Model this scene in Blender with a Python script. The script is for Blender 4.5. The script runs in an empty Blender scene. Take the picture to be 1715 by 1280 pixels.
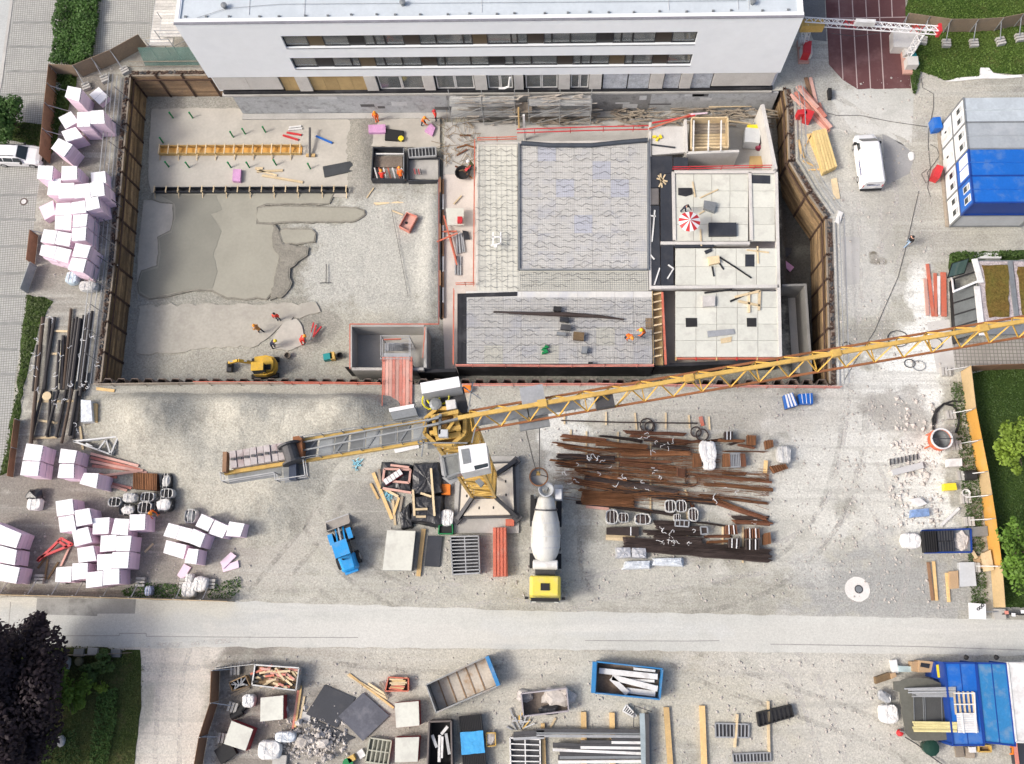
import bpy,bmesh,math,random
from mathutils import Vector,Matrix
from mathutils.geometry import tessellate_polygon
R=math.radians
rnd=random.Random(7)
SC=bpy.context.scene
COL=SC.collection
# --- camera
CAM_H,FOC=75.0,1500.0
CXP,CYP=857.5,640.0
NAD=(925.0,1032.0)
YAW=R(-1.1)
_d=Vector(((NAD[0]-CXP)/FOC,(NAD[1]-CYP)/FOC,1.0)).normalized()
_ex=Vector((1,0,0));_ex=(_ex-_d*_ex.dot(_d)).normalized()
_ey=-_d.cross(_ex).normalized()
if _ey.y>0:_ey=-_ey
_ex,_ey=_ex*math.cos(YAW)+_ey*math.sin(YAW),_ey*math.cos(YAW)-_ex*math.sin(YAW)
def W(u,v,z=0.0):
 """photo pixel on a level z -> place in metres"""
 r=Vector(((u-CXP)/FOC,(v-CYP)/FOC,1.0))
 p=r*((CAM_H-z)/r.dot(_d))
 return Vector((p.dot(_ex),p.dot(_ey),z))
cam_d=bpy.data.cameras.new('camera');cam=bpy.data.objects.new('camera',cam_d);COL.objects.link(cam)
m=Matrix(((_ex.x,-_ex.y,-_ex.z),(_ey.x,-_ey.y,-_ey.z),(-_d.x,_d.y,_d.z))).to_4x4()
m.translation=Vector((0,0,CAM_H))
cam.matrix_world=m
cam_d.sensor_width=36.0;cam_d.lens=FOC/1715*36;cam_d.clip_end=2000;cam_d.clip_start=1
SC.camera=cam
# --- light
SUN_EL,SUN_AZ=R(43),R(196)
wd=bpy.data.worlds.new('World');SC.world=wd;wd.use_nodes=True
nt=wd.node_tree;bg=nt.nodes['Background']
sky=nt.nodes.new('ShaderNodeTexSky');sky.sky_type='NISHITA';sky.sun_disc=False
sky.sun_elevation=SUN_EL;sky.sun_rotation=R(90)-SUN_AZ
sky.air_density=.7;sky.dust_density=5.0;sky.ozone_density=.5
nt.links.new(sky.outputs[0],bg.inputs[0]);bg.inputs[1].default_value=0.15
sd=bpy.data.lights.new('sun','SUN');sd.energy=1.3;sd.angle=R(11);sd.color=(1,.98,.93)
sun=bpy.data.objects.new('sun',sd);COL.objects.link(sun)
sdir=Vector((math.cos(SUN_EL)*math.cos(SUN_AZ),math.cos(SUN_EL)*math.sin(SUN_AZ),math.sin(SUN_EL)))
sun.rotation_euler=sdir.to_track_quat('Z','Y').to_euler();sun.location=sdir*200
SC.view_settings.view_transform='Standard';SC.view_settings.look='None'
SC.view_settings.gamma=1.0;SC.view_settings.use_curve_mapping=False
SC.view_settings.exposure=0.57
SC.render.engine='CYCLES'
SC.cycles.max_bounces=6;SC.cycles.diffuse_bounces=3;SC.cycles.glossy_bounces=3
SC.cycles.transmission_bounces=3;SC.cycles.caustics_reflective=False;SC.cycles.caustics_refractive=False
# --- materials
MATS={}
def lin(c):
 """sRGB 0..255 -> linear"""
 return tuple((x/255/12.92 if x/255<=.04045 else ((x/255+.055)/1.055)**2.4) for x in c)
def N(t,kind,**kw):
 n=t.nodes.new(kind)
 for k,v in kw.items():
  if k.startswith('i_'):
   key=k[2:];n.inputs[int(key) if key.isdigit() else key.replace('_',' ')].default_value=v
  else:setattr(n,k,v)
 return n
def mixc(t,fac,a,b,mode='MIX'):
 n=t.nodes.new('ShaderNodeMix');n.data_type='RGBA';n.blend_type=mode;n.clamp_factor=True
 for s,v in ((0,fac),(6,a),(7,b)):
  if isinstance(v,(int,float)):n.inputs[s].default_value=v
  elif isinstance(v,(tuple,list)):n.inputs[s].default_value=(*v[:3],1)
  else:t.links.new(v,n.inputs[s])
 return n.outputs[2]
def mth(t,op,a,b=None,c=None):
 n=t.nodes.new('ShaderNodeMath');n.operation=op
 for i,v in enumerate((a,b,c)):
  if v is None:continue
  if isinstance(v,(int,float)):n.inputs[i].default_value=v
  else:t.links.new(v,n.inputs[i])
 return n.outputs[0]
def ramp(t,fac,lo,hi):
 n=t.nodes.new('ShaderNodeMapRange');n.interpolation_type='SMOOTHSTEP'
 n.inputs[1].default_value=lo;n.inputs[2].default_value=hi
 t.links.new(fac,n.inputs[0]);return n.outputs[0]
def noise(t,vec,scale,detail=3,rough=.55,dist=0):
 n=N(t,'ShaderNodeTexNoise');n.inputs['Scale'].default_value=scale;n.inputs['Detail'].default_value=detail
 n.inputs['Roughness'].default_value=rough;n.inputs['Distortion'].default_value=dist
 if vec is not None:t.links.new(vec,n.inputs['Vector'])
 return n.outputs[0]
def newmat(name):
 mt=bpy.data.materials.new(name);mt.use_nodes=True
 t=mt.node_tree;return mt,t,t.nodes['Principled BSDF']
def mat(name,col,rough=.8,var=.18,scale=1.5,fine=14,fvar=.12,bump=.0,bscale=30,metal=0.,spec=.35,dirt=None,dscale=.8,damt=.5,rv=.0,stretch=None,trans=0.,alpha=1.):
 """weathered surface: base colour with broad and fine mottling, optional dirt patches and relief"""
 if name in MATS:return MATS[name]
 mt,t,b=newmat(name)
 tc=N(t,'ShaderNodeTexCoord');oi=N(t,'ShaderNodeObjectInfo')
 ad=N(t,'ShaderNodeVectorMath',operation='ADD');t.links.new(tc.outputs['Object'],ad.inputs[0])
 sc_=N(t,'ShaderNodeVectorMath',operation='SCALE');sc_.inputs[0].default_value=(37,61,23);t.links.new(oi.outputs['Random'],sc_.inputs['Scale'])
 t.links.new(sc_.outputs[0],ad.inputs[1]);v=ad.outputs[0]
 if stretch:
  mp=N(t,'ShaderNodeVectorMath',operation='MULTIPLY');mp.inputs[1].default_value=stretch;t.links.new(v,mp.inputs[0]);v=mp.outputs[0]
 n1=noise(t,v,scale,4);n2=noise(t,v,fine,2)
 f1=mth(t,'MULTIPLY_ADD',mth(t,'SUBTRACT',n1,.5),var*4,1.0)
 f2=mth(t,'MULTIPLY_ADD',mth(t,'SUBTRACT',n2,.5),fvar*4,1.0)
 f=mth(t,'MULTIPLY',f1,f2)
 if rv:f=mth(t,'MULTIPLY',f,mth(t,'MULTIPLY_ADD',mth(t,'SUBTRACT',oi.outputs['Random'],.5),rv*2,1.0))
 cc=N(t,'ShaderNodeCombineColor');[t.links.new(f,cc.inputs[i]) for i in range(3)]
 c=mixc(t,1.0,col,cc.outputs[0],'MULTIPLY')
 if dirt:
  n3=noise(t,v,dscale,5,.65)
  c=mixc(t,mth(t,'MULTIPLY',ramp(t,n3,.48,.68),damt),c,dirt)
 t.links.new(c,b.inputs['Base Color'])
 b.inputs['Roughness'].default_value=rough;b.inputs['Metallic'].default_value=metal
 b.inputs['Specular IOR Level'].default_value=spec
 if trans:b.inputs['Transmission Weight'].default_value=trans
 if alpha<1:b.inputs['Alpha'].default_value=alpha
 if bump:
  bn=N(t,'ShaderNodeBump');bn.inputs['Strength'].default_value=bump;bn.inputs['Distance'].default_value=.05
  t.links.new(noise(t,v,bscale,3),bn.inputs['Height']);t.links.new(bn.outputs[0],b.inputs['Normal'])
 MATS[name]=mt;return mt
# --- mesh helpers
class MB:
 def __init__(s):s.v=[];s.f=[]
 def add(s,vs,fs):
  o=len(s.v);s.v+=[tuple(x) for x in vs];s.f+=[tuple(i+o for i in f) for f in fs];return s
 def hexa(s,bot,top):
  n=len(bot)
  return s.add(list(bot)+list(top),[tuple(range(n))[::-1],tuple(range(n,2*n))]+[(i,(i+1)%n,n+(i+1)%n,n+i) for i in range(n)])
 def prism(s,pts,z0,z1):
  """outline (any winding) between two levels"""
  a=sum(pts[i][0]*pts[(i+1)%len(pts)][1]-pts[(i+1)%len(pts)][0]*pts[i][1] for i in range(len(pts)))
  if a<0:pts=pts[::-1]
  n=len(pts);lo=[(p[0],p[1],z0) for p in pts];hi=[(p[0],p[1],z1) for p in pts]
  if n<=4:return s.hexa(lo,hi)
  tri=tessellate_polygon([[Vector(p) for p in hi]])
  def up(tr):
   a,b,c=(Vector(hi[i]) for i in tr)
   return tr if (b-a).cross(c-a).z>0 else tr[::-1]
  tri=[up(tuple(x)) for x in tri]
  return s.add(lo+hi,[tuple(i+n for i in x) for x in tri]+[x[::-1] for x in tri]+[(i,(i+1)%n,n+(i+1)%n,n+i) for i in range(n)])
 def sheet(s,loops,z):
  """flat polygon with optional holes"""
  V=[Vector((p[0],p[1],z)) for l in loops for p in l]
  tri=tessellate_polygon([[Vector((p[0],p[1],0)) for p in l] for l in loops])
  fs=[]
  for tr in tri:
   a,b,c=(V[i] for i in tr)
   fs.append(tuple(tr) if (b-a).cross(c-a).z>0 else tuple(tr[::-1]))
  return s.add(V,fs)
 def box(s,c,sz,rz=0.,rot=None):
  x,y,z=(k/2 for k in sz);c=Vector(c)
  M_=rot if rot is not None else Matrix.Rotation(rz,3,'Z')
  P=[c+M_@Vector((a*x,b*y,e*z)) for e in (-1,1) for a,b in ((-1,-1),(1,-1),(1,1),(-1,1))]
  return s.hexa(P[:4],P[4:])
 def bar(s,a,b,w_,h=None):
  a,b=Vector(a),Vector(b);h=h or w_
  d=b-a;L=d.length
  if L<1e-6:return s
  d /= L;side=d.cross(Vector((0,0,1)))
  side=side.normalized() if side.length>1e-3 else Vector((1,0,0))
  up=side.cross(d);P=[]
  for p in (a,b):P.append([p+side*i*w_/2+up*j*h/2 for i,j in ((-1,-1),(1,-1),(1,1),(-1,1))])
  return s.hexa(P[1],P[0])
 def cyl(s,a,b,r0,r1=None,n=10,cap=True):
  a,b=Vector(a),Vector(b);r1=r0 if r1 is None else r1
  d=(b-a).normalized();x=d.orthogonal().normalized();y=d.cross(x)
  ra=[a+(x*math.cos(t)+y*math.sin(t))*r0 for t in [2*math.pi*i/n for i in range(n)]]
  rb=[b+(x*math.cos(t)+y*math.sin(t))*r1 for t in [2*math.pi*i/n for i in range(n)]]
  fs=[(i,(i+1)%n,n+(i+1)%n,n+i) for i in range(n)]
  if cap:fs+=[tuple(range(n))[::-1],tuple(range(n,2*n))]
  return s.add(ra+rb,fs)
 def tube(s,pts,r,n=6):
  pts=[Vector(p) for p in pts];rings=[]
  for i,p in enumerate(pts):
   d=(pts[min(i+1,len(pts)-1)]-pts[max(i-1,0)]).normalized()
   x=d.cross(Vector((0,0,1)));x=x.normalized() if x.length>1e-3 else Vector((1,0,0));y=x.cross(d)
   rr=r[i] if isinstance(r,(list,tuple)) else r
   rings.append([p+(x*math.cos(t)+y*math.sin(t))*rr for t in [2*math.pi*k/n for k in range(n)]])
  return s.rings(rings)
 def rings(s,rings,cap=True):
  n=len(rings[0]);V=[p for r_ in rings for p in r_];fs=[]
  for i in range(len(rings)-1):
   for k in range(n):fs.append((i*n+k,(i+1)*n+k,(i+1)*n+(k+1)%n,i*n+(k+1)%n))
  if cap:fs+=[tuple(range(n)),tuple(range((len(rings)-1)*n,len(rings)*n))[::-1]]
  return s.add(V,fs)
 def lathe(s,c,prof,axis=(0,0,1),n=16,cap=True):
  c=Vector(c);d=Vector(axis).normalized();x=d.orthogonal().normalized();y=d.cross(x)
  return s.rings([[c+d*h+(x*math.cos(t)+y*math.sin(t))*r_ for t in [2*math.pi*k/n for k in range(n)]] for r_,h in prof],cap)
 def blob(s,c,r,seed=0,n=8,m_=5,amp=.25):
  rr=random.Random(seed);c=Vector(c);rings=[]
  for j in range(1,m_):
   th=math.pi*j/m_
   rings.append([c+Vector((r[0]*math.sin(th)*math.cos(2*math.pi*i/n),r[1]*math.sin(th)*math.sin(2*math.pi*i/n),-r[2]*math.cos(th)))*1.0+Vector(((rr.random()-.5)*r[0],(rr.random()-.5)*r[1],(rr.random()-.5)*r[2]))*amp for i in range(n)])
  return s.rings([q[::-1] for q in rings])
def rootloc(o):
 v=Vector((0,0,0))
 while o is not None:v+=o.location;o=o.parent
 return v
def mesh(name,mb,mt,off=(0,0,0),smooth=False):
 me=bpy.data.meshes.new(name);off=Vector(off)
 me.from_pydata([tuple(Vector(p)-off) for p in mb.v],[],mb.f)
 me.validate(verbose=False)
 if mt is not None:me.materials.append(mt)
 if smooth:me.polygons.foreach_set('use_smooth',[True]*len(me.polygons))
 me.update();return me
def part(parent,name,mb,mt,label=None,smooth=False):
 o=bpy.data.objects.new(name,mesh(name,mb,mt,rootloc(parent),smooth));COL.objects.link(o);o.parent=parent
 if label:o['label']=label
 return o
def tag(o,label,cat,group=None):
 o['label']=label;o['category']=cat
 if group:o['group']=group
 return o
def T(name,label,cat,loc,group=None):
 o=bpy.data.objects.new(name,None);COL.objects.link(o);o.location=loc;o.empty_display_size=.3
 return tag(o,label,cat,group)
def one(name,label,cat,mb,mt,group=None,smooth=False):
 xs=[p[0] for p in mb.v];ys=[p[1] for p in mb.v];z=min(p[2] for p in mb.v)
 loc=Vector(((min(xs)+max(xs))/2,(min(ys)+max(ys))/2,z))
 o=bpy.data.objects.new(name,mesh(name,mb,mt,loc,smooth));COL.objects.link(o);o.location=loc
 return tag(o,label,cat,group)
def struct(name,mb,mt,kind='structure',smooth=False,label=None,cat=None):
 o=bpy.data.objects.new(name,mesh(name,mb,mt,(0,0,0),smooth));COL.objects.link(o);o['kind']=kind
 if label:o['label']=label
 if cat:o['category']=cat
 return o
def share(parent,name,src,loc=None,rz=None):
 """another copy of a part, sharing its mesh"""
 o=src.copy();o.name=name;COL.objects.link(o);o.parent=parent
 if loc is not None:o.location=loc
 if rz is not None:o.rotation_euler=(0,0,rz)
 return o
def tree_copy(root,loc,rz,label=None,group=None):
 r_=root.copy();COL.objects.link(r_);r_.location=loc;r_.rotation_euler=(0,0,rz)
 if label:r_['label']=label
 if group:r_['group']=group
 for ch in root.children:
  c=ch.copy();COL.objects.link(c);c.parent=r_
  for g in ch.children:
   d=g.copy();COL.objects.link(d);d.parent=c
 return r_
KZ=430/1668
def zone(ox,oy,k=KZ):return lambda x,y:(ox+x*k,oy+y*k)
a0,a1,a2,a3=(zone(o,0) for o in (0,430,860,1285))
b0,b1,b2,b3=(zone(o,320) for o in (0,430,860,1285))
c0,c1,c2,c3=(zone(o,640) for o in (0,430,860,1285))
d0,d1,d2,d3=(zone(o,950) for o in (0,430,860,1285))
def Q(zf,pts,z=0.):return [W(*zf(*p),z) for p in pts]
def PX(pts,z=0.):return [W(*p,z) for p in pts]
def slab(name,label,cat,pts,z1,z0,mt,group=None):return one(name,label,cat,MB().prism(pts,z0,z1),mt,group)
def plank(name,label,cat,p,q,w_,h,z,mt,group=None):
 """bar lying with its underside at z; p, q photo pixels of its ends"""
 a=W(*p,z+h/2);b=W(*q,z+h/2)
 return one(name,label,cat,MB().bar(a,b,w_,h),mt,group)
ORD=['first','second','third','fourth','fifth','sixth','seventh','eighth','ninth','tenth','eleventh','twelfth','thirteenth','fourteenth','fifteenth','sixteenth','seventeenth','eighteenth','nineteenth','twentieth']
# --- palette
CONC=mat('concrete',(.44,.43,.40),.9,.12,.5,9,.08,.3,25,dirt=(.3,.285,.26),dscale=.35,damt=.5)
CONC_L=mat('pale_concrete',(.56,.545,.51),.9,.1,.6,10,.07,.2,25,dirt=(.4,.38,.35),dscale=.5,damt=.4)
CONC_PK=mat('pinkish_concrete',(.55,.50,.455),.9,.1,.6,10,.06,.2,25,dirt=(.42,.37,.33),dscale=.4,damt=.5)
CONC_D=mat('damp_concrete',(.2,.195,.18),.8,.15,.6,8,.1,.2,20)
BLIND2=mat('thin_blinding',(.41,.39,.335),.9,.12,.35,4,.1,.3,14,dirt=(.33,.31,.27),dscale=.4,damt=.7)
BLIND=mat('blinding_concrete',(.47,.445,.39),.9,.09,.35,4,.06,.15,20,dirt=(.36,.34,.3),dscale=.3,damt=.6)
WET=mat('wet_concrete',(.235,.23,.188),.5,.1,.3,4,.04,.15,8,spec=.4)
WET2=mat('setting_concrete',(.315,.305,.25),.7,.1,.3,4,.05,.15,12)
WETR=mat('raked_wet_concrete',(.23,.217,.18),.65,.2,1.2,5,.2,.8,6)
PINK=mat('pink_foam',(.82,.64,.745),.75,.05,.5,1.2,.05,rv=.1,stretch=(.4,.4,16),dirt=(.6,.5,.55),dscale=.4,damt=.35)
PINKW=mat('white_foam_top',(.86,.85,.86),.7,.03,.8,5,.03,rv=.03)
WOOD=mat('new_timber',(.62,.43,.2),.75,.15,1.2,8,.12,stretch=(1,1,1),rv=.18)
WOOD_P=mat('pale_timber',(.6,.48,.3),.75,.12,1.5,8,.1,rv=.18)
WOOD_G=mat('grey_timber',(.27,.23,.18),.85,.2,1.5,8,.15,rv=.25)
WOOD_B=mat('brown_timber',(.25,.17,.09),.8,.25,.9,7,.2,dirt=(.11,.08,.055),dscale=.8,damt=.7,rv=.5)
PLY_B=mat('brown_plywood',(.26,.15,.085),.7,.15,.7,6,.1,dirt=(.16,.1,.06),damt=.5,rv=.15)
PLY_G=mat('weathered_plywood',(.30,.225,.155),.8,.15,.7,6,.1,dirt=(.22,.18,.14),damt=.6,rv=.12)
PLY_O=mat('orange_plywood',(.62,.33,.075),.6,.1,.6,6,.07,dirt=(.55,.36,.15),damt=.5,rv=.1)
PLY_T=mat('tan_plywood',(.5,.37,.2),.7,.1,.6,6,.08,rv=.1)
PLANK_R=mat('pink_red_boards',(.55,.21,.16),.7,.15,1.0,7,.1,dirt=(.55,.38,.32),dscale=.8,damt=.6,rv=.2)
PLANK_PK=mat('faded_pink_boards',(.56,.33,.27),.7,.12,1.0,7,.08,rv=.15)
RED=mat('red_paint',(.52,.03,.035),.45,.1,1,8,.08,spec=.5)
REDO=mat('orange_red_paint',(.52,.14,.085),.5,.15,1,8,.1,dirt=(.4,.3,.25),damt=.3)
ORANGE=mat('orange_plastic',(.75,.2,.02),.5,.08,2)
YEL=mat('crane_yellow',(.58,.38,.1),.5,.12,.8,6,.1,spec=.4,dirt=(.35,.2,.06),dscale=.9,damt=.5)
YELB=mat('bright_yellow',(.8,.62,.03),.4,.06,1,spec=.5)
RUSTC=mat('rusty_chord',(.27,.11,.045),.7,.25,.9,7,.15)
GALV=mat('galvanised_steel',(.42,.43,.43),.45,.12,1.5,9,.1,metal=.5,rv=.15)
STEEL_D=mat('dark_steel',(.075,.075,.078),.55,.2,1.2,8,.15,metal=.3)
GREY_M=mat('grey_metal',(.23,.245,.25),.5,.12,1,7,.1,metal=.3)
LGREY=mat('light_grey_metal',(.5,.52,.53),.45,.08,1,6,.06)
WHITE=mat('white_paint',(.8,.8,.79),.35,.03,.7,5,.02,spec=.5)
WHITED=mat('dirty_white',(.68,.68,.66),.6,.08,.8,7,.06,dirt=(.42,.4,.38),dscale=1.1,damt=.5)
BLACK=mat('black_rubber',(.02,.02,.021),.75,.15,2)
BLACKP=mat('black_film',(.022,.023,.026),.35,.25,2.5,9,.2,.8,5,spec=.6)
BITUM=mat('bitumen_sheet',(.02,.021,.025),.7,.2,.5,6,.1,dirt=(.07,.07,.075),dscale=.5,damt=.6)
PLYDARK=mat('dark_film_plywood',(.032,.036,.045),.5,.2,.6,7,.12,dirt=(.06,.06,.065),dscale=.7,damt=.5,spec=.35)
GLASS=mat('dark_glass',(.03,.038,.042),.12,.2,.5,spec=.6)
GLASSG=mat('green_glass',(.06,.1,.09),.1,.1,.5,spec=.6)
RUST=mat('rusty_rebar',(.155,.068,.038),.85,.25,1.1,16,.3,.5,30,rv=.35)
RUSTO=mat('orange_rust',(.21,.095,.042),.85,.25,1.1,16,.25,.5,30,rv=.3)
RUSTD=mat('dark_rebar',(.052,.038,.034),.8,.25,1.1,16,.25,.5,30,rv=.3)
BLUE=mat('blue_paint',(.01,.12,.47),.5,.08,.6,6,.06,spec=.4,dirt=(.13,.23,.42),dscale=.7,damt=.45)
BLUEL=mat('light_blue_paint',(.03,.19,.42),.5,.12,.7,6,.08,spec=.4,dirt=(.22,.29,.36),dscale=.9,damt=.5)
BLUED=mat('dark_blue_paint',(.012,.05,.25),.45,.08,.6)
BLUEC=mat('loader_blue',(.01,.27,.62),.4,.08,1,spec=.5,dirt=(.25,.33,.38),dscale=1.2,damt=.25)
CREAM=mat('formwork_face',(.58,.585,.515),.55,.05,.5,5,.05,dirt=(.43,.42,.375),dscale=.9,damt=.5,rv=.05)
GREENP=mat('green_plastic',(.01,.2,.06),.5,.1,1)
TEAL=mat('teal_plastic',(.02,.25,.25),.5,.1,1)
CARDB=mat('cardboard',(.42,.29,.17),.85,.1,1,rv=.1)
FILM=mat('clear_wrap',(.58,.62,.65),.3,.2,3,8,.15,.6,6,spec=.6)
BAGW=mat('white_woven_bag',(.74,.73,.7),.75,.1,2.5,9,.08,.6,7)
BAGG=mat('grey_woven_bag',(.5,.5,.48),.75,.15,2.5,9,.1,.6,7)
HIVIS=mat('hivis_orange',(.85,.16,.02),.7,.08,3)
HIVISR=mat('hivis_red',(.75,.05,.03),.7,.08,3)
NAVY=mat('navy_cloth',(.025,.03,.05),.85,.1,3)
BLUEJ=mat('light_jeans',(.3,.42,.55),.85,.1,3)
SKIN=mat('skin',(.5,.28,.2),.6,.05,3)
SOIL=mat('brown_soil',(.2,.165,.135),.95,.25,.7,6,.2,.8,14)
STONEM=mat('pale_rubble',(.46,.43,.395),.9,.18,1.5,8,.15,.5,10,rv=.2)
BRICKR=mat('red_blocks',(.55,.17,.1),.8,.12,2)
CURTAIN=mat('ochre_blind',(.46,.38,.14),.8,.15,.6,5,.1)
FASC=mat('white_render',(.80,.835,.855),.75,.03,.12,1.5,.02,dirt=(.74,.775,.8),dscale=.25,damt=.5)
ROOFM=mat('grey_roof_membrane',(.5,.55,.58),.7,.06,.25,4,.04,dirt=(.43,.48,.51),dscale=.3,damt=.5)
SPAND_B=mat('dark_spandrel',(.028,.02,.014),.4,.1,.6,spec=.4)
SPAND_O=mat('olive_spandrel',(.085,.06,.03),.45,.1,.6)
FRAMED=mat('black_window_frame',(.012,.012,.014),.4,.1,1)
OSB=mat('osb_board',(.42,.3,.14),.8,.1,2,20,.15,rv=.12)
def ground_mat(name,base,hi,lo,blobs=(),stone=(11,.13),tracks=None,bump=.4,grain=1.0):
 """trodden gravel: broad dusty and damp patches, stone grain, wheel tracks"""
 mt,t,b=newmat(name)
 tc=N(t,'ShaderNodeTexCoord');v=tc.outputs['Object']
 big=noise(t,v,.07,7,.66,.8);mid=noise(t,v,.5,7,.68,.4);fin=noise(t,v,6.5,4,.7)
 c=mixc(t,ramp(t,big,.4,.64),base,hi)
 c=mixc(t,mth(t,'MULTIPLY',ramp(t,mid,.46,.68),.55),c,lo)
 if blobs:
  wob=noise(t,v,.35,5,.65)
  wv=N(t,'ShaderNodeVectorMath',operation='MULTIPLY_ADD');wv.inputs[1].default_value=(0,0,0)
  for (u,vv,rx,ry,col,amt,*rest) in blobs:
   p=W(u,vv,rest[0] if rest else 0)
   sh=N(t,'ShaderNodeVectorMath',operation='SUBTRACT');sh.inputs[1].default_value=(p.x,p.y,p.z);t.links.new(v,sh.inputs[0])
   ml=N(t,'ShaderNodeVectorMath',operation='MULTIPLY');ml.inputs[1].default_value=(1/rx,1/ry,0);t.links.new(sh.outputs[0],ml.inputs[0])
   ln=N(t,'ShaderNodeVectorMath',operation='LENGTH');t.links.new(ml.outputs[0],ln.inputs[0])
   dd=mth(t,'ADD',ln.outputs['Value'],mth(t,'MULTIPLY',mth(t,'SUBTRACT',wob,.5),2.4))
   f=mth(t,'SUBTRACT',1.0,ramp(t,dd,.7,1.15))
   c=mixc(t,mth(t,'MULTIPLY',f,amt),c,col)
 for ang,col,amt,sc_ in (tracks or ()):
  mp=N(t,'ShaderNodeMapping');mp.inputs['Rotation'].default_value=(0,0,ang);mp.inputs['Scale'].default_value=(.045,1.1*sc_,1)
  t.links.new(v,mp.inputs[0]);tn=noise(t,mp.outputs[0],1.0,4,.6,.4)
  c=mixc(t,mth(t,'MULTIPLY',ramp(t,tn,.52,.66),amt),c,col)
 vo=N(t,'ShaderNodeTexVoronoi');vo.inputs['Scale'].default_value=stone[0];t.links.new(v,vo.inputs['Vector'])
 sp=mth(t,'MULTIPLY_ADD',mth(t,'SUBTRACT',fin,.5),grain,1.0)
 vs=N(t,'ShaderNodeSeparateColor');t.links.new(vo.outputs['Color'],vs.inputs[0])
 sp2=mth(t,'MULTIPLY_ADD',mth(t,'SUBTRACT',vs.outputs[0],.5),stone[1]*2,1.0)
 f=mth(t,'MULTIPLY',mth(t,'MULTIPLY',sp,sp2),1.03);cc=N(t,'ShaderNodeCombineColor');[t.links.new(mth(t,'MULTIPLY',f,k_),cc.inputs[i]) for i,k_ in enumerate((.975,1.0,.98))]
 c=mixc(t,1.0,c,cc.outputs[0],'MULTIPLY')
 t.links.new(c,b.inputs['Base Color']);b.inputs['Roughness'].default_value=.95;b.inputs['Specular IOR Level'].default_value=.15
 if bump:
  bn=N(t,'ShaderNodeBump');bn.inputs['Strength'].default_value=bump;bn.inputs['Distance'].default_value=.12
  t.links.new(mth(t,'ADD',fin,mth(t,'MULTIPLY',vs.outputs[1],.35)),bn.inputs['Height']);t.links.new(bn.outputs[0],b.inputs['Normal'])
 return mt
from mathutils import noise as mn
# --- ground
DUST=(.62,.6,.56);GRV=(.36,.345,.32);BRN=(.225,.2,.18);PALE=(.5,.465,.41);CHALK=(.74,.73,.70);DMP=(.24,.225,.2)
GROUND=ground_mat('yard_gravel',(.355,.338,.296),(.455,.434,.382),(.25,.237,.208),blobs=[
(130,210,5,9,BRN,.9),(110,420,4,8,BRN,.85),(120,580,5,8,(.3,.28,.25),.8),(60,850,7,9,BRN,.9),(160,950,11,6,BRN,.95),(320,930,6,5,(.27,.245,.22),.9),
(290,90,4,3,BRN,.7),(430,900,6,5,(.42,.39,.35),.7),(470,1150,9,6,BRN,.85),(430,1240,6,6,BRN,.9),(640,1240,8,4,(.3,.27,.24),.7),
(300,1190,3.2,9,(.6,.55,.5),.9),(270,1100,5,3,(.58,.53,.48),.8),(1455,680,4,5,CHALK,.8),(1552,510,1.6,5,CHALK,1),(1535,590,2.4,3,CHALK,1),(1535,650,3,3,CHALK,.95),(1445,470,3.2,3,(.5,.485,.455),.8),(1425,400,2.4,9,(.47,.455,.43),.8),(1400,730,5,4,(.56,.545,.51),.7),(1340,690,6,2,(.48,.455,.4),.6),
(1548,810,2.4,6,CHALK,.9),(1530,790,3,3,CHALK,.6),(585,900,2.4,4,(.42,.4,.365),.8),(625,870,1.6,4,(.27,.26,.24),.8),(1120,1110,6,1.2,(.3,.27,.2),.7),(1170,1160,3,2,(.33,.3,.23),.6),(1420,760,7,7,DUST,.6),(1500,690,3,2.2,BRN,.6),(1460,560,3,1.6,DMP,.5),(1510,860,5,5,DUST,.4),(1500,990,9,4,(.33,.325,.315),.9),
(1440,300,4,10,(.44,.425,.4),.6),(1545,330,4,8,(.36,.34,.31),.7),(1460,180,5,4,(.53,.51,.48),.7),(1560,160,6,3,PALE,.6),(1360,130,2.5,4,(.34,.33,.31),.8),
(1000,960,10,3,(.47,.45,.41),.6),(900,780,3,5,(.3,.285,.265),.7),(680,900,6,6,(.34,.325,.3),.5),(1150,700,12,2,PALE,.5),(1300,850,6,6,DUST,.4),
(1000,1150,18,5,PALE,.5),(1400,1180,14,6,(.52,.49,.45),.6),(1180,1190,8,3,(.44,.41,.34),.6),(950,730,2.6,3,CHALK,.6),(600,850,3,3,DMP,.4),(700,1110,12,3,PALE,.6),(1470,437,.9,.4,(.12,.1,.07),.9),(1463,430,.5,.5,(.12,.1,.07),.9)],
tracks=[(R(12),(.5,.48,.44),.45,1),(R(84),(.31,.295,.27),.35,1.2),(R(60),(.48,.46,.42),.3,.8)])
XF0,YF0=W(350,129,2.85).x,W(350,129,2.85).y
XF1,YF1=W(1308,123,2.85).x,W(1308,123,2.85).y
YF=(YF0+YF1)/2
PITZ=-3.5
PL=PX([(219,130),(205,290),(192,444),(181,540),(169,643)])
PR=PX([(1389,645),(1387,552),(1384,428),(1382,366),(1353,325),(1321,271),(1318,180),(1313,150)])
YTW=W(219,128).y
hole=[tuple(p.xy) for p in PL]+[tuple(p.xy) for p in PR]+[(PR[-1].x,YF),(XF0+1.2,YF),(XF0+1.2,YTW),(PL[0].x,YTW)]
G=MB().sheet([[(-420,-380),(420,-380),(420,460),(-420,460)],hole],0.)
ground=struct('ground',G,GROUND)
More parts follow.
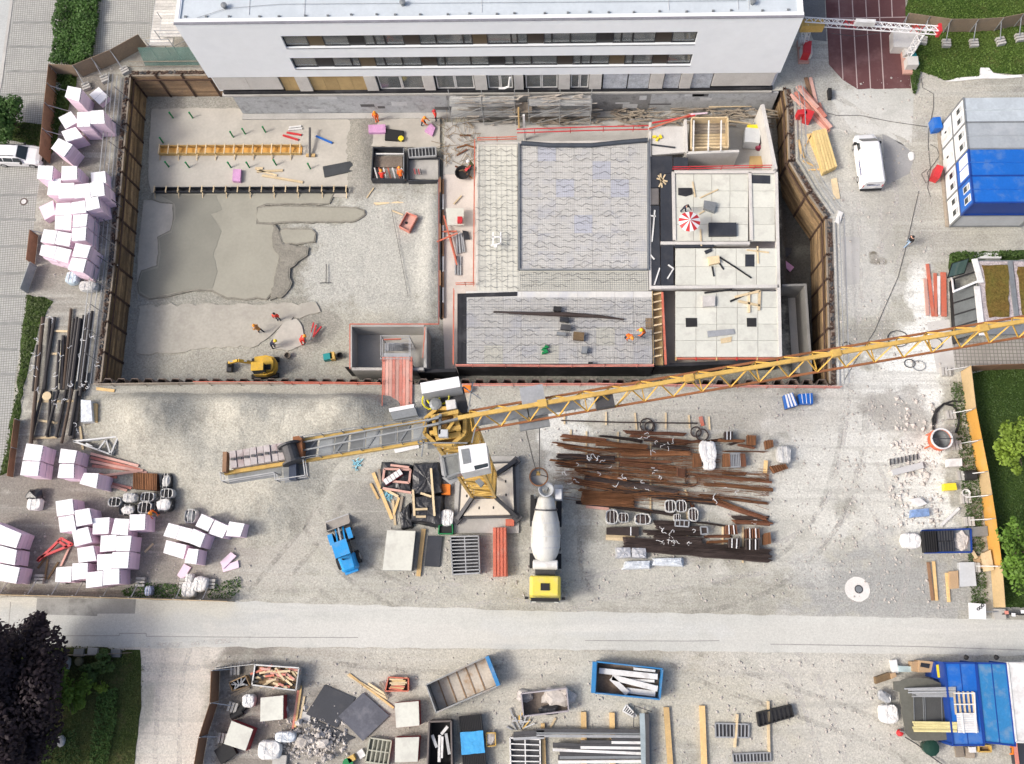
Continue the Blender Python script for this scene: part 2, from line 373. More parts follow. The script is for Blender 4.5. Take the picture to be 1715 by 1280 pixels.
def strip(name,pts,z,mt,label=None,amp=.0):
 P=PX(pts)
 if amp:P=[Vector((p.x+amp*mn.noise(Vector((p.x*.8,p.y*.8,2))),p.y+amp*mn.noise(Vector((p.x*.8,p.y*.8,8))),0)) for a_,b_ in zip(P,P[1:]+P[:1]) for n_ in [max(1,int((b_-a_).length/.7))] for k_ in range(n_) for p in [a_.lerp(b_,k_/n_)]]
 return struct(name,MB().sheet([[tuple(p.xy) for p in P]],z),mt,label=label)
ROADM=ground_mat('dusty_asphalt',(.48,.472,.445),(.53,.52,.49),(.43,.423,.4),blobs=[(120,1050,9,1.6,(.43,.435,.44),.6),(330,1055,10,1.5,(.44,.44,.44),.5),(620,1065,14,1.2,(.55,.53,.5),.6),(1500,1075,16,1.5,(.5,.485,.455),.6),(1000,1050,10,1,(.5,.5,.49),.5)],stone=(14,.08),tracks=[(R(0),(.58,.56,.53),.5,.7),(R(2),(.44,.435,.42),.4,1.3)],bump=.05,grain=.35)
road=strip('road',[(-60,999),(0,1000),(200,1003),(400,1008),(600,1014),(860,1022),(1100,1027),(1400,1032),(1800,1040),(1800,1101),(1715,1098),(1400,1094),(1100,1090),(860,1087),(560,1084),(240,1085),(90,1081),(-60,1080)],.006,ROADM,amp=.14)
ASPH_D=mat('asphalt_patch',(.28,.285,.28),.9,.2,.5,10,.1,dirt=(.12,.12,.12),dscale=.35,damt=.8)
strip('asphalt_patch',[(62,1002),(228,1004),(226,1028),(163,1028),(163,1032),(60,1029)],.011,ASPH_D)
SEAM=mat('tar_seam',(.3,.295,.28),.8)
for i,pts in enumerate([[(65,1065),(200,1065),(200,1061),(245,1061),(245,1066),(430,1067.5),(600,1068)],[(980,1073),(1150,1074),(1205,1073)],[(1290,1079),(1420,1081),(1540,1083),(1715,1089)],[(18,1008),(14,1055)]]):
 mb=MB()
 P_=PX(pts)
 for p,q in zip(P_,P_[1:]):
  d=(q-p).normalized().cross(Vector((0,0,1)))*.035
  mb.add([p+d+Vector((0,0,.011)),p-d+Vector((0,0,.011)),q-d+Vector((0,0,.011)),q+d+Vector((0,0,.011))],[(0,1,2,3)])
 struct('road_seam',mb,SEAM)
def paver_mat(name,c1,c2,joint,size,rot=0):
 mt,t,b=newmat(name);tc=N(t,'ShaderNodeTexCoord')
 mp=N(t,'ShaderNodeMapping');mp.inputs['Rotation'].default_value=(0,0,rot);t.links.new(tc.outputs['Object'],mp.inputs[0])
 br=N(t,'ShaderNodeTexBrick');br.offset=0;br.squash=1
 br.inputs['Color1'].default_value=(*c1,1);br.inputs['Color2'].default_value=(*c2,1);br.inputs['Mortar'].default_value=(*joint,1)
 br.inputs['Scale'].default_value=1;br.inputs['Mortar Size'].default_value=size*.11;br.inputs['Mortar Smooth'].default_value=.3
 br.inputs['Brick Width'].default_value=size;br.inputs['Row Height'].default_value=size
 t.links.new(mp.outputs[0],br.inputs[0])
 n=noise(t,tc.outputs['Object'],.4,5,.65)
 c=mixc(t,mth(t,'MULTIPLY',ramp(t,n,.45,.7),.5),br.outputs[0],tuple(x*.62 for x in c1))
 t.links.new(c,b.inputs['Base Color']);b.inputs['Roughness'].default_value=.9;b.inputs['Specular IOR Level'].default_value=.2
 bn=N(t,'ShaderNodeBump');bn.inputs['Strength'].default_value=.4;bn.inputs['Distance'].default_value=.03;bn.invert=True
 t.links.new(br.outputs[1],bn.inputs['Height']);t.links.new(bn.outputs[0],b.inputs['Normal'])
 return mt
PAVE=paver_mat('square_pavers',(.42,.42,.395),(.37,.37,.35),(.2,.2,.175),.23,R(-5))
paving=strip('paved_parking',[(-80,-30),(262,-30),(254,60),(225,72),(165,105),(100,118),(88,113),(72,272),(62,330),(48,460),(42,520),(25,640),(14,760),(0,800),(-120,900)],.005,PAVE)
PAVD=mat('dark_paver_row',(.24,.245,.23),.9,.15,1,8,.12)
for zf,p,q in [(a0,(85,147),(375,147)),(a0,(60,303),(352,306)),(a0,(40,464),(335,467)),(a0,(0,614),(300,614)),(a0,(668,147),(975,150)),(a0,(0,1268),(240,1268)),(b0,(0,183),(235,187)),(b0,(0,360),(205,360)),(b0,(0,535),(185,535)),(b0,(0,685),(175,683)),(b0,(0,860),(140,862)),(b0,(0,1028),(110,1030)),(b0,(0,1190),(95,1190))]:
 a,b_=W(*zf(*p)),W(*zf(*q));mb=MB().bar(Vector((a.x,a.y,.009)),Vector((b_.x,b_.y,.009)),.26,.008)
 part(paving,'paver_row',mb,PAVD)
lane=strip('driving_lane',[(-80,-30),(20,-30),(18,15),(10,80),(0,150),(-80,260)],.010,ground_mat('light_asphalt',(.42,.425,.42),(.47,.47,.46),(.37,.37,.36),stone=(14,.06),bump=.05,grain=.4))
mb=MB();kp=PX([(22,-20),(18,15),(9,80),(1,140),(-6,170)])
for p,q in zip(kp,kp[1:]):mb.bar(p+Vector((0,0,.02)),q+Vector((0,0,.02)),.3,.05)
struct('drain_kerb',mb,CONC)
COURT=mat('red_court',(.115,.05,.05),.85,.15,.25,6,.06,dirt=(.22,.125,.118),dscale=.16,damt=.85)
court=strip('sports_court',[a3(375,-60),a3(893,-60),a3(915,330),a3(935,575),a3(590,582),a3(490,520),a3(400,420),a3(385,120)],.006,COURT)
LINE=mat('court_line',(.45,.36,.34),.8,.1,1)
for p,q in [((462,-40),(492,518)),((550,-40),(585,575)),((637,-40),(671,578)),((722,-40),(757,578)),((806,-40),(812,110)),((390,120),(900,112))]:
 part(court,'court_line',MB().bar(W(*a3(*p),.012),W(*a3(*q),.012),.09,.005),LINE)
strip('dark_paving',[a3(225,-60),a3(372,-60),a3(378,130),a3(385,270),a3(300,260),a3(240,120)],.005,mat('dark_paving',(.17,.17,.165),.9,.15,.6,9,.15))
PATCH=ground_mat('pale_dust_slab',(.46,.45,.42),(.56,.545,.52),(.38,.37,.345),stone=(12,.06),bump=.1,grain=.6)
strip('pale_concrete_apron',[a3(415,590),a3(520,585),a3(930,580),a3(950,620),a3(940,930),a3(780,860),a3(600,700)],.007,PATCH,amp=.3)
strip('pale_concrete_apron',[a3(410,640),a3(560,700),a3(770,850),a3(900,950),a3(760,880),a3(560,860),a3(520,800)],.006,PATCH,amp=.3)
strip('new_asphalt_patch',[b3(480,300),b3(600,300),b3(600,600),b3(500,620)],.007,mat('grey_screed',(.4,.395,.375),.9,.12,.5,8,.06))
strip('new_asphalt_patch',[a3(745,870),a3(870,930),a3(960,1010),a3(920,1130),a3(780,1200)],.006,mat('grey_tarmac',(.3,.3,.295),.9,.12,.4,8,.08))
def grass_mat(name,c1,c2,c3,br=None):
 mt,t,b=newmat(name);tc=N(t,'ShaderNodeTexCoord');v=tc.outputs['Object']
 c=mixc(t,ramp(t,noise(t,v,.18,5,.65),.38,.66),c1,c2)
 c=mixc(t,mth(t,'MULTIPLY',ramp(t,noise(t,v,.5,5,.7),.52,.75),.7),c,c3)
 f=mth(t,'MULTIPLY_ADD',mth(t,'SUBTRACT',noise(t,v,5,4,.75),.5),2.2,1.0)
 cc=N(t,'ShaderNodeCombineColor');[t.links.new(f,cc.inputs[i]) for i in range(3)]
 t.links.new(mixc(t,1.,c,cc.outputs[0],'MULTIPLY'),b.inputs['Base Color']);b.inputs['Roughness'].default_value=.95;b.inputs['Specular IOR Level'].default_value=.1
 bn=N(t,'ShaderNodeBump');bn.inputs['Strength'].default_value=.9;bn.inputs['Distance'].default_value=.15
 t.links.new(noise(t,v,6,4,.75),bn.inputs['Height']);t.links.new(bn.outputs[0],b.inputs['Normal']);return mt
GRASS=grass_mat('lawn_grass',(.05,.095,.018),(.085,.13,.03),(.17,.15,.06))
GRASSD=grass_mat('dark_grass',(.042,.075,.018),(.058,.095,.025),(.08,.09,.035))  # darker green than the far lawn
GARDEN=grass_mat('garden_ground',(.05,.075,.022),(.085,.09,.035),(.15,.12,.07))
lawn_pts={
'far':[a3(895,-80),(1900,-60),(1900,140),a3(1680,470),a3(1620,490),a3(1450,470),a3(1385,440),a3(1385,500),a3(1250,515),a3(1150,525),a3(1050,490),a3(975,455),a3(940,480),a3(915,330)],
'right':[(1618,622),(1900,610),(1900,1020),(1684,1018),(1676,960),(1655,830),(1632,700)],
'garden':[(-120,1040),(30,1082),(90,1082),(180,1084),(232,1090),(241,1110),(240,1150),(236,1185),(230,1230),(222,1290),(-120,1400)],
'verge':[(45,495),(75,498),(88,506),(80,520),(68,545),(52,600),(38,660),(28,730),(12,790),(0,800),(14,740),(30,640)],
'corner':[a3(940,450),a3(960,480),a3(955,620),a3(940,570)],
'hoard':[(88,118),(125,122),(128,150),(110,190),(88,250),(80,270),(72,268)],
'car':[(-80,205),(40,205),(75,210),(70,250),(40,236),(-80,240)],
'shed':[b3(1190,410),b3(1700,390),b3(1700,450),b3(1320,445),b3(1190,560),b3(1180,500)]}
for k,pts in lawn_pts.items():
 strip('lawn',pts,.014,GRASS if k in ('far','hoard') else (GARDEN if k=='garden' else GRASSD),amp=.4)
def heightfield(name,x0,x1,y0,y1,step,fn,mt,kind='stuff',label=None,cat=None,keep=None):
 nx,ny=int((x1-x0)/step)+1,int((y1-y0)/step)+1
 mb=MB();V=[(x0+i*step,y0+j*step,fn(x0+i*step,y0+j*step)) for j in range(ny) for i in range(nx)]
 F=[]
 for j in range(ny-1):
  for i in range(nx-1):
   q=(j*nx+i,j*nx+i+1,(j+1)*nx+i+1,(j+1)*nx+i)
   if keep is None or any(keep(V[k]) for k in q):F.append(q)
 mb.v=V;mb.f=F
 o=struct(name,mb,mt,kind,True,label,cat);return o
def gauss(x,y,p,sx,sy):return math.exp(-((x-p.x)/sx)**2-((y-p.y)/sy)**2)
HP=[(W(268,700),3.0,2.6,1.5),(W(240,690),4.5,3.2,1.0),(W(420,685),4.0,2.6,1.9),(W(500,715),3.2,2.6,.9),(W(590,690),3.2,2.5,2.7),(W(340,770),4.5,2.6,1.1),(W(470,800),3.0,2.0,1.6),(W(430,870),3.5,2.0,.9)]
WL=W(420,820)
def heapz(x,y):
 z=sum(h*gauss(x,y,p,sx,sy) for p,sx,sy,h in HP)
 z *= max(0.,min(1.,(19.0-y)/1.4))
 z *= 1+.16*mn.noise(Vector((x*.35,y*.35,0)))+.06*mn.noise(Vector((x*1.1,y*1.1,3)))
 z+=.05*mn.noise(Vector((x*2.2,y*2.2,7)))+.05*mn.noise(Vector((x*.9,y*2.6,5)))
 return z-.22
HEAPM=ground_mat('heap_gravel',(.37,.35,.305),(.45,.425,.37),(.26,.243,.21),stone=(9,.16),bump=.6)
p0,p1=W(150,660),W(650,930)
heightfield('gravel_heap',p0.x-2,p1.x+2,p1.y-1,p0.y+.2,.28,heapz,HEAPM,'stuff','large heap of pale gravel along the near edge of the excavation','gravel',keep=lambda v:v[2]>-.02)
def scatter_stones(name,n,area,z,smin,smax,mt,seed,zf=None,label=None,cat='rubble'):
 """loose stones, too many to count"""
 r_=random.Random(seed);mb=MB()
 for i in range(n):
  u,v=area(r_);p=W(u,v,z);s=smin+(smax-smin)*r_.random()**3
  if zf:p.z=zf(p.x,p.y)
  a=r_.random()*6.28;ca,sa=math.cos(a)*s,math.sin(a)*s
  k=.6+.6*r_.random()
  mb.add([(p.x+ca,p.y+sa,p.z),(p.x-sa*k,p.y+ca*k,p.z),(p.x-ca,p.y-sa,p.z),(p.x+sa*k,p.y-ca*k,p.z),(p.x+ca*.2,p.y-sa*.3,p.z+s*.9)],[(0,1,4),(1,2,4),(2,3,4),(3,0,4)])
 return struct(name,mb,mt,'stuff',False,label,cat)
def rectarea(*rs):
 tot=[(r_[2]-r_[0])*(r_[3]-r_[1]) for r_ in rs]
 def f(r):
  q=r.choices(rs,tot)[0];return q[0]+(q[2]-q[0])*r.random(),q[1]+(q[3]-q[1])*r.random()
 return f
scatter_stones('loose_stones',5200,rectarea((0,830,420,1000),(640,660,1500,1010),(1400,130,1580,620),(350,1100,1500,1280),(80,100,200,480),(1400,640,1610,1020)),0,.03,.16,STONEM,3,label='loose pale stones strewn over the yard')
scatter_stones('white_rubble',420,rectarea((1500,655,1565,720),(1490,740,1580,880),(1500,740,1560,800),(460,1180,580,1275)),0,.08,.32,STONEM,5,label='broken white rubble beside the tipped concrete bucket')
def track_mat(name,col,amt):
 mt,t,b=newmat(name);tc=N(t,'ShaderNodeTexCoord');v=tc.outputs['Object'];b.inputs['Base Color'].default_value=(*col,1);b.inputs['Roughness'].default_value=.95;b.inputs['Specular IOR Level'].default_value=.1
 f=mth(t,'MULTIPLY',ramp(t,noise(t,v,.6,5,.7),.38,.62),amt);t.links.new(mth(t,'MULTIPLY',f,ramp(t,noise(t,v,4,3,.6),.3,.6)),b.inputs['Alpha']);return mt
TKD,TKL=track_mat('dark_tyre_dust',(.22,.21,.19),.28),track_mat('pale_tyre_dust',(.6,.58,.54),.6)
def smooth_path(P,n=8):
 out=[]
 for i in range(len(P)-1):
  a,b_,c_,d_=P[max(i-1,0)],P[i],P[i+1],P[min(i+2,len(P)-1)]
  for k in range(n):
   t=k/n;out.append(.5*((2*b_)+(c_-a)*t+(2*a-5*b_+4*c_-d_)*t*t+(3*b_-a-3*c_+d_)*t**3))
 return out+[P[-1]]
for i,(pts,m_) in enumerate([([(700,1012),(610,965),(545,900),(500,830),(470,770)],TKD),([(430,1004),(480,945),(525,890),(560,830)],TKD),([(900,1020),(1000,985),(1150,960),(1320,925),(1400,850),(1430,750),(1445,640),(1460,500),(1455,340)],TKL),([(1050,1022),(1250,985),(1370,895),(1420,770),(1430,680)],TKD),([(300,1082),(285,1150),(280,1290)],TKL),([(985,1015),(955,960),(950,850)],TKD),([(1300,1097),(1350,1140),(1400,1290)],TKL),([(1130,1094),(1200,1130),(1330,1175),(1500,1240),(1560,1290)],TKD),([(560,1090),(720,1105),(850,1095)],TKD),([(1480,1030),(1500,960),(1490,880),(1450,780)],TKL),([(640,1010),(760,1000),(860,985),(1010,1010)],TKL),([(1420,160),(1470,230),(1520,330),(1480,450)],TKL),([(230,1100),(300,1100),(420,1090)],TKL)]):
 P=smooth_path(PX(pts));mb=MB()
 for off in (-.95,.95):
  L=[]
  for k,p in enumerate(P):
   d=(P[min(k+1,len(P)-1)]-P[max(k-1,0)]).normalized();s_=Vector((-d.y,d.x,0));L.append((p+s_*(off-.2),p+s_*(off+.2)))
  for (a,b_),(c_,d_) in zip(L,L[1:]):mb.add([(q.x,q.y,.0025+.0003*i) for q in (a,c_,d_,b_)],[(0,1,2,3)])
 struct('tyre_tracks',mb,m_)
# --- excavation: floor and retaining walls
PG=ground_mat('pit_gravel',(.32,.306,.268),(.38,.363,.318),(.245,.231,.2),blobs=[
(650,420,9,9,(.5,.49,.46),.7,PITZ),(330,590,14,4,(.43,.405,.355),.7,PITZ),(560,580,6,4,(.4,.38,.33),.7,PITZ),(610,250,3,6,(.3,.28,.25),.8,PITZ),(420,620,10,2,(.36,.34,.3),.6,PITZ),
(225,560,2,6,(.36,.34,.31),.7,PITZ),(1340,450,2.5,16,(.09,.087,.08),1,PITZ-1.2),(520,545,3,2,DMP,.6,PITZ),(400,170,14,1.4,(.36,.345,.32),.7,PITZ)],stone=(9,.15),bump=.6)  # near-black blob paints the void floor's shade into the gravel colour
bx=[p[0] for p in hole];by=[p[1] for p in hole]
XVOID=W(1312,420,-3.5).x+.3
EMB=[(W(722,420,PITZ),.8,7,.5),(W(606,250,PITZ),1.3,4.5,.45),(W(680,330,PITZ),2.5,1.0,.35),(W(660,512,PITZ),4,.8,.2)]
def pitz(x,y):
 z=PITZ+.05*mn.noise(Vector((x*.7,y*.7,1)))+.06*mn.noise(Vector((x*2.1,y*2.1,4)))
 if x>XVOID:z=PITZ-1.2
 for p,sx,sy,h in EMB:z+=h*gauss(x,y,p,sx,sy)*(1+.5*mn.noise(Vector((x*2.5,y*2.5,9))))
 return z
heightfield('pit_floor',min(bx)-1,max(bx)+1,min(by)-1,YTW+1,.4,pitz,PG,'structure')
def wob_outline(P,seg=.5,amp=.12,seed=1):
 """subdivide an outline and make it uneven, like a hand-drawn concrete edge"""
 out=[]
 for i,p in enumerate(P):
  q=P[(i+1)%len(P)];n=max(1,int((q-p).length/seg))
  for k in range(n):
   c=p.lerp(q,k/n);out.append((c.x+amp*mn.noise(Vector((c.x*1.7,c.y*1.7,seed))),c.y+amp*mn.noise(Vector((c.x*1.7,c.y*1.7,seed+5)))))
 return out
def pour(name,pts,z,mt,th=.25,amp=.12,seed=1,label=None):
 wo=wob_outline(PX(pts,z),.45,amp,seed);o=struct(name,MB().prism(wo,z-th,z),mt)
 if 'concrete' in name and mt not in (BLIND,BLIND2):
  ar=sum(wo[i][0]*wo[(i+1)%len(wo)][1]-wo[(i+1)%len(wo)][0]*wo[i][1] for i in range(len(wo)));sg=1 if ar>0 else-1;ou=[]
  for i in range(len(wo)):
   a,b_=Vector(wo[i-1]),Vector(wo[(i+1)%len(wo)]);d=(b_-a).normalized();k=.14+.1*mn.noise(Vector((wo[i][0]*1.3,wo[i][1]*1.3,seed)));ou.append((wo[i][0]+d.y*k*sg,wo[i][1]-d.x*k*sg))
  struct('concrete_lip',MB().prism(ou,z-th,z-.035),WETR)
 if label:o['label']=label
 return o
pour('blinding_concrete',[(254,183),(330,181),(470,184),(575,190),(588,205),(583,250),(590,290),(588,318),(585,330),(256,330),(248,300),(250,240)],PITZ+.12,BLIND,seed=2)
pour('blinding_concrete',[b0(935,60),b0(1140,60),b0(1140,260),b0(1040,500),b0(930,560),b0(895,700),b0(890,520),b0(905,300)],PITZ+.12,BLIND,seed=3)
pour('blinding_concrete',[b0(900,745),b0(1300,735),b1(0,735),b1(400,725),b1(420,780),b1(240,830),b1(130,900),b1(30,1000),b0(1400,1020),b0(1150,1050),b0(960,1060),b0(880,1050)],PITZ+.1,BLIND2,amp=.35,seed=4)
pour('wet_concrete',[b0(995,18),b1(0,10),b1(500,20),b1(470,78),b1(60,82),b1(0,105),b1(0,215),b1(100,222),b1(135,280),b1(150,420),b1(130,540),b1(95,660),b1(60,700),b0(1668,690),b0(1600,700),b0(1480,690),b0(1380,645),b0(1250,632),b0(1100,672),b0(970,694),b0(905,660),b0(898,600),b0(920,522),b0(1020,490),b0(1035,400),b0(1028,300),b0(1110,262),b0(1132,180),b0(1125,78),b0(1040,68),b0(992,48)],PITZ+.17,WET2,amp=.1,seed=5)
pour('wet_concrete',[b0(1045,30),b0(1400,25),b0(1440,120),b0(1370,150),b0(1440,260),b0(1385,420),b0(1415,520),b0(1380,635),b0(1250,640),b0(1100,665),b0(970,690),b0(910,650),b0(903,600),b0(925,530),b0(1030,500),b0(1045,400),b0(1035,305),b0(1115,270),b0(1140,180),b0(1135,80)],PITZ+.19,WET,amp=.1,seed=6)
pour('raked_concrete',[b1(108,225),b1(140,260),b1(170,350),b1(325,372),b1(320,420),b1(215,500),b1(212,620),b1(160,680),b1(90,700),b1(100,640),b1(130,540),b1(150,410),b1(110,360)],PITZ+.26,WETR,amp=.25,seed=7)
pour('concrete_tongue',[b1(10,112),b1(120,100),b1(640,112),b1(695,130),b1(700,152),b1(640,192),b1(300,196),b1(20,202),b1(0,170)],PITZ+.2,WET2,amp=.1,seed=8)
pour('concrete_tongue',[b1(160,250),b1(360,252),b1(378,275),b1(370,325),b1(260,338),b1(165,333),b1(145,300)],PITZ+.2,WET2,amp=.08,seed=9)
pour('damp_patch',[b1(180,850),b1(260,830),b1(300,880),b1(305,1000),b1(200,1040),b1(90,1020),b1(120,930)],PITZ+.12,BLIND,amp=.15,seed=10)
pour('blinding_concrete',[a1(740,880),a1(800,770),a1(1190,770),a1(1190,960),a1(740,950)],PITZ+.25,BLIND,th=.4,seed=11)
TIEM=mat('rusty_tie',(.07,.042,.03),.8,.3,2)
def soldier_wall(name,label,pts,z0,z1,bay,side,mt,rows=11,proud=.35):
 """timber lagging boards between driven steel beams; side = +1/-1 says where the open pit lies"""
 c=sum(pts,Vector())/len(pts);root=T(name,label,'retaining wall',Vector((c.x,c.y,z0)))
 k=0;backs=MB()
 for p,q in zip(pts,pts[1:]):
  L=(q-p).length;n=max(1,round(L/bay));d=(q-p)/L;nr=Vector((-d.y,d.x,0))*side
  hh=(z1-z0)/rows;ang=math.atan2(d.y,d.x)
  pm=MB().box((0,0,0),(L/n-.16,.07,hh-.012));pme=mesh('plank',pm,mt)
  for i in range(n):
   a,b_=p+d*(L*i/n),p+d*(L*(i+1)/n);mid=(a+b_)/2
   for j in range(rows):
    o=bpy.data.objects.new('plank',pme);COL.objects.link(o);o.parent=root
    o.location=Vector((mid.x,mid.y,z0+hh*(j+.5)))+nr*(rnd.random()*.035-.01)-Vector((c.x,c.y,z0));o.rotation_euler=(rnd.uniform(-.03,.03),0,ang+rnd.uniform(-.004,.004))
   for s_ in ((a,b_) if i==n-1 else (a,)):
    mb=MB();tp=z1+proud*(.6+.5*rnd.random())
    mb.box(Vector((s_.x,s_.y,(z0+tp)/2))+nr*.10,(.22,.025,tp-z0),ang);mb.box(Vector((s_.x,s_.y,(z0+tp)/2))-nr*.10,(.22,.025,tp-z0),ang);mb.box(Vector((s_.x,s_.y,(z0+tp)/2)),(.025,.19,tp-z0),ang)
    part(root,'steel_beam',mb,TIEM)
  backs.bar(Vector((p.x,p.y,(z0+z1)/2))-nr*.16,Vector((q.x,q.y,(z0+z1)/2))-nr*.16,.1,z1-z0-.06)
  part(root,'waler',MB().bar(Vector((p.x,p.y,z1-.35))+nr*.22,Vector((q.x,q.y,z1-.35))+nr*.22,.1,.16),TIEM)
 part(root,'earth_backing',backs,SOIL)
 for p,q in zip(pts,pts[1:]):
  L=(q-p).length;d=(q-p)/L;nr=Vector((-d.y,d.x,0))*side
  for i in range(int(L/.36)):
   s_=p+d*(.2+.36*i);mb=MB();s2=Vector((s_.x,s_.y,z1+.06))-nr*(.28+.1*rnd.random())
   mb.tube([s2+d*(.2*math.cos(t))+nr*(.16*math.sin(t))+Vector((0,0,.05*rnd.random())) for t in [rnd.random()*3+k_*.55 for k_ in range(8)]],.065,5)
   part(root,'tie_clamp',mb,TIEM if rnd.random()<.5 else STEEL_D)
 for p,q in zip(pts,pts[1:]):
  d=(q-p).normalized();nr=Vector((-d.y,d.x,0))*side
  part(root,'painted_rim_shadow',MB().bar(Vector((p.x,p.y,.02))-nr*.36,Vector((q.x,q.y,.02))-nr*.36,.5,.03),SOIL);part(root,'cap_board',MB().bar(Vector((p.x,p.y,.06))-nr*.02,Vector((q.x,q.y,.06))-nr*.02,.14,.08),WOOD_G)  # first strip: shadow between wall and rails, put in as dark colour
 return root
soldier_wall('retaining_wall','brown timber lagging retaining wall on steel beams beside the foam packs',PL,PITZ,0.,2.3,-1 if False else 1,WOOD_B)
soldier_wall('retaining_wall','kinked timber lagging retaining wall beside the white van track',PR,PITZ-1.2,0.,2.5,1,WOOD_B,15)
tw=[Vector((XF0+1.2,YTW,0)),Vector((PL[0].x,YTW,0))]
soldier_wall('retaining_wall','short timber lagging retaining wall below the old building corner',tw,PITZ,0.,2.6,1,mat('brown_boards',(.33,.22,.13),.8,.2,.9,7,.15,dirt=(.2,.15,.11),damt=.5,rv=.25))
def rail_line(name,label,pts,offs,zs,r_,mt,post=2.4,postm=None,cat='railing',h=1.0):
 c=sum(pts,Vector())/len(pts);root=T(name,label,cat,c)
 for p,q in zip(pts,pts[1:]):
  d=(q-p).normalized();nr=Vector((-d.y,d.x,0))
  for o_,z in zip(offs,zs):part(root,'rail',MB().bar(p+nr*o_+Vector((0,0,z)),q+nr*o_+Vector((0,0,z)),r_,r_*.6),mt)
  n=max(1,int((q-p).length/post))
  if h:
   for i in range(n):
    s_=p+(q-p)*((i+.5)/n);part(root,'post',MB().bar(s_+nr*offs[0],s_+nr*offs[0]+Vector((0,0,h)),.05),postm or mt)
 return root
rail_line('guard_rail','grey pipe rails beside the brown retaining wall and foam packs',[p.copy() for p in PL],(-.9,-1.15,-1.4,-1.65),(.1,.4,.75,1.0),.07,GALV,h=0)
for i,p in enumerate([(205,160),(201,215),(196,250),(192,340),(187,380),(182,405),(178,440),(172,478),(166,520),(160,560),(156,600)]):
 a=W(p[0]-5,p[1]-4);b_=W(p[0]+14,p[1]+9,.5)
 one('anchor_bar','black anchor bar across the pipe rails, '+ORD[i]+' from the building end','bar',MB().bar(a+Vector((0,0,1.05)),b_+Vector((0,0,.3)),.08),STEEL_D,'anchor bars along the brown retaining wall')
rail_line('guard_rail','grey pipe rails along the kinked retaining wall near the van',[p.copy() for p in PR],(-.85,-1.1,-1.35),(.1,.5,1.0),.07,GALV,h=0)
rail_line('guard_rail','grey rails above the short retaining wall',tw,(-.5,-.75,-1.0),(.1,.5,.9),.07,WOOD_G,h=0)
E0,E1=PL[-1].copy(),PR[0].copy()
root=T('sheet_pile_wall','corrugated steel sheet pile wall along the near edge of the pit','retaining wall',Vector(((E0.x+E1.x)/2,E0.y,PITZ)))
n=52;L=(E1-E0).length
for i in range(n):
 a=E0.lerp(E1,i/n);b_=E0.lerp(E1,(i+1)/n);d=(b_-a)
 pf=[(0,0),(.12,.0),(.28,.42),(.72,.42),(.88,0),(1,0)]
 mb=MB()
 for (f0,g0),(f1,g1) in zip(pf,pf[1:]):
  p=a+d*f0+Vector((0,g0,0));q=a+d*f1+Vector((0,g1,0));mb.hexa([(p.x,p.y,PITZ),(q.x,q.y,PITZ),(q.x,q.y+.06,PITZ),(p.x,p.y+.06,PITZ)],[(p.x,p.y,.12),(q.x,q.y,.12),(q.x,q.y+.06,.12),(p.x,p.y+.06,.12)])
 o=part(root,'sheet_pile',mb,mat('rusty_sheet_pile',(.16,.125,.105),.8,.3,.8,8,.2,dirt=(.3,.27,.23),damt=.5))
 o['label']='rusty steel sheet pile'
r1=[W(250,645),W(600,647)];r2=[W(600,647),W(1000,648),W(1400,651)]
rail_line('guard_rail','faded red and grey guard rail beside the gravel heap',[W(165,648),W(330,646),W(480,646)],(0,0),(.5,1.0),.09,WOOD_G,h=1.05)
rail_line('guard_rail','red guard rail along the pit between gangway and heap',[W(330,644),W(560,645),W(640,646)],(0,0),(.45,.95),.08,REDO,h=1.0)
rail_line('guard_rail','red guard rail on the pit rim below the crane jib',[W(775,648),W(1000,647),W(1210,650),W(1405,652)],(0,0),(.45,.95),.08,PLANK_R,h=1.0)
# --- trench formwork on the pit floor
def trench_form(name,label,p,q,w_px,z,n,face,brace,black=False):
 a,b_=W(*p,z),W(*q,z);d=(b_-a).normalized();L=(b_-a).length;nr=Vector((-d.y,d.x,0));wd_=w_px
 c=(a+b_)/2;root=T(name,label,'formwork',Vector((c.x,c.y,z)))
 for s_ in (-1,1):
  for k in range(max(2,n//3)):
   m_=max(2,n//3);u0,u1=a+d*(L*k/m_),a+d*(L*(k+1)/m_-.02)
   part(root,'side_panel',MB().bar(u0+nr*s_*wd_/2+Vector((0,0,.22)),u1+nr*s_*wd_/2+Vector((0,0,.22)),.05,.5),face)
 part(root,'trench_base',MB().bar(a+Vector((0,0,.02)),b_+Vector((0,0,.02)),wd_-.1,.04),BITUM if black else PLY_O)
 for i in range(n+1):
  s_=a+d*(.1+(L-.2)*i/n);part(root,'cross_brace',MB().bar(s_+nr*(wd_/2+.12)+Vector((0,0,.5)),s_-nr*(wd_/2+.12)+Vector((0,0,.5)),.1,.08),brace)
  if i%2==0:part(root,'cross_strut',MB().bar(s_+nr*(wd_/2)+Vector((0,0,.44)),s_-nr*(wd_/2+.55)+Vector((0,0,-.02)),.07,.07),brace)
 return root
trench_form('trench_formwork','yellow board trench formwork with timber cross braces',(268,254),(506,253),.85,PITZ+.15,15,mat('tan_form_board',(.5,.34,.13),.7,.15,1.2),WOOD_P)
trench_form('trench_formwork','dark trench formwork beside the wet concrete',(260,321),(583,320),.45,PITZ+.15,16,PLYDARK,WOOD_P,True)
for i,p in enumerate([(290,198),(323,198),(391,230),(411,225),(283,280),(317,281),(387,281),(418,281),(445,222),(463,277),(520,283),(274,240)]):
 a=W(*p,PITZ+.1);one('drain_stub','green drain pipe stub standing in the blinding concrete, '+ORD[i]+' of the twelve','pipe',MB().cyl(a,a+Vector((-.06,.12,.75)),.075,n=8).cyl(a+Vector((-.06,.12,.75)),a+Vector((-.06,.12,.85)),.1,n=8),GREENP,'green drain stubs')
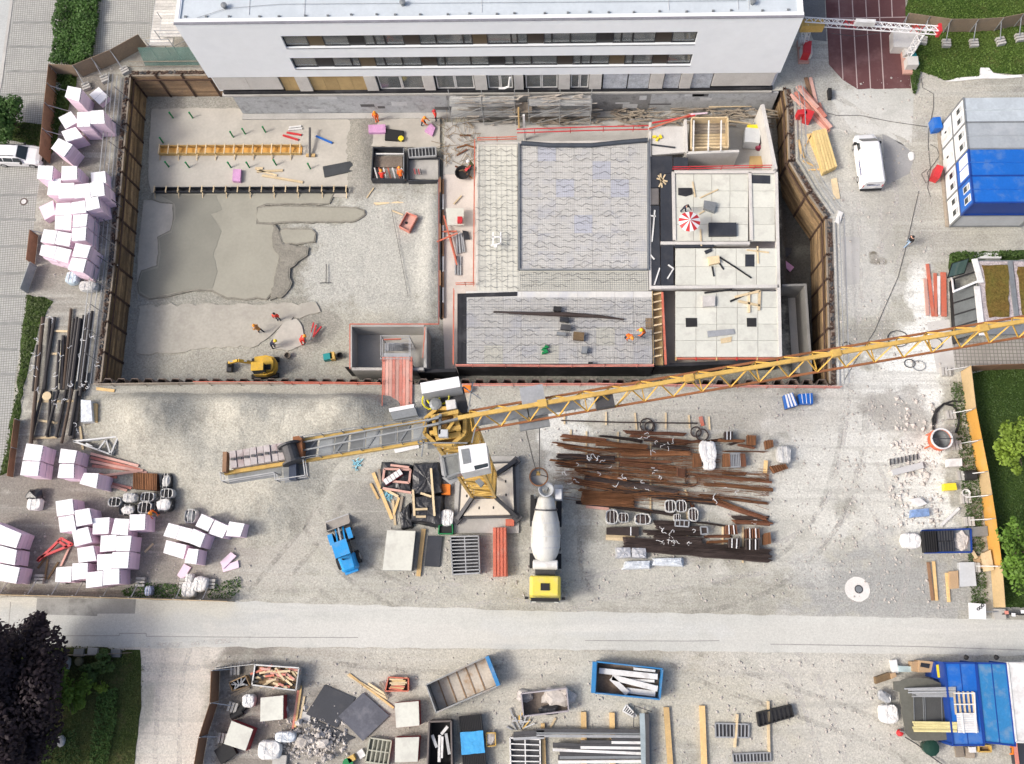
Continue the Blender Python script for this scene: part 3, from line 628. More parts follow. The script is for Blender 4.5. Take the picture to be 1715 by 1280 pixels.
# --- new basement: slab, walls, decks
DZ=-.3
base=[(742,292),(1300,285),(1304,300),(1306,480),(1308,610),(1095,622),(745,626),(742,540)]
struct('foundation_slab',MB().prism(PX(base,-3.1),PITZ-.2,-3.1),CONC_PK)
part_w=PX([(800,205),(865,205),(1290,190),(1300,285),(742,292),(745,205)],-3.05)
struct('foundation_slab',MB().prism(part_w,PITZ-.2,-3.06),CONC)
def wall_run(name,label,pts,z1,z0,th,mt,cat='wall',closed=False,z=None):
 P=PX(pts,z1);segs=list(zip(P,P[1:]))+([(P[-1],P[0])] if closed else [])
 if len(segs)==1:
  p,q=segs[0];return one(name,label,cat,MB().bar(Vector((p.x,p.y,(z0+z1)/2)),Vector((q.x,q.y,(z0+z1)/2)),th,z1-z0),mt)
 c=sum(P,Vector())/len(P);root=T(name,label,cat,Vector((c.x,c.y,z0)))
 for p,q in segs:
  d=(q-p).normalized();part(root,'wall_panel',MB().bar(Vector((p.x,p.y,(z0+z1)/2))-d*th*.499,Vector((q.x,q.y,(z0+z1)/2))+d*th*.499-d*th,th,z1-z0),mt)
 return root
REBM=mat('grey_rebar',(.26,.26,.265),.6,.15,1,8,.1,metal=.4)
WAVEM=mat('dark_wave_spacer',(.1,.098,.095),.6,.15,1)
MESHBASE=mat('deck_under_mesh',(.6,.595,.56),.7,.08,.5,4,.06,dirt=(.42,.44,.5),dscale=.35,damt=.5)
deck=T('rebar_deck','cream slab formwork covered with steel rebar mesh','slab',W(930,430,DZ-.25))
def deck_tiles(root,u0,u1,v0,v1,nu,nv,z,mt,name='deck_panel',gap=.008,skip=(),mats=None):
 for j in range(nv):
  for i in range(nu):
   if (i,j) in skip:continue
   P=PX([(u0+(u1-u0)*(i+a)/nu,v0+(v1-v0)*(j+b_)/nv) for a,b_ in ((0,0),(1,0),(1,1),(0,1))],z)
   c=sum(P,Vector())/4;P=[p+(c-p).normalized()*gap*1.4 for p in P]
   part(root,name,MB().prism(P,z-.12,z+rnd.uniform(-.004,.004)),(mats or {}).get((i,j),mt))
CREAM2=mat('cream_deck_sheet',(.58,.575,.5),.7,.05,.5,5,.05,rv=.04)
BLUISH=mat('bluish_deck_sheet',(.5,.52,.575),.7,.06,.5,5,.05,rv=.04)
deck_tiles(deck,800,867,242,488,2,7,DZ,CREAM2)
deck_tiles(deck,870,1084,240,451,7,7,DZ,MESHBASE,mats={(2,2):BLUISH,(4,1):BLUISH,(3,4):BLUISH,(5,2):BLUISH,(1,0):BLUISH})
deck_tiles(deck,867,1086,453,487,7,1,DZ,CREAM2)
deck_tiles(deck,780,1092,488,609,10,4,DZ,MESHBASE,mats={(1,3):CREAM2,(4,3):CREAM2,(7,2):CREAM2})
for pts in ([(766,492),(866,489),(866,496),(781,498),(781,609),(766,610)],):
 part(deck,'black_edge_sheet',MB().prism(PX(pts,DZ+.03),DZ-.1,DZ+.05),BITUM)
def rebar_grid(root,u0,u1,v0,v1,sp,z,r_,mt,name):
 a,b_,c_=W(u0,v0,z),W(u1,v0,z),W(u0,v1,z);d1,d2=b_-a,c_-a;mb=MB()
 for i in range(int(d1.length/sp)+1):
  p=a+d1*(i*sp/d1.length);mb.bar(p,p+d2,r_)
 for i in range(int(d2.length/sp)+1):
  p=a+d2*(i*sp/d2.length)+Vector((0,0,r_));mb.bar(p,p+d1,r_)
 o=part(root,name,mb,mt);o['kind']='stuff';return o
rebar_grid(deck,871,1082,242,449,.17,DZ+.05,.011,REBM,'rebar_mesh')
rebar_grid(deck,783,1091,499,607,.16,DZ+.05,.011,REBM,'rebar_mesh')
rebar_grid(deck,783,1091,499,607,.31,DZ+.12,.012,REBM,'rebar_mesh')
rebar_grid(deck,871,1085,456,486,.2,DZ+.05,.02,REBM,'rebar_mesh')
rebar_grid(deck,803,866,245,486,.5,DZ+.05,.014,REBM,'rebar_mesh')
wm=MB();wpts=[Vector((x,.10*math.sin(x*2*math.pi/.82),0)) for x in [k*.1-.7 for k in range(15)]]
wm.tube(wpts,.015,4);wme=mesh('wave_spacer',wm,WAVEM)
wvs=[wme]
for k_ in range(4):
 q_=MB().tube([Vector((x,(.06+.025*k_)*math.sin(x*2*math.pi/(.7+.1*k_)+k_),0)) for x in [k*.1-.5-.08*k_ for k in range(11+2*k_)]],.013,4);wvs.append(mesh('wave_spacer',q_,WAVEM))
cnt=0
def waves(u0,u1,v0,v1,du,dv):
 global cnt
 v=v0;j=0
 while v<v1:
  u=u0+du*(.25+(.5 if j%2 else 0))
  while u<u1-du*.3:
   if cnt<300:
    p=W(u+rnd.uniform(-6,6),v+rnd.uniform(-2.5,2.5),DZ+.1);o=bpy.data.objects.new('wave_spacer',rnd.choice(wvs));COL.objects.link(o);o.parent=deck
    o.location=p-deck.location;o.rotation_euler=(0,0,rnd.uniform(-.16,.16)+(math.pi if rnd.random()<.5 else 0));cnt+=1
   u+=du
  v+=dv;j+=1
waves(871,1082,248,449,28,10.5);waves(802,866,250,486,30,10);waves(783,1090,503,607,29,12);waves(871,1085,459,486,29,10)
for p,q in [((869,240),(869,452)),((869,452),(1085,452)),((1085,238),(1085,453))]:
 part(deck,'edge_board',MB().bar(W(*p,DZ+.12),W(*q,DZ+.12),.14,.22),GREY_M)
part(deck,'roll_strip',MB().tube([W(*a2(50,930),DZ+.2),W(*a2(250,945),DZ+.14),W(*a2(500,945),DZ+.14),W(*a2(700,925),DZ+.16),W(*a2(872,910),DZ+.2)],.22,8),mat('blue_grey_strip',(.05,.06,.075),.6))
wall_run('basement_wall','black waterproofed basement wall under the rebar deck',[(764,611),(1094,612)],DZ-.1,PITZ,.35,BITUM)
wall_run('basement_wall','black sheeted low wall right of the gangway',[(700,622),(764,620)],DZ-.6,PITZ,.3,BITUM)
wall_run('basement_wall','black waterproofed basement wall below the cream deck',[(1096,612),(1308,604)],DZ-.7,PITZ,.3,BITUM)
wall_run('basement_wall','pale basement wall under the left side of the rebar deck',[(801,242),(799,490)],DZ-.15,-3.05,.25,CONC_L)
wall_run('basement_wall','grey basement wall under the far side of the rebar deck',[(803,240),(1085,237)],DZ-.15,-3.05,.25,CONC_L)
wall_run('basement_wall','concrete wall between rebar deck and black strip',[(1087,240),(1089,486)],DZ+.02,-3.05,.22,CONC_L)
rail_line('edge_rail','red edge rail along the near side of the rebar deck',[W(764,613,DZ),W(930,614,DZ),W(1094,613,DZ)],(-.1,-.1),(.35,.75),.08,PLANK_R,h=.9)
rail_line('edge_rail','red edge rail along the left side of the lower rebar deck',[W(764,488,DZ),W(763,613,DZ)],(-.15,-.15),(.35,.75),.07,REDO,h=.9)
rail_line('edge_rail','orange red edge rail beside the wave spacers, left of the cream strip',[W(798,240,DZ),W(796,482,DZ)],(-.12,-.12),(.35,.75),.07,REDO,h=.9)
rail_line('edge_rail','short red edge rail at the step of the rebar deck',[W(796,480,DZ),W(764,481,DZ)],(-.1,-.1),(.35,.75),.07,REDO,h=.9)
rail_line('edge_rail','short red edge rail at the far corner of the rebar deck',[W(800,238,DZ),W(866,236,DZ)],(0,0),(.35,.75),.09,REDO,h=.9)
rail_line('edge_rail','long red edge rail in front of the scaffold',[W(866,226,DZ),W(985,222,DZ),W(1085,220,DZ)],(0,.1),(.35,.8),.09,RED,h=.9)
rail_line('edge_rail','red edge rail along the wall top of the stair core',[W(1125,286,DZ),W(1290,283,DZ)],(0,0),(.3,.7),.07,RED,h=.8)
deck2=T('cream_deck','cream formwork panel deck with tools and a striped parasol on it','slab',W(1220,440,DZ-.2))
deck_tiles(deck2,1131,1253,292,404,4,4,DZ,CREAM,gap=.015);deck_tiles(deck2,1258,1298,292,404,1,4,DZ,CREAM,gap=.015)
deck_tiles(deck2,1131,1301,416,478,5,2,DZ,CREAM,gap=.015);deck_tiles(deck2,1131,1304,488,598,5,4,DZ,CREAM,gap=.015)
for p,q in [((1127,290),(1129,404)),((1255,290),(1258,404)),((1129,290),(1298,290)),((1089,483),(1304,481)),((1106,409),(1255,409)),((1299,290),(1306,600))]:
 part(deck2,'wall_crown',MB().bar(W(*p,DZ+.06-.2),W(*q,DZ+.06-.2),.28,.5),CONC_L)
for k in range(6):
 part(deck2,'support_beam',MB().bar(W(1132+34*k,585,DZ-.3),W(1132+34*k,604,DZ-.3),.1,.2),RED if k%2 else WOOD)
part(deck2,'front_beam',MB().bar(W(1131,601,DZ-.35),W(1304,601,DZ-.35),.16,.2),REDO)
for i,(pts,l) in enumerate([([(1090,262),(1126,262),(1126,290),(1104,291),(1104,314),(1090,315)],'dark film plywood strip at the far end of the corridor'),([(1106,291),(1127,291),(1128,480),(1107,480)],'long dark film plywood strip left of the cream deck'),([(1088,345),(1104,345),(1106,480),(1090,480)],'dark film plywood strip beside the rebar deck'),([(1128,264),(1152,264),(1152,283),(1128,283)],'small dark film plywood panel by the red beam'),([(1255,293),(1290,294),(1290,308),(1256,307)],'dark panel at the far corner of the cream deck'),([(1130,409),(1195,408),(1195,414),(1130,415)],'narrow dark strip across the cream deck')]):
 slab('film_plywood',l,'panel',PX(pts,DZ+.02 if i in (4,5) else DZ-.05),DZ+.03 if i in (4,5) else DZ-.02,DZ-.12,PLYDARK)
slab('film_plywood','brownish grey panel between the dark strips','panel',PX([(1088,316),(1103,316),(1103,343),(1089,343)],DZ-.04),DZ-.02,DZ-.12,mat('brown_film',(.14,.13,.125),.6))
wg=T('shuttered_gap','timber shuttered gap with a red beam between the two decks','formwork',W(1105,550,PITZ))
for k in range(9):
 a=W(1094,494+13*k,DZ-.1);b_=W(1108,491+13*k,DZ-.1);part(wg,'timber',MB().bar(a,b_,.12,.16),WOOD_P)
part(wg,'red_beam',MB().bar(W(1109,490,DZ-.05),W(1115,611,DZ-.05),.18,.2),REDO)
part(wg,'side_board',MB().bar(W(1092,489,DZ-.2),W(1094,612,DZ-.2),.06,.5),OSB)
part(wg,'base_board',MB().bar(W(1101,489,DZ-.6),W(1104,612,DZ-.6),.7,.06),OSB)
wall_run('concrete_wall','tall pale concrete wall slab standing at the far right of the pit',[(1277,175),(1299,283)],.2,-3.05,.35,CONC_L)
wall_run('concrete_wall','short concrete wall crossing the stair core',[(1150,256),(1238,253)],DZ,-3.05,.25,CONC_L)
wall_run('concrete_wall','thin concrete wall left of the timber shaft form',[(1148,200),(1150,256)],DZ,-3.05,.25,CONC_L)
wall_run('concrete_wall','concrete wall left of the corridor strip',[(1089,205),(1089,262)],DZ,-3.05,.2,CONC_L)
slab('low_slab','pale concrete slab piece in front of the timber shaft form','slab',PX([(1092,212),(1146,212),(1147,255),(1092,260)],DZ-.1),DZ-.1,DZ-.4,CONC_L)
sf=T('shaft_form','open timber shaft formwork box with pale rails','formwork',W(1187,226,-3.05))
for p,q in [((1157,203),(1217,202)),((1217,202),(1218,252)),((1218,252),(1156,253)),((1156,253),(1157,203))]:
 part(sf,'side_panel',MB().bar(W(*p,DZ-.5),W(*q,DZ-.5),.1,1.2),WOOD_P)
for k in range(9):part(sf,'floor_plank',MB().bar(W(1160,207+5*k,DZ-.9),W(1215,206+5*k,DZ-.9),.26,.06),WOOD_P if k>3 else WOOD_G)
for u in (1162,1187,1208):part(sf,'top_rail',MB().bar(W(u,202,DZ+.2),W(u-1,253,DZ+.2),.12,.12),WHITED)
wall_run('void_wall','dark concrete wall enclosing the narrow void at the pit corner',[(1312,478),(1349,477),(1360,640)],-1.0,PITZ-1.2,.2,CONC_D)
slab('void_floor','pale concrete floor at the bottom of the narrow void','slab',PX([(1310,500),(1338,497),(1342,625),(1310,625)],PITZ-.6),PITZ-.6,PITZ-1.3,CONC)
slab('foam_sheet','single pink foam sheet on the dark floor beside the cream deck','foam sheet',Q(b3,[(85,465),(110,445),(175,495),(150,525)],PITZ-1.0),PITZ-1.0,PITZ-1.1,mat('pink_sheet',(.55,.3,.5),.7))
slab('rubber_mat','crumpled black sheet on the dark floor beside the cream deck','sheet',Q(b3,[(85,385),(100,365),(162,372),(150,410),(110,440),(80,430)],PITZ-1.0),PITZ-1.0,PITZ-1.1,BLACKP)
# --- lift / stair shaft box with gangway (left of the rebar deck)
sh=T('shaft_box','square concrete shaft with red rails beside the gangway','shaft',W(645,580,PITZ))
P=PX([(587,545),(712,545),(712,618),(587,618)],DZ)
for (p,q),m_ in zip(zip(P,P[1:]+P[:1]),(CONC,CONC,CONC,CONC)):
 d=(q-p).normalized();part(sh,'shaft_wall',MB().bar(Vector((p.x,p.y,(DZ+PITZ)/2))+d*.13,Vector((q.x,q.y,(DZ+PITZ)/2))-d*.125+d*.25*0,.25,DZ-PITZ),m_)
part(sh,'shaft_floor',MB().prism(PX([(590,547),(710,547),(710,616),(590,616)],PITZ+.7),PITZ+.4,PITZ+.7),CONC)
part(sh,'black_sheet',MB().bar(W(584,619,(DZ+PITZ)/2)+Vector((0,-.2,0)),W(712,619,(DZ+PITZ)/2)+Vector((0,-.2,0)),.05,3.0),BITUM)
for p,q in [((586,543),(735,543)),((586,543),(586,618)),((735,543),(735,300)),((712,548),(708,600))]:
 part(sh,'red_rail',MB().bar(W(*p,DZ+.4),W(*q,DZ+.4),.09,.06),REDO if q!=(735,300) else mat('dark_red_rail',(.25,.08,.06),.7))
se=T('slab_edge','dark sheeted slab edge with rusty waterstop beside the gravel','slab edge',W(738,420,PITZ))
for k in range(9):
 v0,v1=300+26*k,300+26*(k+1)-1
 part(se,'edge_board',MB().bar(W(738,v0,PITZ+.45),W(738,v1,PITZ+.45),.12,.9),BITUM if k%3 else PLY_B)
 part(se,'edge_rail',MB().bar(W(733.5,v0,PITZ+.5),W(733.5,v1,PITZ+.5),.1,.12),GREY_M)
 part(se,'edge_batten',MB().bar(W(742,v0,PITZ+.6),W(742,v1,PITZ+.6),.16,.1),WHITED if k%2 else PLY_B)
st=T('stair_tower','grey steel scaffold stair tower standing in the shaft','stairs',W(668,590,PITZ+.7))
c4=PX([(641,568),(688,568),(688,606),(641,606)],DZ+.3)
for p in c4:part(st,'post',MB().cyl((p.x,p.y,PITZ+.7),(p.x,p.y,.95),.05,n=6),GALV)
for zz in (-2.4,-1.2,0.1,.9):
 for p,q in zip(c4,c4[1:]+c4[:1]):part(st,'rail',MB().bar(Vector((p.x,p.y,zz)),Vector((q.x,q.y,zz)),.05),GALV)
for k in range(9):
 f=k/8;z=DZ+.1-2.6*f;a=W(648+26*f,575,z);b_=W(648+26*f,588,z);part(st,'tread',MB().bar(a,b_,.28,.05),GALV)
part(st,'landing',MB().prism(PX([(642,592),(688,592),(688,606),(642,606)],.05),0,.05),GALV)
part(st,'toe_board',MB().bar(W(643,569,.3),W(672,568,.3),.08,.2),REDO)
gw=T('gangway','gangway of faded red and white boards from yard to stair tower','gangway',W(665,640,0))
for k in range(9):
 u0=640.5+k*5.7;u1=639.5+k*5.7
 part(gw,'plank',MB().bar(W(u0+2.3,598,.16),W(u1+2.6,682,.16),.268,.06),(PLANK_R,PLANK_PK,PLANK_PK,PLANK_R,PLANK_PK,PLANK_R,PLANK_R,PLANK_PK,PLANK_R)[k])
for u in (641,689):part(gw,'side_rail',MB().bar(W(u,600,1.1),W(u-1,680,1.1),.05),REDO)
for u,v in ((641,602),(689,602),(640,640),(688,640),(640,678),(688,678)):part(gw,'post',MB().bar(W(u,v,.1),W(u,v,.1)+Vector((0,0,1)),.05),GREY_M)
for u in (650,678):part(gw,'bearer',MB().bar(W(u,600,.06),W(u-1,680,.06),.12,.12),WOOD_G)
ep=T('pit_formwork','dark formwork box with red braces around a soil filled sump','formwork',W(655,275,PITZ))
bxs=PX([(625,247),(676,248),(676,300),(622,300)],PITZ+.9)
for (p,q),m_ in zip(zip(bxs,bxs[1:]+bxs[:1]),(PLYDARK,GREY_M,PLYDARK,PLYDARK)):part(ep,'side_panel',MB().bar(Vector((p.x,p.y,PITZ+.45)),Vector((q.x,q.y,PITZ+.45)),.1,.95),m_)
part(ep,'soil_fill',MB().prism(PX([(628,262),(674,262),(674,280),(626,280)],PITZ+.3),PITZ,PITZ+.3),SOIL)
part(ep,'white_rail',MB().bar(W(630,258,PITZ+1),W(676,258,PITZ+1),.1,.1),WHITED)
for k in range(7):part(ep,'brace',MB().bar(W(627+7.5*k,281,PITZ+.95),W(632+7.5*k,299,PITZ+.5),.12,.12),WHITED if k%2==0 else REDO)
part(ep,'sill',MB().bar(W(622,301,PITZ+.5),W(680,301,PITZ+.5),.12,.1),PLANK_PK)
ep2=T('pit_formwork','dark formwork sump with a bare concrete floor beside the slab edge','formwork',W(710,280,PITZ))
bxs=PX([(683,262),(736,262),(736,302),(683,302)],PITZ+.8)
for p,q in zip(bxs,bxs[1:]+bxs[:1]):part(ep2,'side_panel',MB().bar(Vector((p.x,p.y,PITZ+.4)),Vector((q.x,q.y,PITZ+.4)),.1,.8),PLYDARK)
part(ep2,'floor',MB().prism(PX([(685,264),(734,264),(734,300),(685,300)],PITZ+.2),PITZ,PITZ+.2),CONC)
for k in range(5):part(ep2,'red_clamp',MB().bar(W(690+3.5*k,283,PITZ+.6),W(692+3.5*k,292,PITZ+.6),.07,.07),RED if k%2 else STEEL_D)
# --- the white building
def WF(u,v,Y):
 """photo pixel -> place on the upright plane y = Y"""
 r=Vector(((u-CXP)/FOC,(v-CYP)/FOC,1.0));D=Vector((r.dot(_ex),r.dot(_ey),-r.dot(_d)))
 t=Y/D.y;return Vector((D.x*t,Y,CAM_H+t*D.z))
ZR,ZB=10.6,2.85
B=T('white_building','three storey white rendered building with two dark window bands','building',Vector((-6,YF+12,0)))
YB=YF+26
bands=[(8.85,7.15,-23.75,11.9),(5.72,4.05,-23.85,11.95)]
def wallbox(x0,x1,z0,z1,y0=YF,y1=YF+.4):return MB().hexa([(x0,y0,z0),(x1,y0,z0),(x1,y1,z0),(x0,y1,z0)],[(x0,y0,z1),(x1,y0,z1),(x1,y1,z1),(x0,y1,z1)])
X0,X1=-32.35,20.2
wl=MB()
(t1,b1_,l1,r1_),(t2,b2_,l2,r2_)=bands
for x0,x1,z0,z1 in [(X0,X1,t1,ZR),(X0,l1,b1_,t1),(r1_,X1,b1_,t1),(X0,X1,t2,b1_),(X0,l2,b2_,t2),(r2_,X1,b2_,t2),(X0,X1,ZB,b2_)]:
 wl.v+=[];mbx=wallbox(x0,x1,z0,z1);wl.add(mbx.v,mbx.f)
part(B,'front_wall',wl,FASC)
part(B,'side_wall',wallbox(X0,X0+.4,0,ZR,YF+.41,YB),FASC);part(B,'side_wall',wallbox(X1-.4,X1,0,ZR,YF+.41,YB),FASC)
part(B,'rear_wall',wallbox(X0,X1,0,ZR,YB,YB+.4),FASC)
rf=part(B,'roof',wallbox(X0+.3,X1-.3,ZR-.3,ZR-.12,YF+.3,YB),ROOFM)
part(rf,'eaves_gutter',wallbox(X0-.05,X1+.05,ZR,ZR+.06,YF-.06,YF+.16),mat('gutter_metal',(.2,.2,.22),.5))
part(rf,'eaves_flashing',wallbox(X0-.03,X1+.03,ZR,ZR+.05,YF+.17,YF+.5),WHITE)
for x in (X0,X1-.3):part(rf,'verge_flashing',wallbox(x,x+.3,ZR,ZR+.05,YF+.51,YB),WHITE)
for i in range(26):
 x=X0+1+i*2.0+rnd.uniform(-.4,.4);part(rf,'snow_hook',MB().box((x,YF+.75+rnd.uniform(-.05,.05),ZR-.05),(.2,.12,.14)),GREY_M)
for u in (415,508,806,1121,1238,1256):part(rf,'seam_bolt_line',MB().bar(WF(u,34,YF+.9)*1.0 if False else Vector((W(u,36,ZR).x,YF+.9,ZR-.1)),Vector((W(u-2,0,ZR).x,YF+7,ZR-.1)),.05,.04),LGREY)
for u,v in ((377,13),(1260,6),(675,8)):
 c=W(u,v,ZR-.1);part(rf,'roof_vent',MB().lathe(c,[(.18,0),(.18,.3),(.27,.32),(.25,.42),(.05,.46)],n=10),GREY_M)
part(rf,'roof_wire',MB().tube([W(330,30,ZR),W(380,14,ZR),W(470,7,ZR),W(900,4,ZR),W(1250,1,ZR)],.02,4),GREY_M)
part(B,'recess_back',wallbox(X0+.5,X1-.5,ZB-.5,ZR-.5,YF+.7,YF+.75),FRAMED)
cells={0:[(430,[(150,310,'c'),(310,410,'o'),(410,580,'g'),(580,680,'d'),(680,750,'g'),(750,820,'g'),(820,945,'g'),(945,1045,'b'),(1045,1155,'g'),(1155,1335,'g'),(1335,1395,'g'),(1395,1490,'o'),(1490,1650,'g'),(1650,1690,'g')]),(860,[(22,90,'g'),(90,195,'b'),(195,250,'g'),(250,370,'g'),(370,545,'g'),(545,650,'d'),(650,705,'g'),(705,780,'g'),(780,930,'g'),(930,1035,'b'),(1035,1200,'c')])],
1:[(430,[(215,370,'c'),(370,475,'d'),(475,600,'g'),(600,655,'g'),(655,755,'o'),(755,820,'g'),(820,935,'g'),(935,1060,'g'),(1060,1160,'b'),(1160,1215,'g'),(1215,1385,'g'),(1385,1505,'g'),(1505,1605,'d'),(1605,1668,'g')]),(860,[(0,115,'g'),(115,285,'g'),(285,385,'b'),(385,440,'g'),(440,505,'g'),(505,625,'g'),(625,725,'o'),(725,780,'g'),(780,910,'g'),(910,1005,'b'),(1005,1165,'c')])]}
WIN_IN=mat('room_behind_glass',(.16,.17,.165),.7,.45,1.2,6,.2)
PANE=mat('window_pane',(.75,.8,.8),.05,0,1,1,0,trans=.85,spec=.5)
for bi,(zt,zb,xl,xr) in enumerate(bands):
 vtop=(59,96)[bi]
 for ox,cl in cells[bi]:
  for x0,x1,k in cl:
   a=max(WF(ox+x0*KZ,vtop,YF).x,xl+.005);b_=min(WF(ox+x1*KZ,vtop,YF).x,xr-.005)
   if b_-a<.1:continue
   if k in 'obd':
    part(B,'spandrel_panel',wallbox(a+.01,b_-.01,zb+.02,zt-.02,YF+.22,YF+.28),{'o':SPAND_O,'b':SPAND_B,'d':mat('black_spandrel',(.012,.012,.014),.3)}[k])
   else:
    fr=MB()
    for m_ in (wallbox(a,a+.07,zb,zt,YF+.2,YF+.3),wallbox(b_-.07,b_,zb,zt,YF+.2,YF+.3),wallbox(a+.07,b_-.07,zb,zb+.09,YF+.2,YF+.3),wallbox(a+.07,b_-.07,zt-.07,zt,YF+.2,YF+.3)):fr.add(m_.v,m_.f)
    w_=part(B,'window',fr,FRAMED)
    part(w_,'pane',wallbox(a+.071,b_-.071,zb+.091,zt-.071,YF+.25,YF+.262),PANE)
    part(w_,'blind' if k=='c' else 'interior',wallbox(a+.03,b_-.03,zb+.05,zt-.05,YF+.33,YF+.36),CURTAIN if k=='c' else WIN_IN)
    if k=='g' and rnd.random()<.7:
     part(w_,'blind_slat',wallbox(a+.1,b_-.1,zb+.3+rnd.random()*.5,zb+.42+rnd.random()*.6+.5,YF+.30,YF+.31),mat('pale_blind',(.35,.37,.37),.8))
 part(B,'window_sill',wallbox(xl+.02,xr-.02,zb-.06,zb-.005,YF-.05,YF+.19),GREY_M)
gf=[(430,[(-330,130,'p'),(135,240,'w'),(240,325,'k'),(325,690,'w'),(690,765,'k'),(775,1075,'v'),(1075,1145,'k'),(1155,1405,'v'),(1410,1490,'k'),(1495,1660,'v')]),(860,[(0,62,'k'),(75,288,'v'),(292,368,'k'),(372,492,'v'),(495,575,'k'),(585,745,'f'),(750,890,'f'),(893,980,'k'),(985,1090,'f'),(1093,1165,'k'),(1168,1300,'f'),(1303,1700,'p')])]
PFILM=mat('plastic_sheeted_opening',(.45,.48,.52),.25,.25,1.5,6,.15,.7,5,spec=.6)
for ox,cl in gf:
 for x0,x1,k in cl:
  a,b_=WF(ox+x0*KZ,128,YF).x,WF(ox+x1*KZ,128,YF).x;a=max(a,X0+.3);b_=min(b_,X1-.2)
  if k=='p':
   n=max(1,round((b_-a)/4))
   for i in range(n):part(B,'concrete_panel',wallbox(a+(b_-a)*i/n+.015,a+(b_-a)*(i+1)/n-.015,.75,ZB-.02,YF+.05,YF+.3),CONC_L)
  elif k=='k':part(B,'column',wallbox(a,b_,.5,ZB-.01,YF-.02,YF+.35),CONC_L)
  elif k=='w':
   n=max(2,round((b_-a)/1.25))
   for i in range(n):part(B,'osb_board',wallbox(a+(b_-a)*i/n+.01,a+(b_-a)*(i+1)/n-.01,.35,ZB-.1,YF+.2,YF+.23),OSB)
  elif k=='f':part(B,'plastic_sheet',wallbox(a+.02,b_-.02,.3,ZB-.05,YF+.15,YF+.18),PFILM)
  else:
   w_=None;n=2
   for i in range(n):
    p,q=a+(b_-a)*i/n,a+(b_-a)*(i+1)/n;fr=MB()
    for m_ in (wallbox(p+.02,p+.12,.45,ZB-.25,YF+.2,YF+.3),wallbox(q-.12,q-.02,.45,ZB-.25,YF+.2,YF+.3),wallbox(p+.12,q-.12,.45,.57,YF+.2,YF+.3),wallbox(p+.12,q-.12,ZB-.37,ZB-.25,YF+.2,YF+.3)):fr.add(m_.v,m_.f)
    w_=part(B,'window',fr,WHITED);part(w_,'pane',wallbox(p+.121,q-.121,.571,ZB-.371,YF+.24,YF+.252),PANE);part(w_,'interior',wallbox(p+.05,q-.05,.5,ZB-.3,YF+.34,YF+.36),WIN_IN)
part(B,'dark_plinth',wallbox(X0+.5,X1-.1,.0,.34,YF+.02,YF+.3),BITUM)
part(B,'floor_edge',wallbox(X0+.3,X1-.1,-.25,-.001,YF-.12,YF+.3),CONC)
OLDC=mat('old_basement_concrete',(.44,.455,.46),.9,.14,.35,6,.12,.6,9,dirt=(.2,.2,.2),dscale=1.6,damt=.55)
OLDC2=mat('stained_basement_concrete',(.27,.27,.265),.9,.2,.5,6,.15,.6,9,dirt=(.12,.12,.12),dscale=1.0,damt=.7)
xs=[X0+1.2,-18,-10.5,-6,3.2,9,14.5,X1+.6]
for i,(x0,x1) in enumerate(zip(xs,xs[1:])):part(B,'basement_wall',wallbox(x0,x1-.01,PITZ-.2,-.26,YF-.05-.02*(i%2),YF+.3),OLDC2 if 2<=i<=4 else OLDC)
part(B,'wall_footing',wallbox(X0+1.2,X1,PITZ-.2,PITZ+.3,YF-.7,YF-.1),CONC)
one('rain_pipe','white pipe elbow hung below the facade behind the scaffold','pipe',MB().tube([WF(1572/1668*430+430,148,YF-.3),WF(845,148,YF-.3),WF(852,145,YF-.3),WF(854,130,YF-.3)],.1,8),WHITE)
# --- facade scaffold
def scaffold(name,label,x0,x1,nb,y0,y1,z0,levels,top,mt=GALV,deckm=None,braces=True):
 root=T(name,label,'scaffold',Vector(((x0+x1)/2,(y0+y1)/2,z0)))
 for i in range(nb+1):
  x=x0+(x1-x0)*i/nb
  for y in (y0,y1):part(root,'standard',MB().cyl((x,y,z0),(x,y,top),.045,n=6),mt)
  for z in levels:part(root,'transom',MB().bar((x,y0,z-.06),(x,y1,z-.06),.05),mt)
 for z in levels:
  for i in range(nb):
   xa,xb=x0+(x1-x0)*i/nb,x0+(x1-x0)*(i+1)/nb;k=max(2,round((y1-y0)/.33))
   for j in range(k):
    ya=y0+(y1-y0)*j/k;part(root,'scaffold_board',wallbox(xa+.06,xb-.06,z,z+.05,ya+.012,ya+(y1-y0)/k-.012),deckm or mat('scaffold_boards',(.4,.4,.385),.8,.15,1.2,7,.12,dirt=(.2,.19,.18),damt=.5,rv=.15))
   if braces:part(root,'brace',MB().cyl((xa,y0-.05,z-2+.1 if z-2>z0 else z0+.1),(xb,y0-.05,z-.1),.03,n=5),mt)
  for h in (.5,1.0):part(root,'guard_rail',MB().cyl((x0,y0-.04,z+h),(x1,y0-.04,z+h),.03,n=5),mt)
 return root
scaffold('facade_scaffold','grey steel scaffold in front of the basement wall, left half',-10.1,-3.9,2,YF-1.6,YF-.5,-3.06,(-1.6,.2),1.3)
scaffold('facade_scaffold','grey steel scaffold in front of the basement wall, right half',-2.6,3.3,2,YF-1.6,YF-.5,-3.06,(-1.6,.2),1.3)
for i in range(16):
 x,z_=rnd.uniform(X0+3,X1-3),rnd.uniform(-3.1,-.6);part(B,'repair_patch',wallbox(x,x+rnd.uniform(.5,2.6),z_,z_+rnd.uniform(.1,.7),YF-.08,YF-.071),mat('patch_light',(.55,.56,.56),.9,.15,1) if i%3 else mat('patch_dark',(.13,.13,.13),.9,.2,1))
mb=MB()
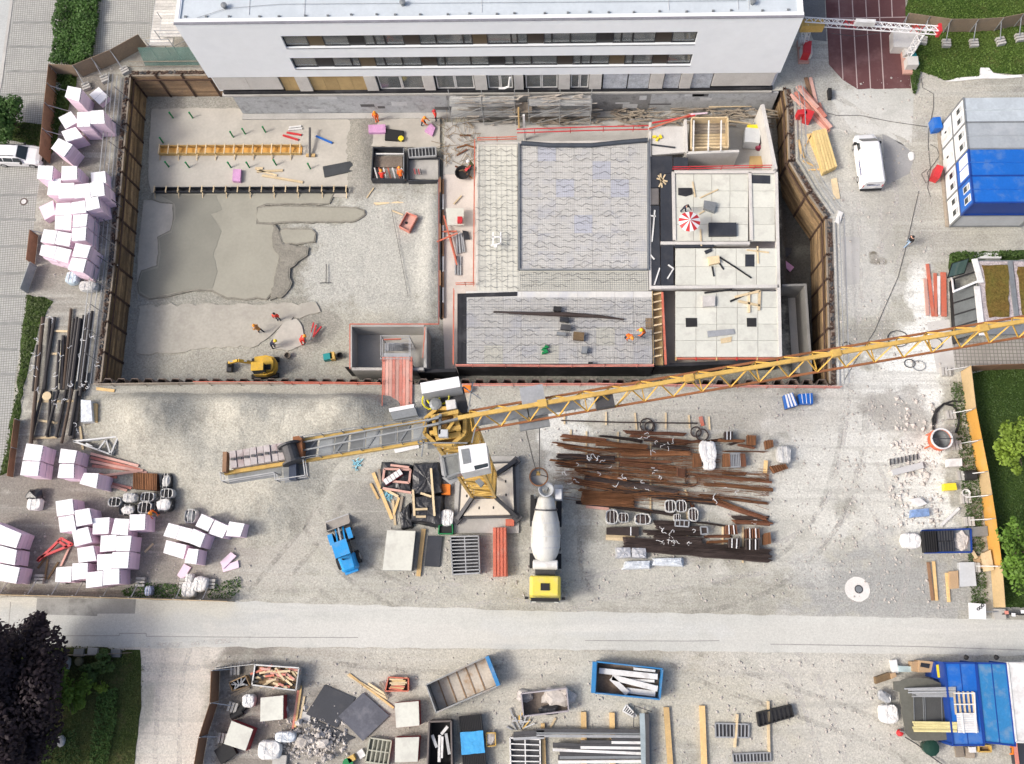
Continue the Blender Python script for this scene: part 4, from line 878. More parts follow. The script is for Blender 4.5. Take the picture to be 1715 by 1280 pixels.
for i in range(110):
 x,lv=rnd.uniform(-10,3.2),rnd.choice((-1.55,.25,-3.0));a_=rnd.gauss(0,.35);L_=rnd.uniform(.3,2.2);p=Vector((x,YF-rnd.uniform(.6,1.7),lv+rnd.random()*.3));mb.bar(p,p+Vector((L_*math.cos(a_),L_*math.sin(a_)*.3,rnd.uniform(-.05,.4))),rnd.uniform(.04,.14),.05)
struct('scaffold_clutter',mb,mat('mixed_timber_metal',(.34,.31,.27),.8,.35,.6,5,.2),'stuff',False,'boards and tubes littered over the facade scaffold','debris')
one('bridge_board','brown timber landing between the two scaffold halves','board',wallbox(-4.1,-2.3,-.75,-.69,YF-1.7,YF-.6),WOOD_G)
one('timber_post','upright brown timber leaning at the scaffold gap','timber',MB().bar(Vector((-3.6,YF-1.9,-3.06)),Vector((-3.55,YF-1.6,.0)),.14),WOOD)
one('red_white_post','white post with red foot standing at the scaffold gap','post',MB().bar(Vector((-3.0,YF-3.2,-3.06)),Vector((-3.0,YF-3.0,1.0)),.2),WHITED)
scaffold('corner_scaffold','plank walkway scaffold along the left end of the white building',W(252,60,2.2).x,W(252,60,2.2).x+2.3,1,YTW+1.8,YTW+16,0,(2.2,),3.2,deckm=mat('bleached_boards',(.52,.5,.46),.8,.15,1,7,.15,rv=.15),braces=False)
xa=W(266,70,2.6).x;scaffold('corner_scaffold','small square plank platform beside the walkway scaffold',xa,xa+3.0,1,YTW+2.4,YTW+4.4,0,(2.7,),3.7,deckm=mat('bleached_boards',(.52,.5,.46)),braces=True)
ng=MB().hexa([(xa-2.2,YTW+.9,.3),(xa+3.3,YTW+.9,.3),(xa+3.3,YTW+.94,.3),(xa-2.2,YTW+.94,.3)],[(xa-2.2,YTW+1.6,2.2),(xa+3.3,YTW+1.6,2.2),(xa+3.3,YTW+1.64,2.2),(xa-2.2,YTW+1.64,2.2)])
one('safety_net','green safety netting hung below the plank platform','netting',ng,mat('green_netting',(.12,.22,.19),.8,alpha=.5))
# --- site office containers, two storeys
def container(label,P4,z0,z1,roofm,frontm,sidem,seed,front='win',trim=GREY_M):
 """P4: roof corners, far-left, near-left, near-right, far-right"""
 c=sum(P4,Vector())/4;root=T('office_container',label,'container',Vector((c.x,c.y,z0)),'stacked office containers')
 sh_=[p+(c-p).normalized()*.04 for p in P4];P=sh_
 part(root,'body',MB().prism(P,z0+.02,z1-.1),sidem)
 r_=part(root,'roof',MB().prism(P,z1-.099,z1),roofm)
 a,b_=sh_[0],sh_[1];mid0=(sh_[0]+sh_[1])/2;mid1=(sh_[2]+sh_[3])/2
 part(r_,'roof_seam',MB().bar(Vector((mid0.x,mid0.y,z1+.02)),Vector((mid1.x,mid1.y,z1+.02)),.07,.05),roofm)
 for p in sh_:part(root,'corner_post',MB().box((p.x,p.y,(z0+z1)/2),(.16,.16,z1-z0-.01)),trim)
 for p,q in ((sh_[0],sh_[1]),(sh_[1],sh_[2])):
  for z in (z0+.1,z1-.02):part(root,'frame_rail',MB().bar(Vector((p.x,p.y,z)),Vector((q.x,q.y,z)),.14,.12),trim)
 d=(b_-a);n=Vector((d.y,-d.x,0)).normalized();n=-n if n.x>0 else n
 part(root,'front_panel',MB().bar(a+d*.04+n*.03+Vector((0,0,(z0+z1)/2-a.z)),b_-d*.04+n*.03+Vector((0,0,(z0+z1)/2-a.z)),.06,z1-z0-.3),frontm)
 if front=='win':
  for f in (.3,.72):
   s_=a+d*f;s_=Vector((s_.x,s_.y,z0+1.55));w_=part(root,'window',MB().bar(s_-d*.13+n*.07,s_+d*.13+n*.07,.05,1.15),WHITE);part(w_,'pane',MB().bar(s_-d*.1+n*.1,s_+d*.1+n*.1,.02,.95),GLASS)
   part(w_,'shutter_slat',MB().bar(s_-d*.1+n*.115+Vector((0,0,.3)),s_+d*.1+n*.115+Vector((0,0,.3)),.01,.3),LGREY)
 elif front=='door':
  s_=a+d*.6;s_=Vector((s_.x,s_.y,z0+1.1));o=part(root,'door',MB().bar(s_-d*.18+n*.08,s_+d*.18+n*.08,.05,2.0),WHITED);part(o,'handle',MB().bar(s_-d*.12+n*.12,s_-d*.06+n*.12,.05,.3),BLACK)
 elif front=='panel':
  for f in (.28,.72):
   s_=a+d*f;s_=Vector((s_.x,s_.y,z0+1.45));part(root,'white_shutter',MB().bar(s_-d*.19+n*.08,s_+d*.19+n*.08,.05,1.5),WHITE)
 return root
ZC=4.85;ZM=2.45
rl=[(1613.5,164),(1617,205.5),(1621.5,250),(1625.5,295),(1630.5,340)]
cw=[W(*p,ZC) for p in rl];dx=(W(1715,163,ZC)-W(1613.5,164,ZC)).normalized();LN=6.06
ROOF_S=mat('silver_roof',(.5,.55,.57),.4,.1,.7,5,.06,dirt=(.62,.68,.7),dscale=.9,damt=.6,metal=.2)
ROOF_G=mat('grey_container_roof',(.33,.36,.38),.5,.1,.7,5,.06,dirt=(.45,.47,.48),damt=.4)
up=[('upper container with shiny silver roof at the far end',ROOF_S,WHITE,WHITE,'win'),('upper container with dull grey roof',ROOF_G,WHITE,WHITE,'win'),('upper blue container with two white shutters',BLUE,BLUE,BLUE,'panel'),('upper blue container at the near end with two windows',BLUE,BLUE,BLUED,'win')]
lo=[('lower white container with a door, under the silver roof','door'),('lower white container with a door, under the grey roof','door'),('lower white container with windows, under the shuttered blue one','win'),('lower white container with windows at the near end','win')]
for i in range(4):
 A,B_=cw[i],cw[i+1]
 P4=[A,B_,B_+dx*LN,A+dx*LN]
 container(up[i][0],P4,ZM,ZC,up[i][1],up[i][2],up[i][3],i,up[i][4],BLUED if i>1 else GREY_M)
 P4=[p-Vector((0,0,ZC-ZM)) for p in P4]
 container(lo[i][0],P4,.12,ZM-.02,WHITE,WHITE,LGREY,i,lo[i][1])
fp=[Vector((p.x-.1,p.y,0)) for p in (cw[0],cw[4])]
one('footing_beam','dark timber footing beam under the office containers','beam',MB().bar(fp[0]+Vector((0,0,.06)),fp[1]+Vector((0,0,.06)),.4,.1),WOOD_G)
# --- cable gantry over the court
gt=T('truss_gantry','red and white lattice truss gantry spanning the red court','gantry',W(1450,60,0))
Zg=4.6
def truss2(root,a,b_,w_,n,mt1,mt2,chord=.07):
 d=b_-a;L=d.length;d=d/L;side=d.cross(Vector((0,0,1)));side=side.normalized() if side.length>.1 else Vector((1,0,0));upv=side.cross(d)
 for s_,t_ in ((-1,-1),(1,-1),(1,1),(-1,1)):
  o=side*s_*w_/2+upv*t_*w_/2;part(root,'chord',MB().bar(a+o,b_+o,chord),mt1)
 for i in range(n):
  m_=mt2 if (i//3)%5==3 else mt1;p,q=a+d*(L*i/n),a+d*(L*(i+1)/n)
  for t_ in (-1,1):
   o=upv*t_*w_/2;part(root,'lacing',MB().bar(p-side*w_/2*(1 if i%2 else-1)+o,q+side*w_/2*(1 if i%2 else-1)+o,.05),m_)
  o=side*w_/2;part(root,'lacing',MB().bar(p-upv*w_/2*(1 if i%2 else-1)-o,q+upv*w_/2*(1 if i%2 else-1)-o,.05),m_)
ga,gb=W(1347,36,Zg),W(1570,51,Zg)
truss2(gt,ga,gb,.5,30,WHITE,RED)
f1,f2=W(1345,78,.3),W(1520,96,.3)
truss2(gt,Vector((f1.x,f1.y,.3)),Vector((ga.x+.4,ga.y,Zg)),.5,9,WHITED,RED)
g2=W(1545,53,Zg);truss2(gt,f2,Vector((g2.x,g2.y,Zg)),.5,9,WHITE,RED)
for f in (f1,f2):
 part(gt,'base_frame',MB().box((f.x,f.y-.5,.15),(1.0,2.4,.25)),PLANK_PK);part(gt,'ballast',MB().box((f.x+.1,f.y-.9,.7),(1.0,.9,.8)),CONC_L);part(gt,'ballast',MB().box((f.x,f.y+.3,.55),(.9,.7,.5)),CONC_L)
p=W(1447,43,Zg+.3);part(gt,'sign_box',MB().box(p+Vector((0,.1,.25)),(1.7,.35,.6),rz=R(-4)),WHITED)
part(gt,'end_plate',MB().box(gb+Vector((.1,0,0)),(.25,.8,.9)),RED)
part(gt,'yellow_end',MB().box(ga+Vector((.8,-.1,-.5)),(2.0,.7,.9)),YEL)
one('red_cabinet','red control cabinet beside the gantry foot near the white building','cabinet',MB().box(W(1349,86,.7),(.7,1.3,1.4),R(-8)),RED)
one('ballast_block','large pale concrete ballast block under the gantry','ballast',MB().box(W(1513,70,.5),(2.2,1.9,1.0),R(-3)),CONC_L)
one('green_box','small turquoise box beside the gantry foot on the lawn','box',MB().box(W(1530,103,.4),(.5,1.2,.8),R(12)),TEAL)
for i,(u,v) in enumerate(((1436,52),(1431,61))):one('cable','thin cable hung below the gantry, '+ORD[i]+' from the building','cable',MB().tube([W(1385+8*i,34+22*i,3.5),W(u,v,2.6),W(1500,38+14*i,3.4)],.03,4),STEEL_D)
# --- green roof shed with glazed side
sd_=T('bike_shed','flat shed with two sedum roof beds and a dark glazed side','shed',W(1650,510,0))
ZS=2.6
part(sd_,'roof_slab',MB().prism(PX([(1634,436),(1760,436),(1760,560),(1648,560)],ZS),ZS-.25,ZS),GREY_M)
part(sd_,'gravel_strip',MB().prism(PX([(1638,438),(1690,438),(1702,537),(1646,540)],ZS+.06),ZS,ZS+.06),mat('pinkish_gravel',(.42,.37,.37),.95,.3,3,10,.4,.8,14))
part(sd_,'gravel_strip',MB().prism(PX([(1697,438),(1760,438),(1760,537),(1708,537)],ZS+.06),ZS,ZS+.06),mat('pinkish_gravel',(.42,.37,.37)))
SED=grass_mat('sedum',(.16,.1,.03),(.13,.13,.03),(.22,.09,.035))
part(sd_,'sedum_bed',MB().prism(wob_outline(PX([(1646,444),(1688,444),(1692,530),(1656,532)],ZS+.14),.5,.2,3),ZS+.05,ZS+.14),SED)
part(sd_,'sedum_bed',MB().prism(wob_outline(PX([(1704,446),(1760,444),(1760,532),(1713,530)],ZS+.14),.5,.2,4),ZS+.05,ZS+.14),SED)
for k in range(5):
 v0,v1=462+20*k,462+20*(k+1)
 a,b_=W(1632+2.2*k,v0-6,ZS),W(1632+2.2*(k+1),v1-6,ZS);c_,e_=W(1594+1.5*k,v0+6,.9),W(1594+1.5*(k+1),v1+6,.9)
 mb=MB().add([a,b_,e_,c_,a-Vector((0,0,.03)),b_-Vector((0,0,.03)),e_-Vector((0,0,.03)),c_-Vector((0,0,.03))],[(0,1,2,3),(7,6,5,4),(0,4,5,1),(1,5,6,2),(2,6,7,3),(3,7,4,0)])
 if k!=0:part(sd_,'glass_pane',mb,mat('smoky_glass',(.1,.11,.11),.15,.3,.6,spec=.6))
 part(sd_,'glazing_bar',MB().bar(a,c_,.12,.12),FRAMED)
for pts in ([(1632,434),(1643,474)],[(1636,480),(1645,562)]):part(sd_,'white_beam',MB().bar(W(*pts[0],ZS+.1),W(*pts[1],ZS+.1),.45,.15),WHITED)
part(sd_,'white_arm',MB().bar(W(1596,489,ZS),W(1641,470,ZS),.16,.14),WHITE);part(sd_,'white_arm',MB().bar(W(1594,465,.9),W(1597,489,1.6),.12,.12),WHITE)
part(sd_,'base_wall',MB().bar(W(1594,470,.4),W(1600,575,.4),.15,.9),FRAMED)
part(sd_,'roof_divider',MB().bar(W(1691,437,ZS+.1),W(1704,545,ZS+.1),.4,.14),GREY_M)
pp=T('glass_screen','tilted green glass panel in a black frame beside the shed','panel',W(1608,445,1.0))
P=PX([(1594,441),(1624,432),(1621,454),(1591,462)],2.0);P[2].z=P[3].z=1.4
mb=MB().hexa([p-Vector((0,0,.06)) for p in P[::-1]],P[::-1]);part(pp,'frame',mb,FRAMED)
cc=sum(P,Vector())/4;P2=[p.lerp(cc,.12)+Vector((0,0,.02)) for p in P];part(pp,'pane',MB().hexa([p-Vector((0,0,.01)) for p in P2[::-1]],P2[::-1]),GLASSG)
one('white_beam','loose white beam on the hedge behind the shed','beam',MB().box(W(1646,429,.5),(3.0,.5,.25)),WHITED)
struct('shed_paving',MB().sheet([[tuple(p.xy) for p in PX([(1588,575),(1800,560),(1800,615),(1605,618),(1595,600)])]],.008),paver_mat('shed_pavers',(.4,.38,.34),(.36,.34,.31),(.2,.19,.17),.32))
struct('concrete_path',MB().sheet([[tuple(p.xy) for p in PX([(1552,540),(1590,535),(1600,620),(1570,625)])]],.009),CONC_L)
# --- tower crane
def lpart(parent,name,mb,mt,label=None,smooth=False):
 """part built in the thing's own coordinates"""
 o=bpy.data.objects.new(name,mesh(name,mb,mt,(0,0,0),smooth));COL.objects.link(o);o.parent=parent
 if label:o['label']=label
 return o
CB=W(813,818);CBX,CBY=CB.x,CB.y
HZ=25.6
CR=T('tower_crane','yellow tower crane with long lattice jib and walkway counter jib','crane',Vector((CBX,CBY,0)))
def V3(x,y,z):return Vector((x,y,z))
hw=.95
for sx in (-1,1):
 for sy in (-1,1):part(CR,'mast_leg',MB().bar(V3(CBX+sx*hw,CBY+sy*hw,.9),V3(CBX+sx*hw,CBY+sy*hw,HZ-.6),.2),YEL)
npan=12;ph=(HZ-1.5)/npan
for k in range(npan+1):
 z=.9+ph*k
 cs=[V3(CBX-hw,CBY-hw,z),V3(CBX+hw,CBY-hw,z),V3(CBX+hw,CBY+hw,z),V3(CBX-hw,CBY+hw,z)]
 for i in range(4):
  p,q=cs[i],cs[(i+1)%4];part(CR,'mast_strut',MB().bar(p,q,.1),YEL)
  if k<npan:part(CR,'mast_brace',MB().bar(p if k%2 else q,(q if k%2 else p)+V3(0,0,ph),.1),YEL)
 if k in (0,3,6,9):part(CR,'mast_landing',MB().box((CBX-.1,CBY+.1,z+.05),(1.5,1.5,.05)),mat('yellow_grating',(.5,.3,.05),.6,.2,3))
part(CR,'base_plate',MB().prism(PX([(763,764),(869,764),(869,893),(760,893)],.2),0,.2),CONC)
bc=PX([(775,779),(858,776),(861,862),(770,864)],.9);cm=V3(CBX,CBY,.9)
for i in range(4):
 p,q=bc[i],bc[(i+1)%4];mid=(p+q)/2
 t_=[p.lerp(mid,.14),q.lerp(mid,.14),cm.lerp(q,.36),cm.lerp(p,.36)]
 o=part(CR,'ballast_block',MB().prism([tuple(x) for x in t_],.2,.95),mat('pale_ballast',(.62,.57,.48),.85,.06,.8,6,.05,dirt=(.5,.45,.36),damt=.4))
 for f in (.3,.7):
  c_=t_[0].lerp(t_[1],f).lerp(t_[3].lerp(t_[2],f),.4);part(o,'lifting_slot',MB().box((c_.x,c_.y,.955),(.12,.22,.02)),BLACK)
for p in bc:
 out=V3(p.x,p.y,.9)+(V3(p.x,p.y,.9)-cm)*.1
 part(CR,'base_leg',MB().bar(V3(CBX+(hw if p.x>CBX else-hw),CBY+(hw if p.y>CBY else-hw),1.6),out-V3(0,0,.2),.3,.35),STEEL_D);part(CR,'base_foot',MB().box((out.x,out.y,.45),(.7,.6,.5),R(45)),STEEL_D)
for i in range(4):
 p,q=bc[i],bc[(i+1)%4];part(CR,'base_beam',MB().bar(V3(p.x,p.y,.55)+(p-cm)*.06,V3(q.x,q.y,.55)+(q-cm)*.06,.16,.3),STEEL_D)
HC=W(746,716,26.0);HX,HY=HC.x,HC.y
part(CR,'slewing_ring',MB().lathe((CBX,CBY,HZ-.6),[(1.25,0),(1.25,.35),(1.0,.36),(1.0,.7)],n=20),YEL)
oc=[V3(HX+1.2*math.cos(R(22.5+45*i)),HY+1.1*math.sin(R(22.5+45*i)),0) for i in range(8)]
for i in range(8):
 p,q=oc[i],oc[(i+1)%8]
 part(CR,'head_frame',MB().bar(V3(p.x,p.y,26.1),V3(q.x,q.y,26.1),.2,.6),YEL)
part(CR,'head_deck',MB().lathe((HX,HY,25.75),[(1.15,0),(1.15,.1)],n=8),mat('oily_brown_steel',(.2,.11,.03),.6,.3,2))
for p,q,z,m_,w2 in [((722,700),(768,690),26.7,YEL,.22),((720,726),(772,716),26.7,YEL,.22),((726,696),(730,730),26.8,YEL,.2),((762,690),(768,722),26.6,YEL,.25),((738,694),(736,728),27.0,GREY_M,.14),((716,714),(785,698),27.2,GREY_M,.12),((748,724),(764,700),26.9,YEL,.16),((730,735),(772,728),26.3,YEL,.3),((716,706),(738,697),27.4,GREY_M,.1)]:part(CR,'head_beam',MB().bar(W(*p,z),W(*q,z),w2,.3),m_)
part(CR,'ring_gear',MB().prism(PX([(748,706),(766,702),(768,718),(750,724)],26.3),26.0,26.3),mat('oily_brown_steel',(.2,.11,.03)));part(CR,'gear_motor',MB().box(W(743,727,26.9),(.5,.4,.5)),LGREY)
N0,N1=W(791,722,26.3),W(1715,564,26.3);jd=(N1-N0).normalized();jl=(N1-N0).length+14
js=V3(-jd.y,jd.x,0);JW,JH=1.15,1.25
near0,far0,top0=N0,N0+js*JW,N0+js*JW/2+V3(0,0,JH)
part(CR,'jib_lower_chord',MB().bar(near0,near0+jd*jl,.12,.12),RUSTC,'rust brown lower chord of the jib')
part(CR,'jib_lower_chord',MB().bar(far0,far0+jd*jl,.12,.12),RUSTC)
part(CR,'jib_top_chord',MB().bar(top0-jd*.6,top0+jd*jl,.22,.2),YEL,'thick yellow upper chord of the jib')
pn=1.62;n=int(jl/pn)
YELL=mat('jib_bracing_yellow',(.66,.4,.08),.5,.1,1,6,.08)
for i in range(n):
 s0,s1,sm=jd*(pn*i),jd*(pn*(i+1)),jd*(pn*(i+.5))
 for b0_ in (near0,far0):
  part(CR,'jib_brace',MB().bar(b0_+s0,top0+sm,.065),YELL);part(CR,'jib_brace',MB().bar(top0+sm,b0_+s1,.065),YELL)
 if i%2==0:part(CR,'jib_cross_tie',MB().bar(near0+s0,far0+s0,.06),YELL)
 else:part(CR,'jib_cross_tie',MB().bar(near0+s0,far0+s1,.05),YELL)
 if i%5==2:part(CR,'jib_joint',MB().bar(top0+sm-jd*.25,top0+sm+jd*.25,.4,.36),YEL)
TR=W(893,704,26.2)
part(CR,'trolley',MB().box(TR+V3(0,.2,-.2),(1.7,1.3,.25),math.atan2(jd.y,jd.x)),GREY_M)
part(CR,'jib_walkway',MB().bar(near0+js*JW*.5+jd*.2,near0+js*JW*.5+jd*6.2,.7,.06),GREY_M)
part(CR,'trolley_basket',MB().box(W(892,663,27),(1.3,1.1,.1),math.atan2(jd.y,jd.x)),GALV)
part(CR,'winch',MB().box(W(1012,672,26.6),(1.0,.8,.7),math.atan2(jd.y,jd.x)),STEEL_D)
K0a,K1a,K0b,K1b=W(716,704,26.2),W(385,757,26.2),W(716,739,26.2),W(377,793,26.2)
cd=(K1b-K0b).normalized();cs_=V3(-cd.y,cd.x,0);
part(CR,'counter_jib_chord',MB().bar(K0a,K0a.lerp(K1a,.63),.2,.3),YEL);part(CR,'counter_jib_chord',MB().bar(K0b,K1b,.2,.3),YEL)
nwk=8
for i in range(nwk):
 f0,f1=i/nwk*.63,(i+1)/nwk*.63-.006
 pts=[K0a.lerp(K1a,f0).lerp(K0b,.06) if False else K0a.lerp(K1a,f0),K0a.lerp(K1a,f1),K0b.lerp(K1b,f1),K0b.lerp(K1b,f0)]
 c_=sum(pts,Vector())/4;pts=[p.lerp(c_,.08) for p in pts]
 part(CR,'walkway_grating',MB().prism(pts,26.15,26.2),mat('dark_grating',(.17,.18,.18),.6,.15,1.2,7,.1) if i%3 else mat('pale_grating',(.33,.35,.35),.5,.12,1.5,metal=.3))
 part(CR,'counter_jib_tie',MB().bar(K0a.lerp(K1a,f0),K0b.lerp(K1b,f1 if i%2 else f0),.1),GREY_M)
for o_,z_ in ((.35,1.0),(-.35,1.0)):
 a,b_=(K0a,K1a) if o_>0 else (K0b,K1b);a,b_=a.lerp(b_,.02),a.lerp(b_,.62)
 for z in (.55,1.0):part(CR,'hand_rail',MB().bar(a+V3(0,0,z),b_+V3(0,0,z),.035),GREY_M)
 for i in range(7):s_=a.lerp(b_,i/6);part(CR,'rail_post',MB().bar(s_,s_+V3(0,0,1),.05),GALV)
CWM=mat('counterweight_concrete',(.46,.42,.405),.85,.12,1.2,8,.12,dirt=(.26,.16,.15),dscale=1.3,damt=.5)
e0,e1=W(475,742,26.6),W(384,757,26.6);g0=W(478,770,26.6)-e0
for i in range(8):
 f0,f1=i/8,(i+1)/8-.012;pts=[e0.lerp(e1,f0),e0.lerp(e1,f1),e0.lerp(e1,f1)+g0,e0.lerp(e1,f0)+g0]
 o=part(CR,'counterweight',MB().prism(pts,25.0,26.7+rnd.uniform(-.04,.06)),CWM)
 c_=sum(pts,Vector())/4;part(o,'lifting_eye',MB().box((c_.x,c_.y,26.78),(.22,.14,.08)),STEEL_D)
part(CR,'rear_beam',MB().bar(W(379,758,26.5),W(378,792,26.5),.22,.5),PLY_B)
part(CR,'service_walkway',MB().prism(PX([(381,793),(470,778),(472,797),(384,811)],26),25.95,26),GREY_M)
part(CR,'service_walkway',MB().prism(PX([(473,774),(516,768),(519,802),(477,809)],26),25.95,26.01),GREY_M)
pr_=PX([(379,796),(382,810),(468,796),(470,808),(519,801),(515,771)],26)
for z in (.5,1.0):
 for p,q in zip(pr_,pr_[1:]):part(CR,'hand_rail',MB().bar(p+V3(0,0,z),q+V3(0,0,z),.05),GALV)
for p in pr_:part(CR,'rail_post',MB().bar(p,p+V3(0,0,1),.05),GALV)
a,b_=W(483,744,26.9),W(490,768,26.9);part(CR,'winch_drum',MB().lathe(a,[(.62,0),(.62,.12),(.42,.13),(.42,1.0),(.62,1.01),(.62,1.12)],(b_-a),16),STEEL_D);part(CR,'winch_frame',MB().box(W(502,752,26.5),(.5,1.3,.8),R(8)),RUSTC)
part(CR,'winch_motor',MB().box(W(492,782,26.4),(.4,1.5,.5),R(5)),mat('motor_blue_grey',(.04,.055,.09),.5))
for o_ in (0,.5):part(CR,'tie_bar',MB().bar(W(735,700+o_*20,27.6),W(500,742+o_*28,26.6),.08),GREY_M)
part(CR,'machine_deck',MB().prism(PX([(710,660),(776,648),(786,690),(716,702)],25.9),25.8,25.9),STEEL_D)
cq=PX([(704,642),(768,631),(771,648),(707,660)],27.6)
cab_=part(CR,'switch_cabinet',MB().prism(cq,25.9,27.58),LGREY);part(cab_,'cabinet_roof',MB().prism(cq,27.581,27.66),WHITE)
part(CR,'white_box',MB().prism(PX([(746,671),(762,669),(764,684),(748,687)],26.8),25.9,26.8),WHITED)
for c_,r_ in (((722,671),.5),((740,665),.42),((726,668),.35)):part(CR,'yellow_hose',MB().tube([W(*c_,26.05)+V3(r_*math.cos(t),r_*math.sin(t),.04*(k%3)) for k,t in enumerate([i*.5 for i in range(14)])],.05,5),mat('yellow_hose',(.6,.55,.02),.5))
part(CR,'hose_reel',MB().lathe(W(731,680,26.0),[(.35,0),(.35,.5),(.2,.55)],n=12),GREY_M)
for p,q in [((784,690),(792,640)),((776,648),(805,668)),((800,700),(790,742)),((783,742),(700,742)),((700,742),(716,700)),((710,738),(706,765))]:part(CR,'hand_rail',MB().bar(W(*p,26.6),W(*q,26.6),.07),GREY_M)
part(CR,'cab_platform',MB().prism(PX([(716,728),(780,720),(784,744),(716,752)],25.2),25.1,25.2),GREY_M)
rq=PX([(767,748),(814,742),(819,783),(772,793)],26.2)
cbp=part(CR,'cab_body',MB().prism(rq,24.1,26.05),WHITED);part(cbp,'cab_roof',MB().prism(rq,26.051,26.2),WHITE)
c_=sum(rq,Vector())/4;hq=[W(772,753,26.22),W(785,751,26.22),W(789,775,26.22),W(776,778,26.22)]
part(cbp,'roof_hatch',MB().prism(hq,26.2,26.23),GREY_M);part(cbp,'rear_window',MB().prism(PX([(794,781),(817,776),(818,782),(796,788)],26.1),24.9,26.21),GLASS)
gq=PX([(741,765),(768,760),(771,791),(747,800)],25.4)
gl=part(CR,'cab_glazing',MB().prism(gq,24.2,25.35),mat('cab_glass',(.2,.21,.2),.15,.3,1.5,spec=.6))
for i in range(4):part(gl,'glazing_frame',MB().bar(gq[i],gq[(i+1)%4],.12,.12),GREY_M)
part(CR,'cab_step',MB().prism(PX([(735,760),(742,765),(748,800),(740,796)],24.6),24.5,24.6),GALV);part(CR,'cab_step',MB().prism(PX([(740,800),(760,795),(768,803),(755,812)],24.2),24.1,24.2),GALV)
part(CR,'lamp_box',MB().prism(PX([(795,806),(803,801),(811,809),(805,816)],18.0),17.6,18),GREY_M)
bk=V3(TR.x,TR.y,4.2)
bz=T('concrete_bucket','round steel concrete bucket hanging from the crane ropes above the mixer','bucket',V3(bk.x,bk.y,3.6))
part(bz,'shell',MB().lathe((bk.x,bk.y,3.7),[(.25,0),(.3,.25),(.72,.8),(.72,1.5),(.66,1.5),(.62,.85),(.2,.3)],n=18,cap=False),GREY_M,smooth=True)
part(bz,'rim',MB().lathe((bk.x,bk.y,5.19),[(.66,0),(.76,0),(.76,.09),(.66,.09),(.66,0)],n=18,cap=False),RUSTO)
part(bz,'contents',MB().lathe((bk.x,bk.y,4.75),[(.65,0),(.64,.04)],n=18),CONC)
for s_ in (-1,1):part(bz,'sling',MB().bar(V3(bk.x+s_*.7,bk.y,5.2),V3(bk.x,bk.y,6.6),.05),STEEL_D)
part(bz,'hook_block',MB().box((bk.x,bk.y,6.9),(.3,.2,.7)),YEL)
for s_ in (-.55,.35):one('hoist_rope','steel hoist rope from jib trolley to bucket, '+('outer fall' if s_>0 else 'mast side fall'),'rope',MB().cyl(V3(TR.x+s_,TR.y,26),V3(bk.x+s_*.25,bk.y,7.1),.03,n=5),STEEL_D)
# --- vehicles
def loft(secs):return MB().rings(secs)
def carsec(x,wb,wt,zb,zbelt,zt,rr=.12):
 """cross-section at length x: sills, belt line, rounded roof"""
 return [V3(x,-wb,zb),V3(x,-wb-.02,zbelt),V3(x,-wt-rr*.25,zt-rr),V3(x,-wt+rr,zt),V3(x,wt-rr,zt),V3(x,wt+rr*.25,zt-rr),V3(x,wb+.02,zbelt),V3(x,wb,zb)]
def wheel(root,x,y,r_,w_,side):
 o=lpart(root,'wheel',MB().lathe(V3(x,y-side*w_,r_),[(r_*.6,0),(r_,.03),(r_,w_-.03),(r_*.62,w_)],(0,side,0),16),BLACK)
 lpart(o,'rim',MB().lathe(V3(x,y-side*.02,r_),[(r_*.6,0),(r_*.55,.03),(r_*.1,.035)],(0,side,0),12),GALV);return o
def quad(P,th=.015):
 a,b_,c_=(Vector(p) for p in P[:3]);n=(b_-a).cross(c_-a).normalized()*th
 return MB().hexa([Vector(p)-n for p in P],[Vector(p)+n for p in P])
def heading(rear,front,z=0):
 a,b_=W(*rear,z),W(*front,z);return math.atan2(b_.y-a.y,b_.x-a.x),(a+b_)/2
ang,c_=heading((1459,318),(1446,226),.6)
van=T('parked_van','white panel van parked beside the excavation','van',V3(c_.x,c_.y,0));van.rotation_euler=(0,0,ang)
S=[carsec(-2.62,.9,.78,.45,1.0,1.86),carsec(-2.5,.95,.82,.35,1.05,1.97),carsec(0,.96,.83,.3,1.05,2.0),carsec(1.15,.96,.82,.3,1.05,1.97),carsec(1.35,.96,.8,.3,1.05,1.9),carsec(2.0,.95,.78,.3,1.05,1.22,.1),carsec(2.45,.9,.7,.32,.85,1.0,.1),carsec(2.65,.78,.6,.4,.65,.75,.08)]
body=lpart(van,'body',loft(S),WHITE)
lpart(van,'windscreen',quad([(1.4,-.72,1.9),(1.97,-.74,1.27),(1.97,.74,1.27),(1.4,.72,1.9)]),GLASS)
for s_ in (-1,1):
 lpart(van,'side_window',quad([(.75,s_*.93,1.25),(1.6,s_*.955,1.22),(1.32,s_*.9,1.72),(.75,s_*.885,1.75)],.02),GLASS)
 lpart(van,'mirror',MB().box((1.55,s_*1.1,1.2),(.18,.22,.28)),BLACK)
 lpart(van,'headlight',MB().box((2.52,s_*.68,.78),(.16,.3,.2)),LGREY);lpart(van,'tail_light',MB().box((-2.6,s_*.84,1.1),(.06,.1,.4)),RED)
 lpart(van,'door_seam',MB().box((.6,s_*.975,1.0),(.02,.01,1.2)),GREY_M)
 for x in (1.65,-1.55):wheel(van,x,s_*.98,.34,.24,s_)
rw=quad([(-2.585,-.62,1.35),(-2.6,.62,1.35),(-2.57,.6,1.72),(-2.57,-.6,1.72)],.03);lpart(van,'rear_window',rw,GLASS)
lpart(van,'rear_bumper',MB().box((-2.66,0,.5),(.16,1.85,.22)),BLACK);lpart(van,'front_bumper',MB().box((2.66,0,.42),(.14,1.5,.2)),GREY_M);lpart(van,'number_plate',MB().box((-2.66,-.1,.85),(.05,.5,.11)),WHITED)
for k in range(9):lpart(body,'roof_rib',MB().box((-.75,-.64+.16*k,1.995),(3.0,.05,.02)),WHITE)
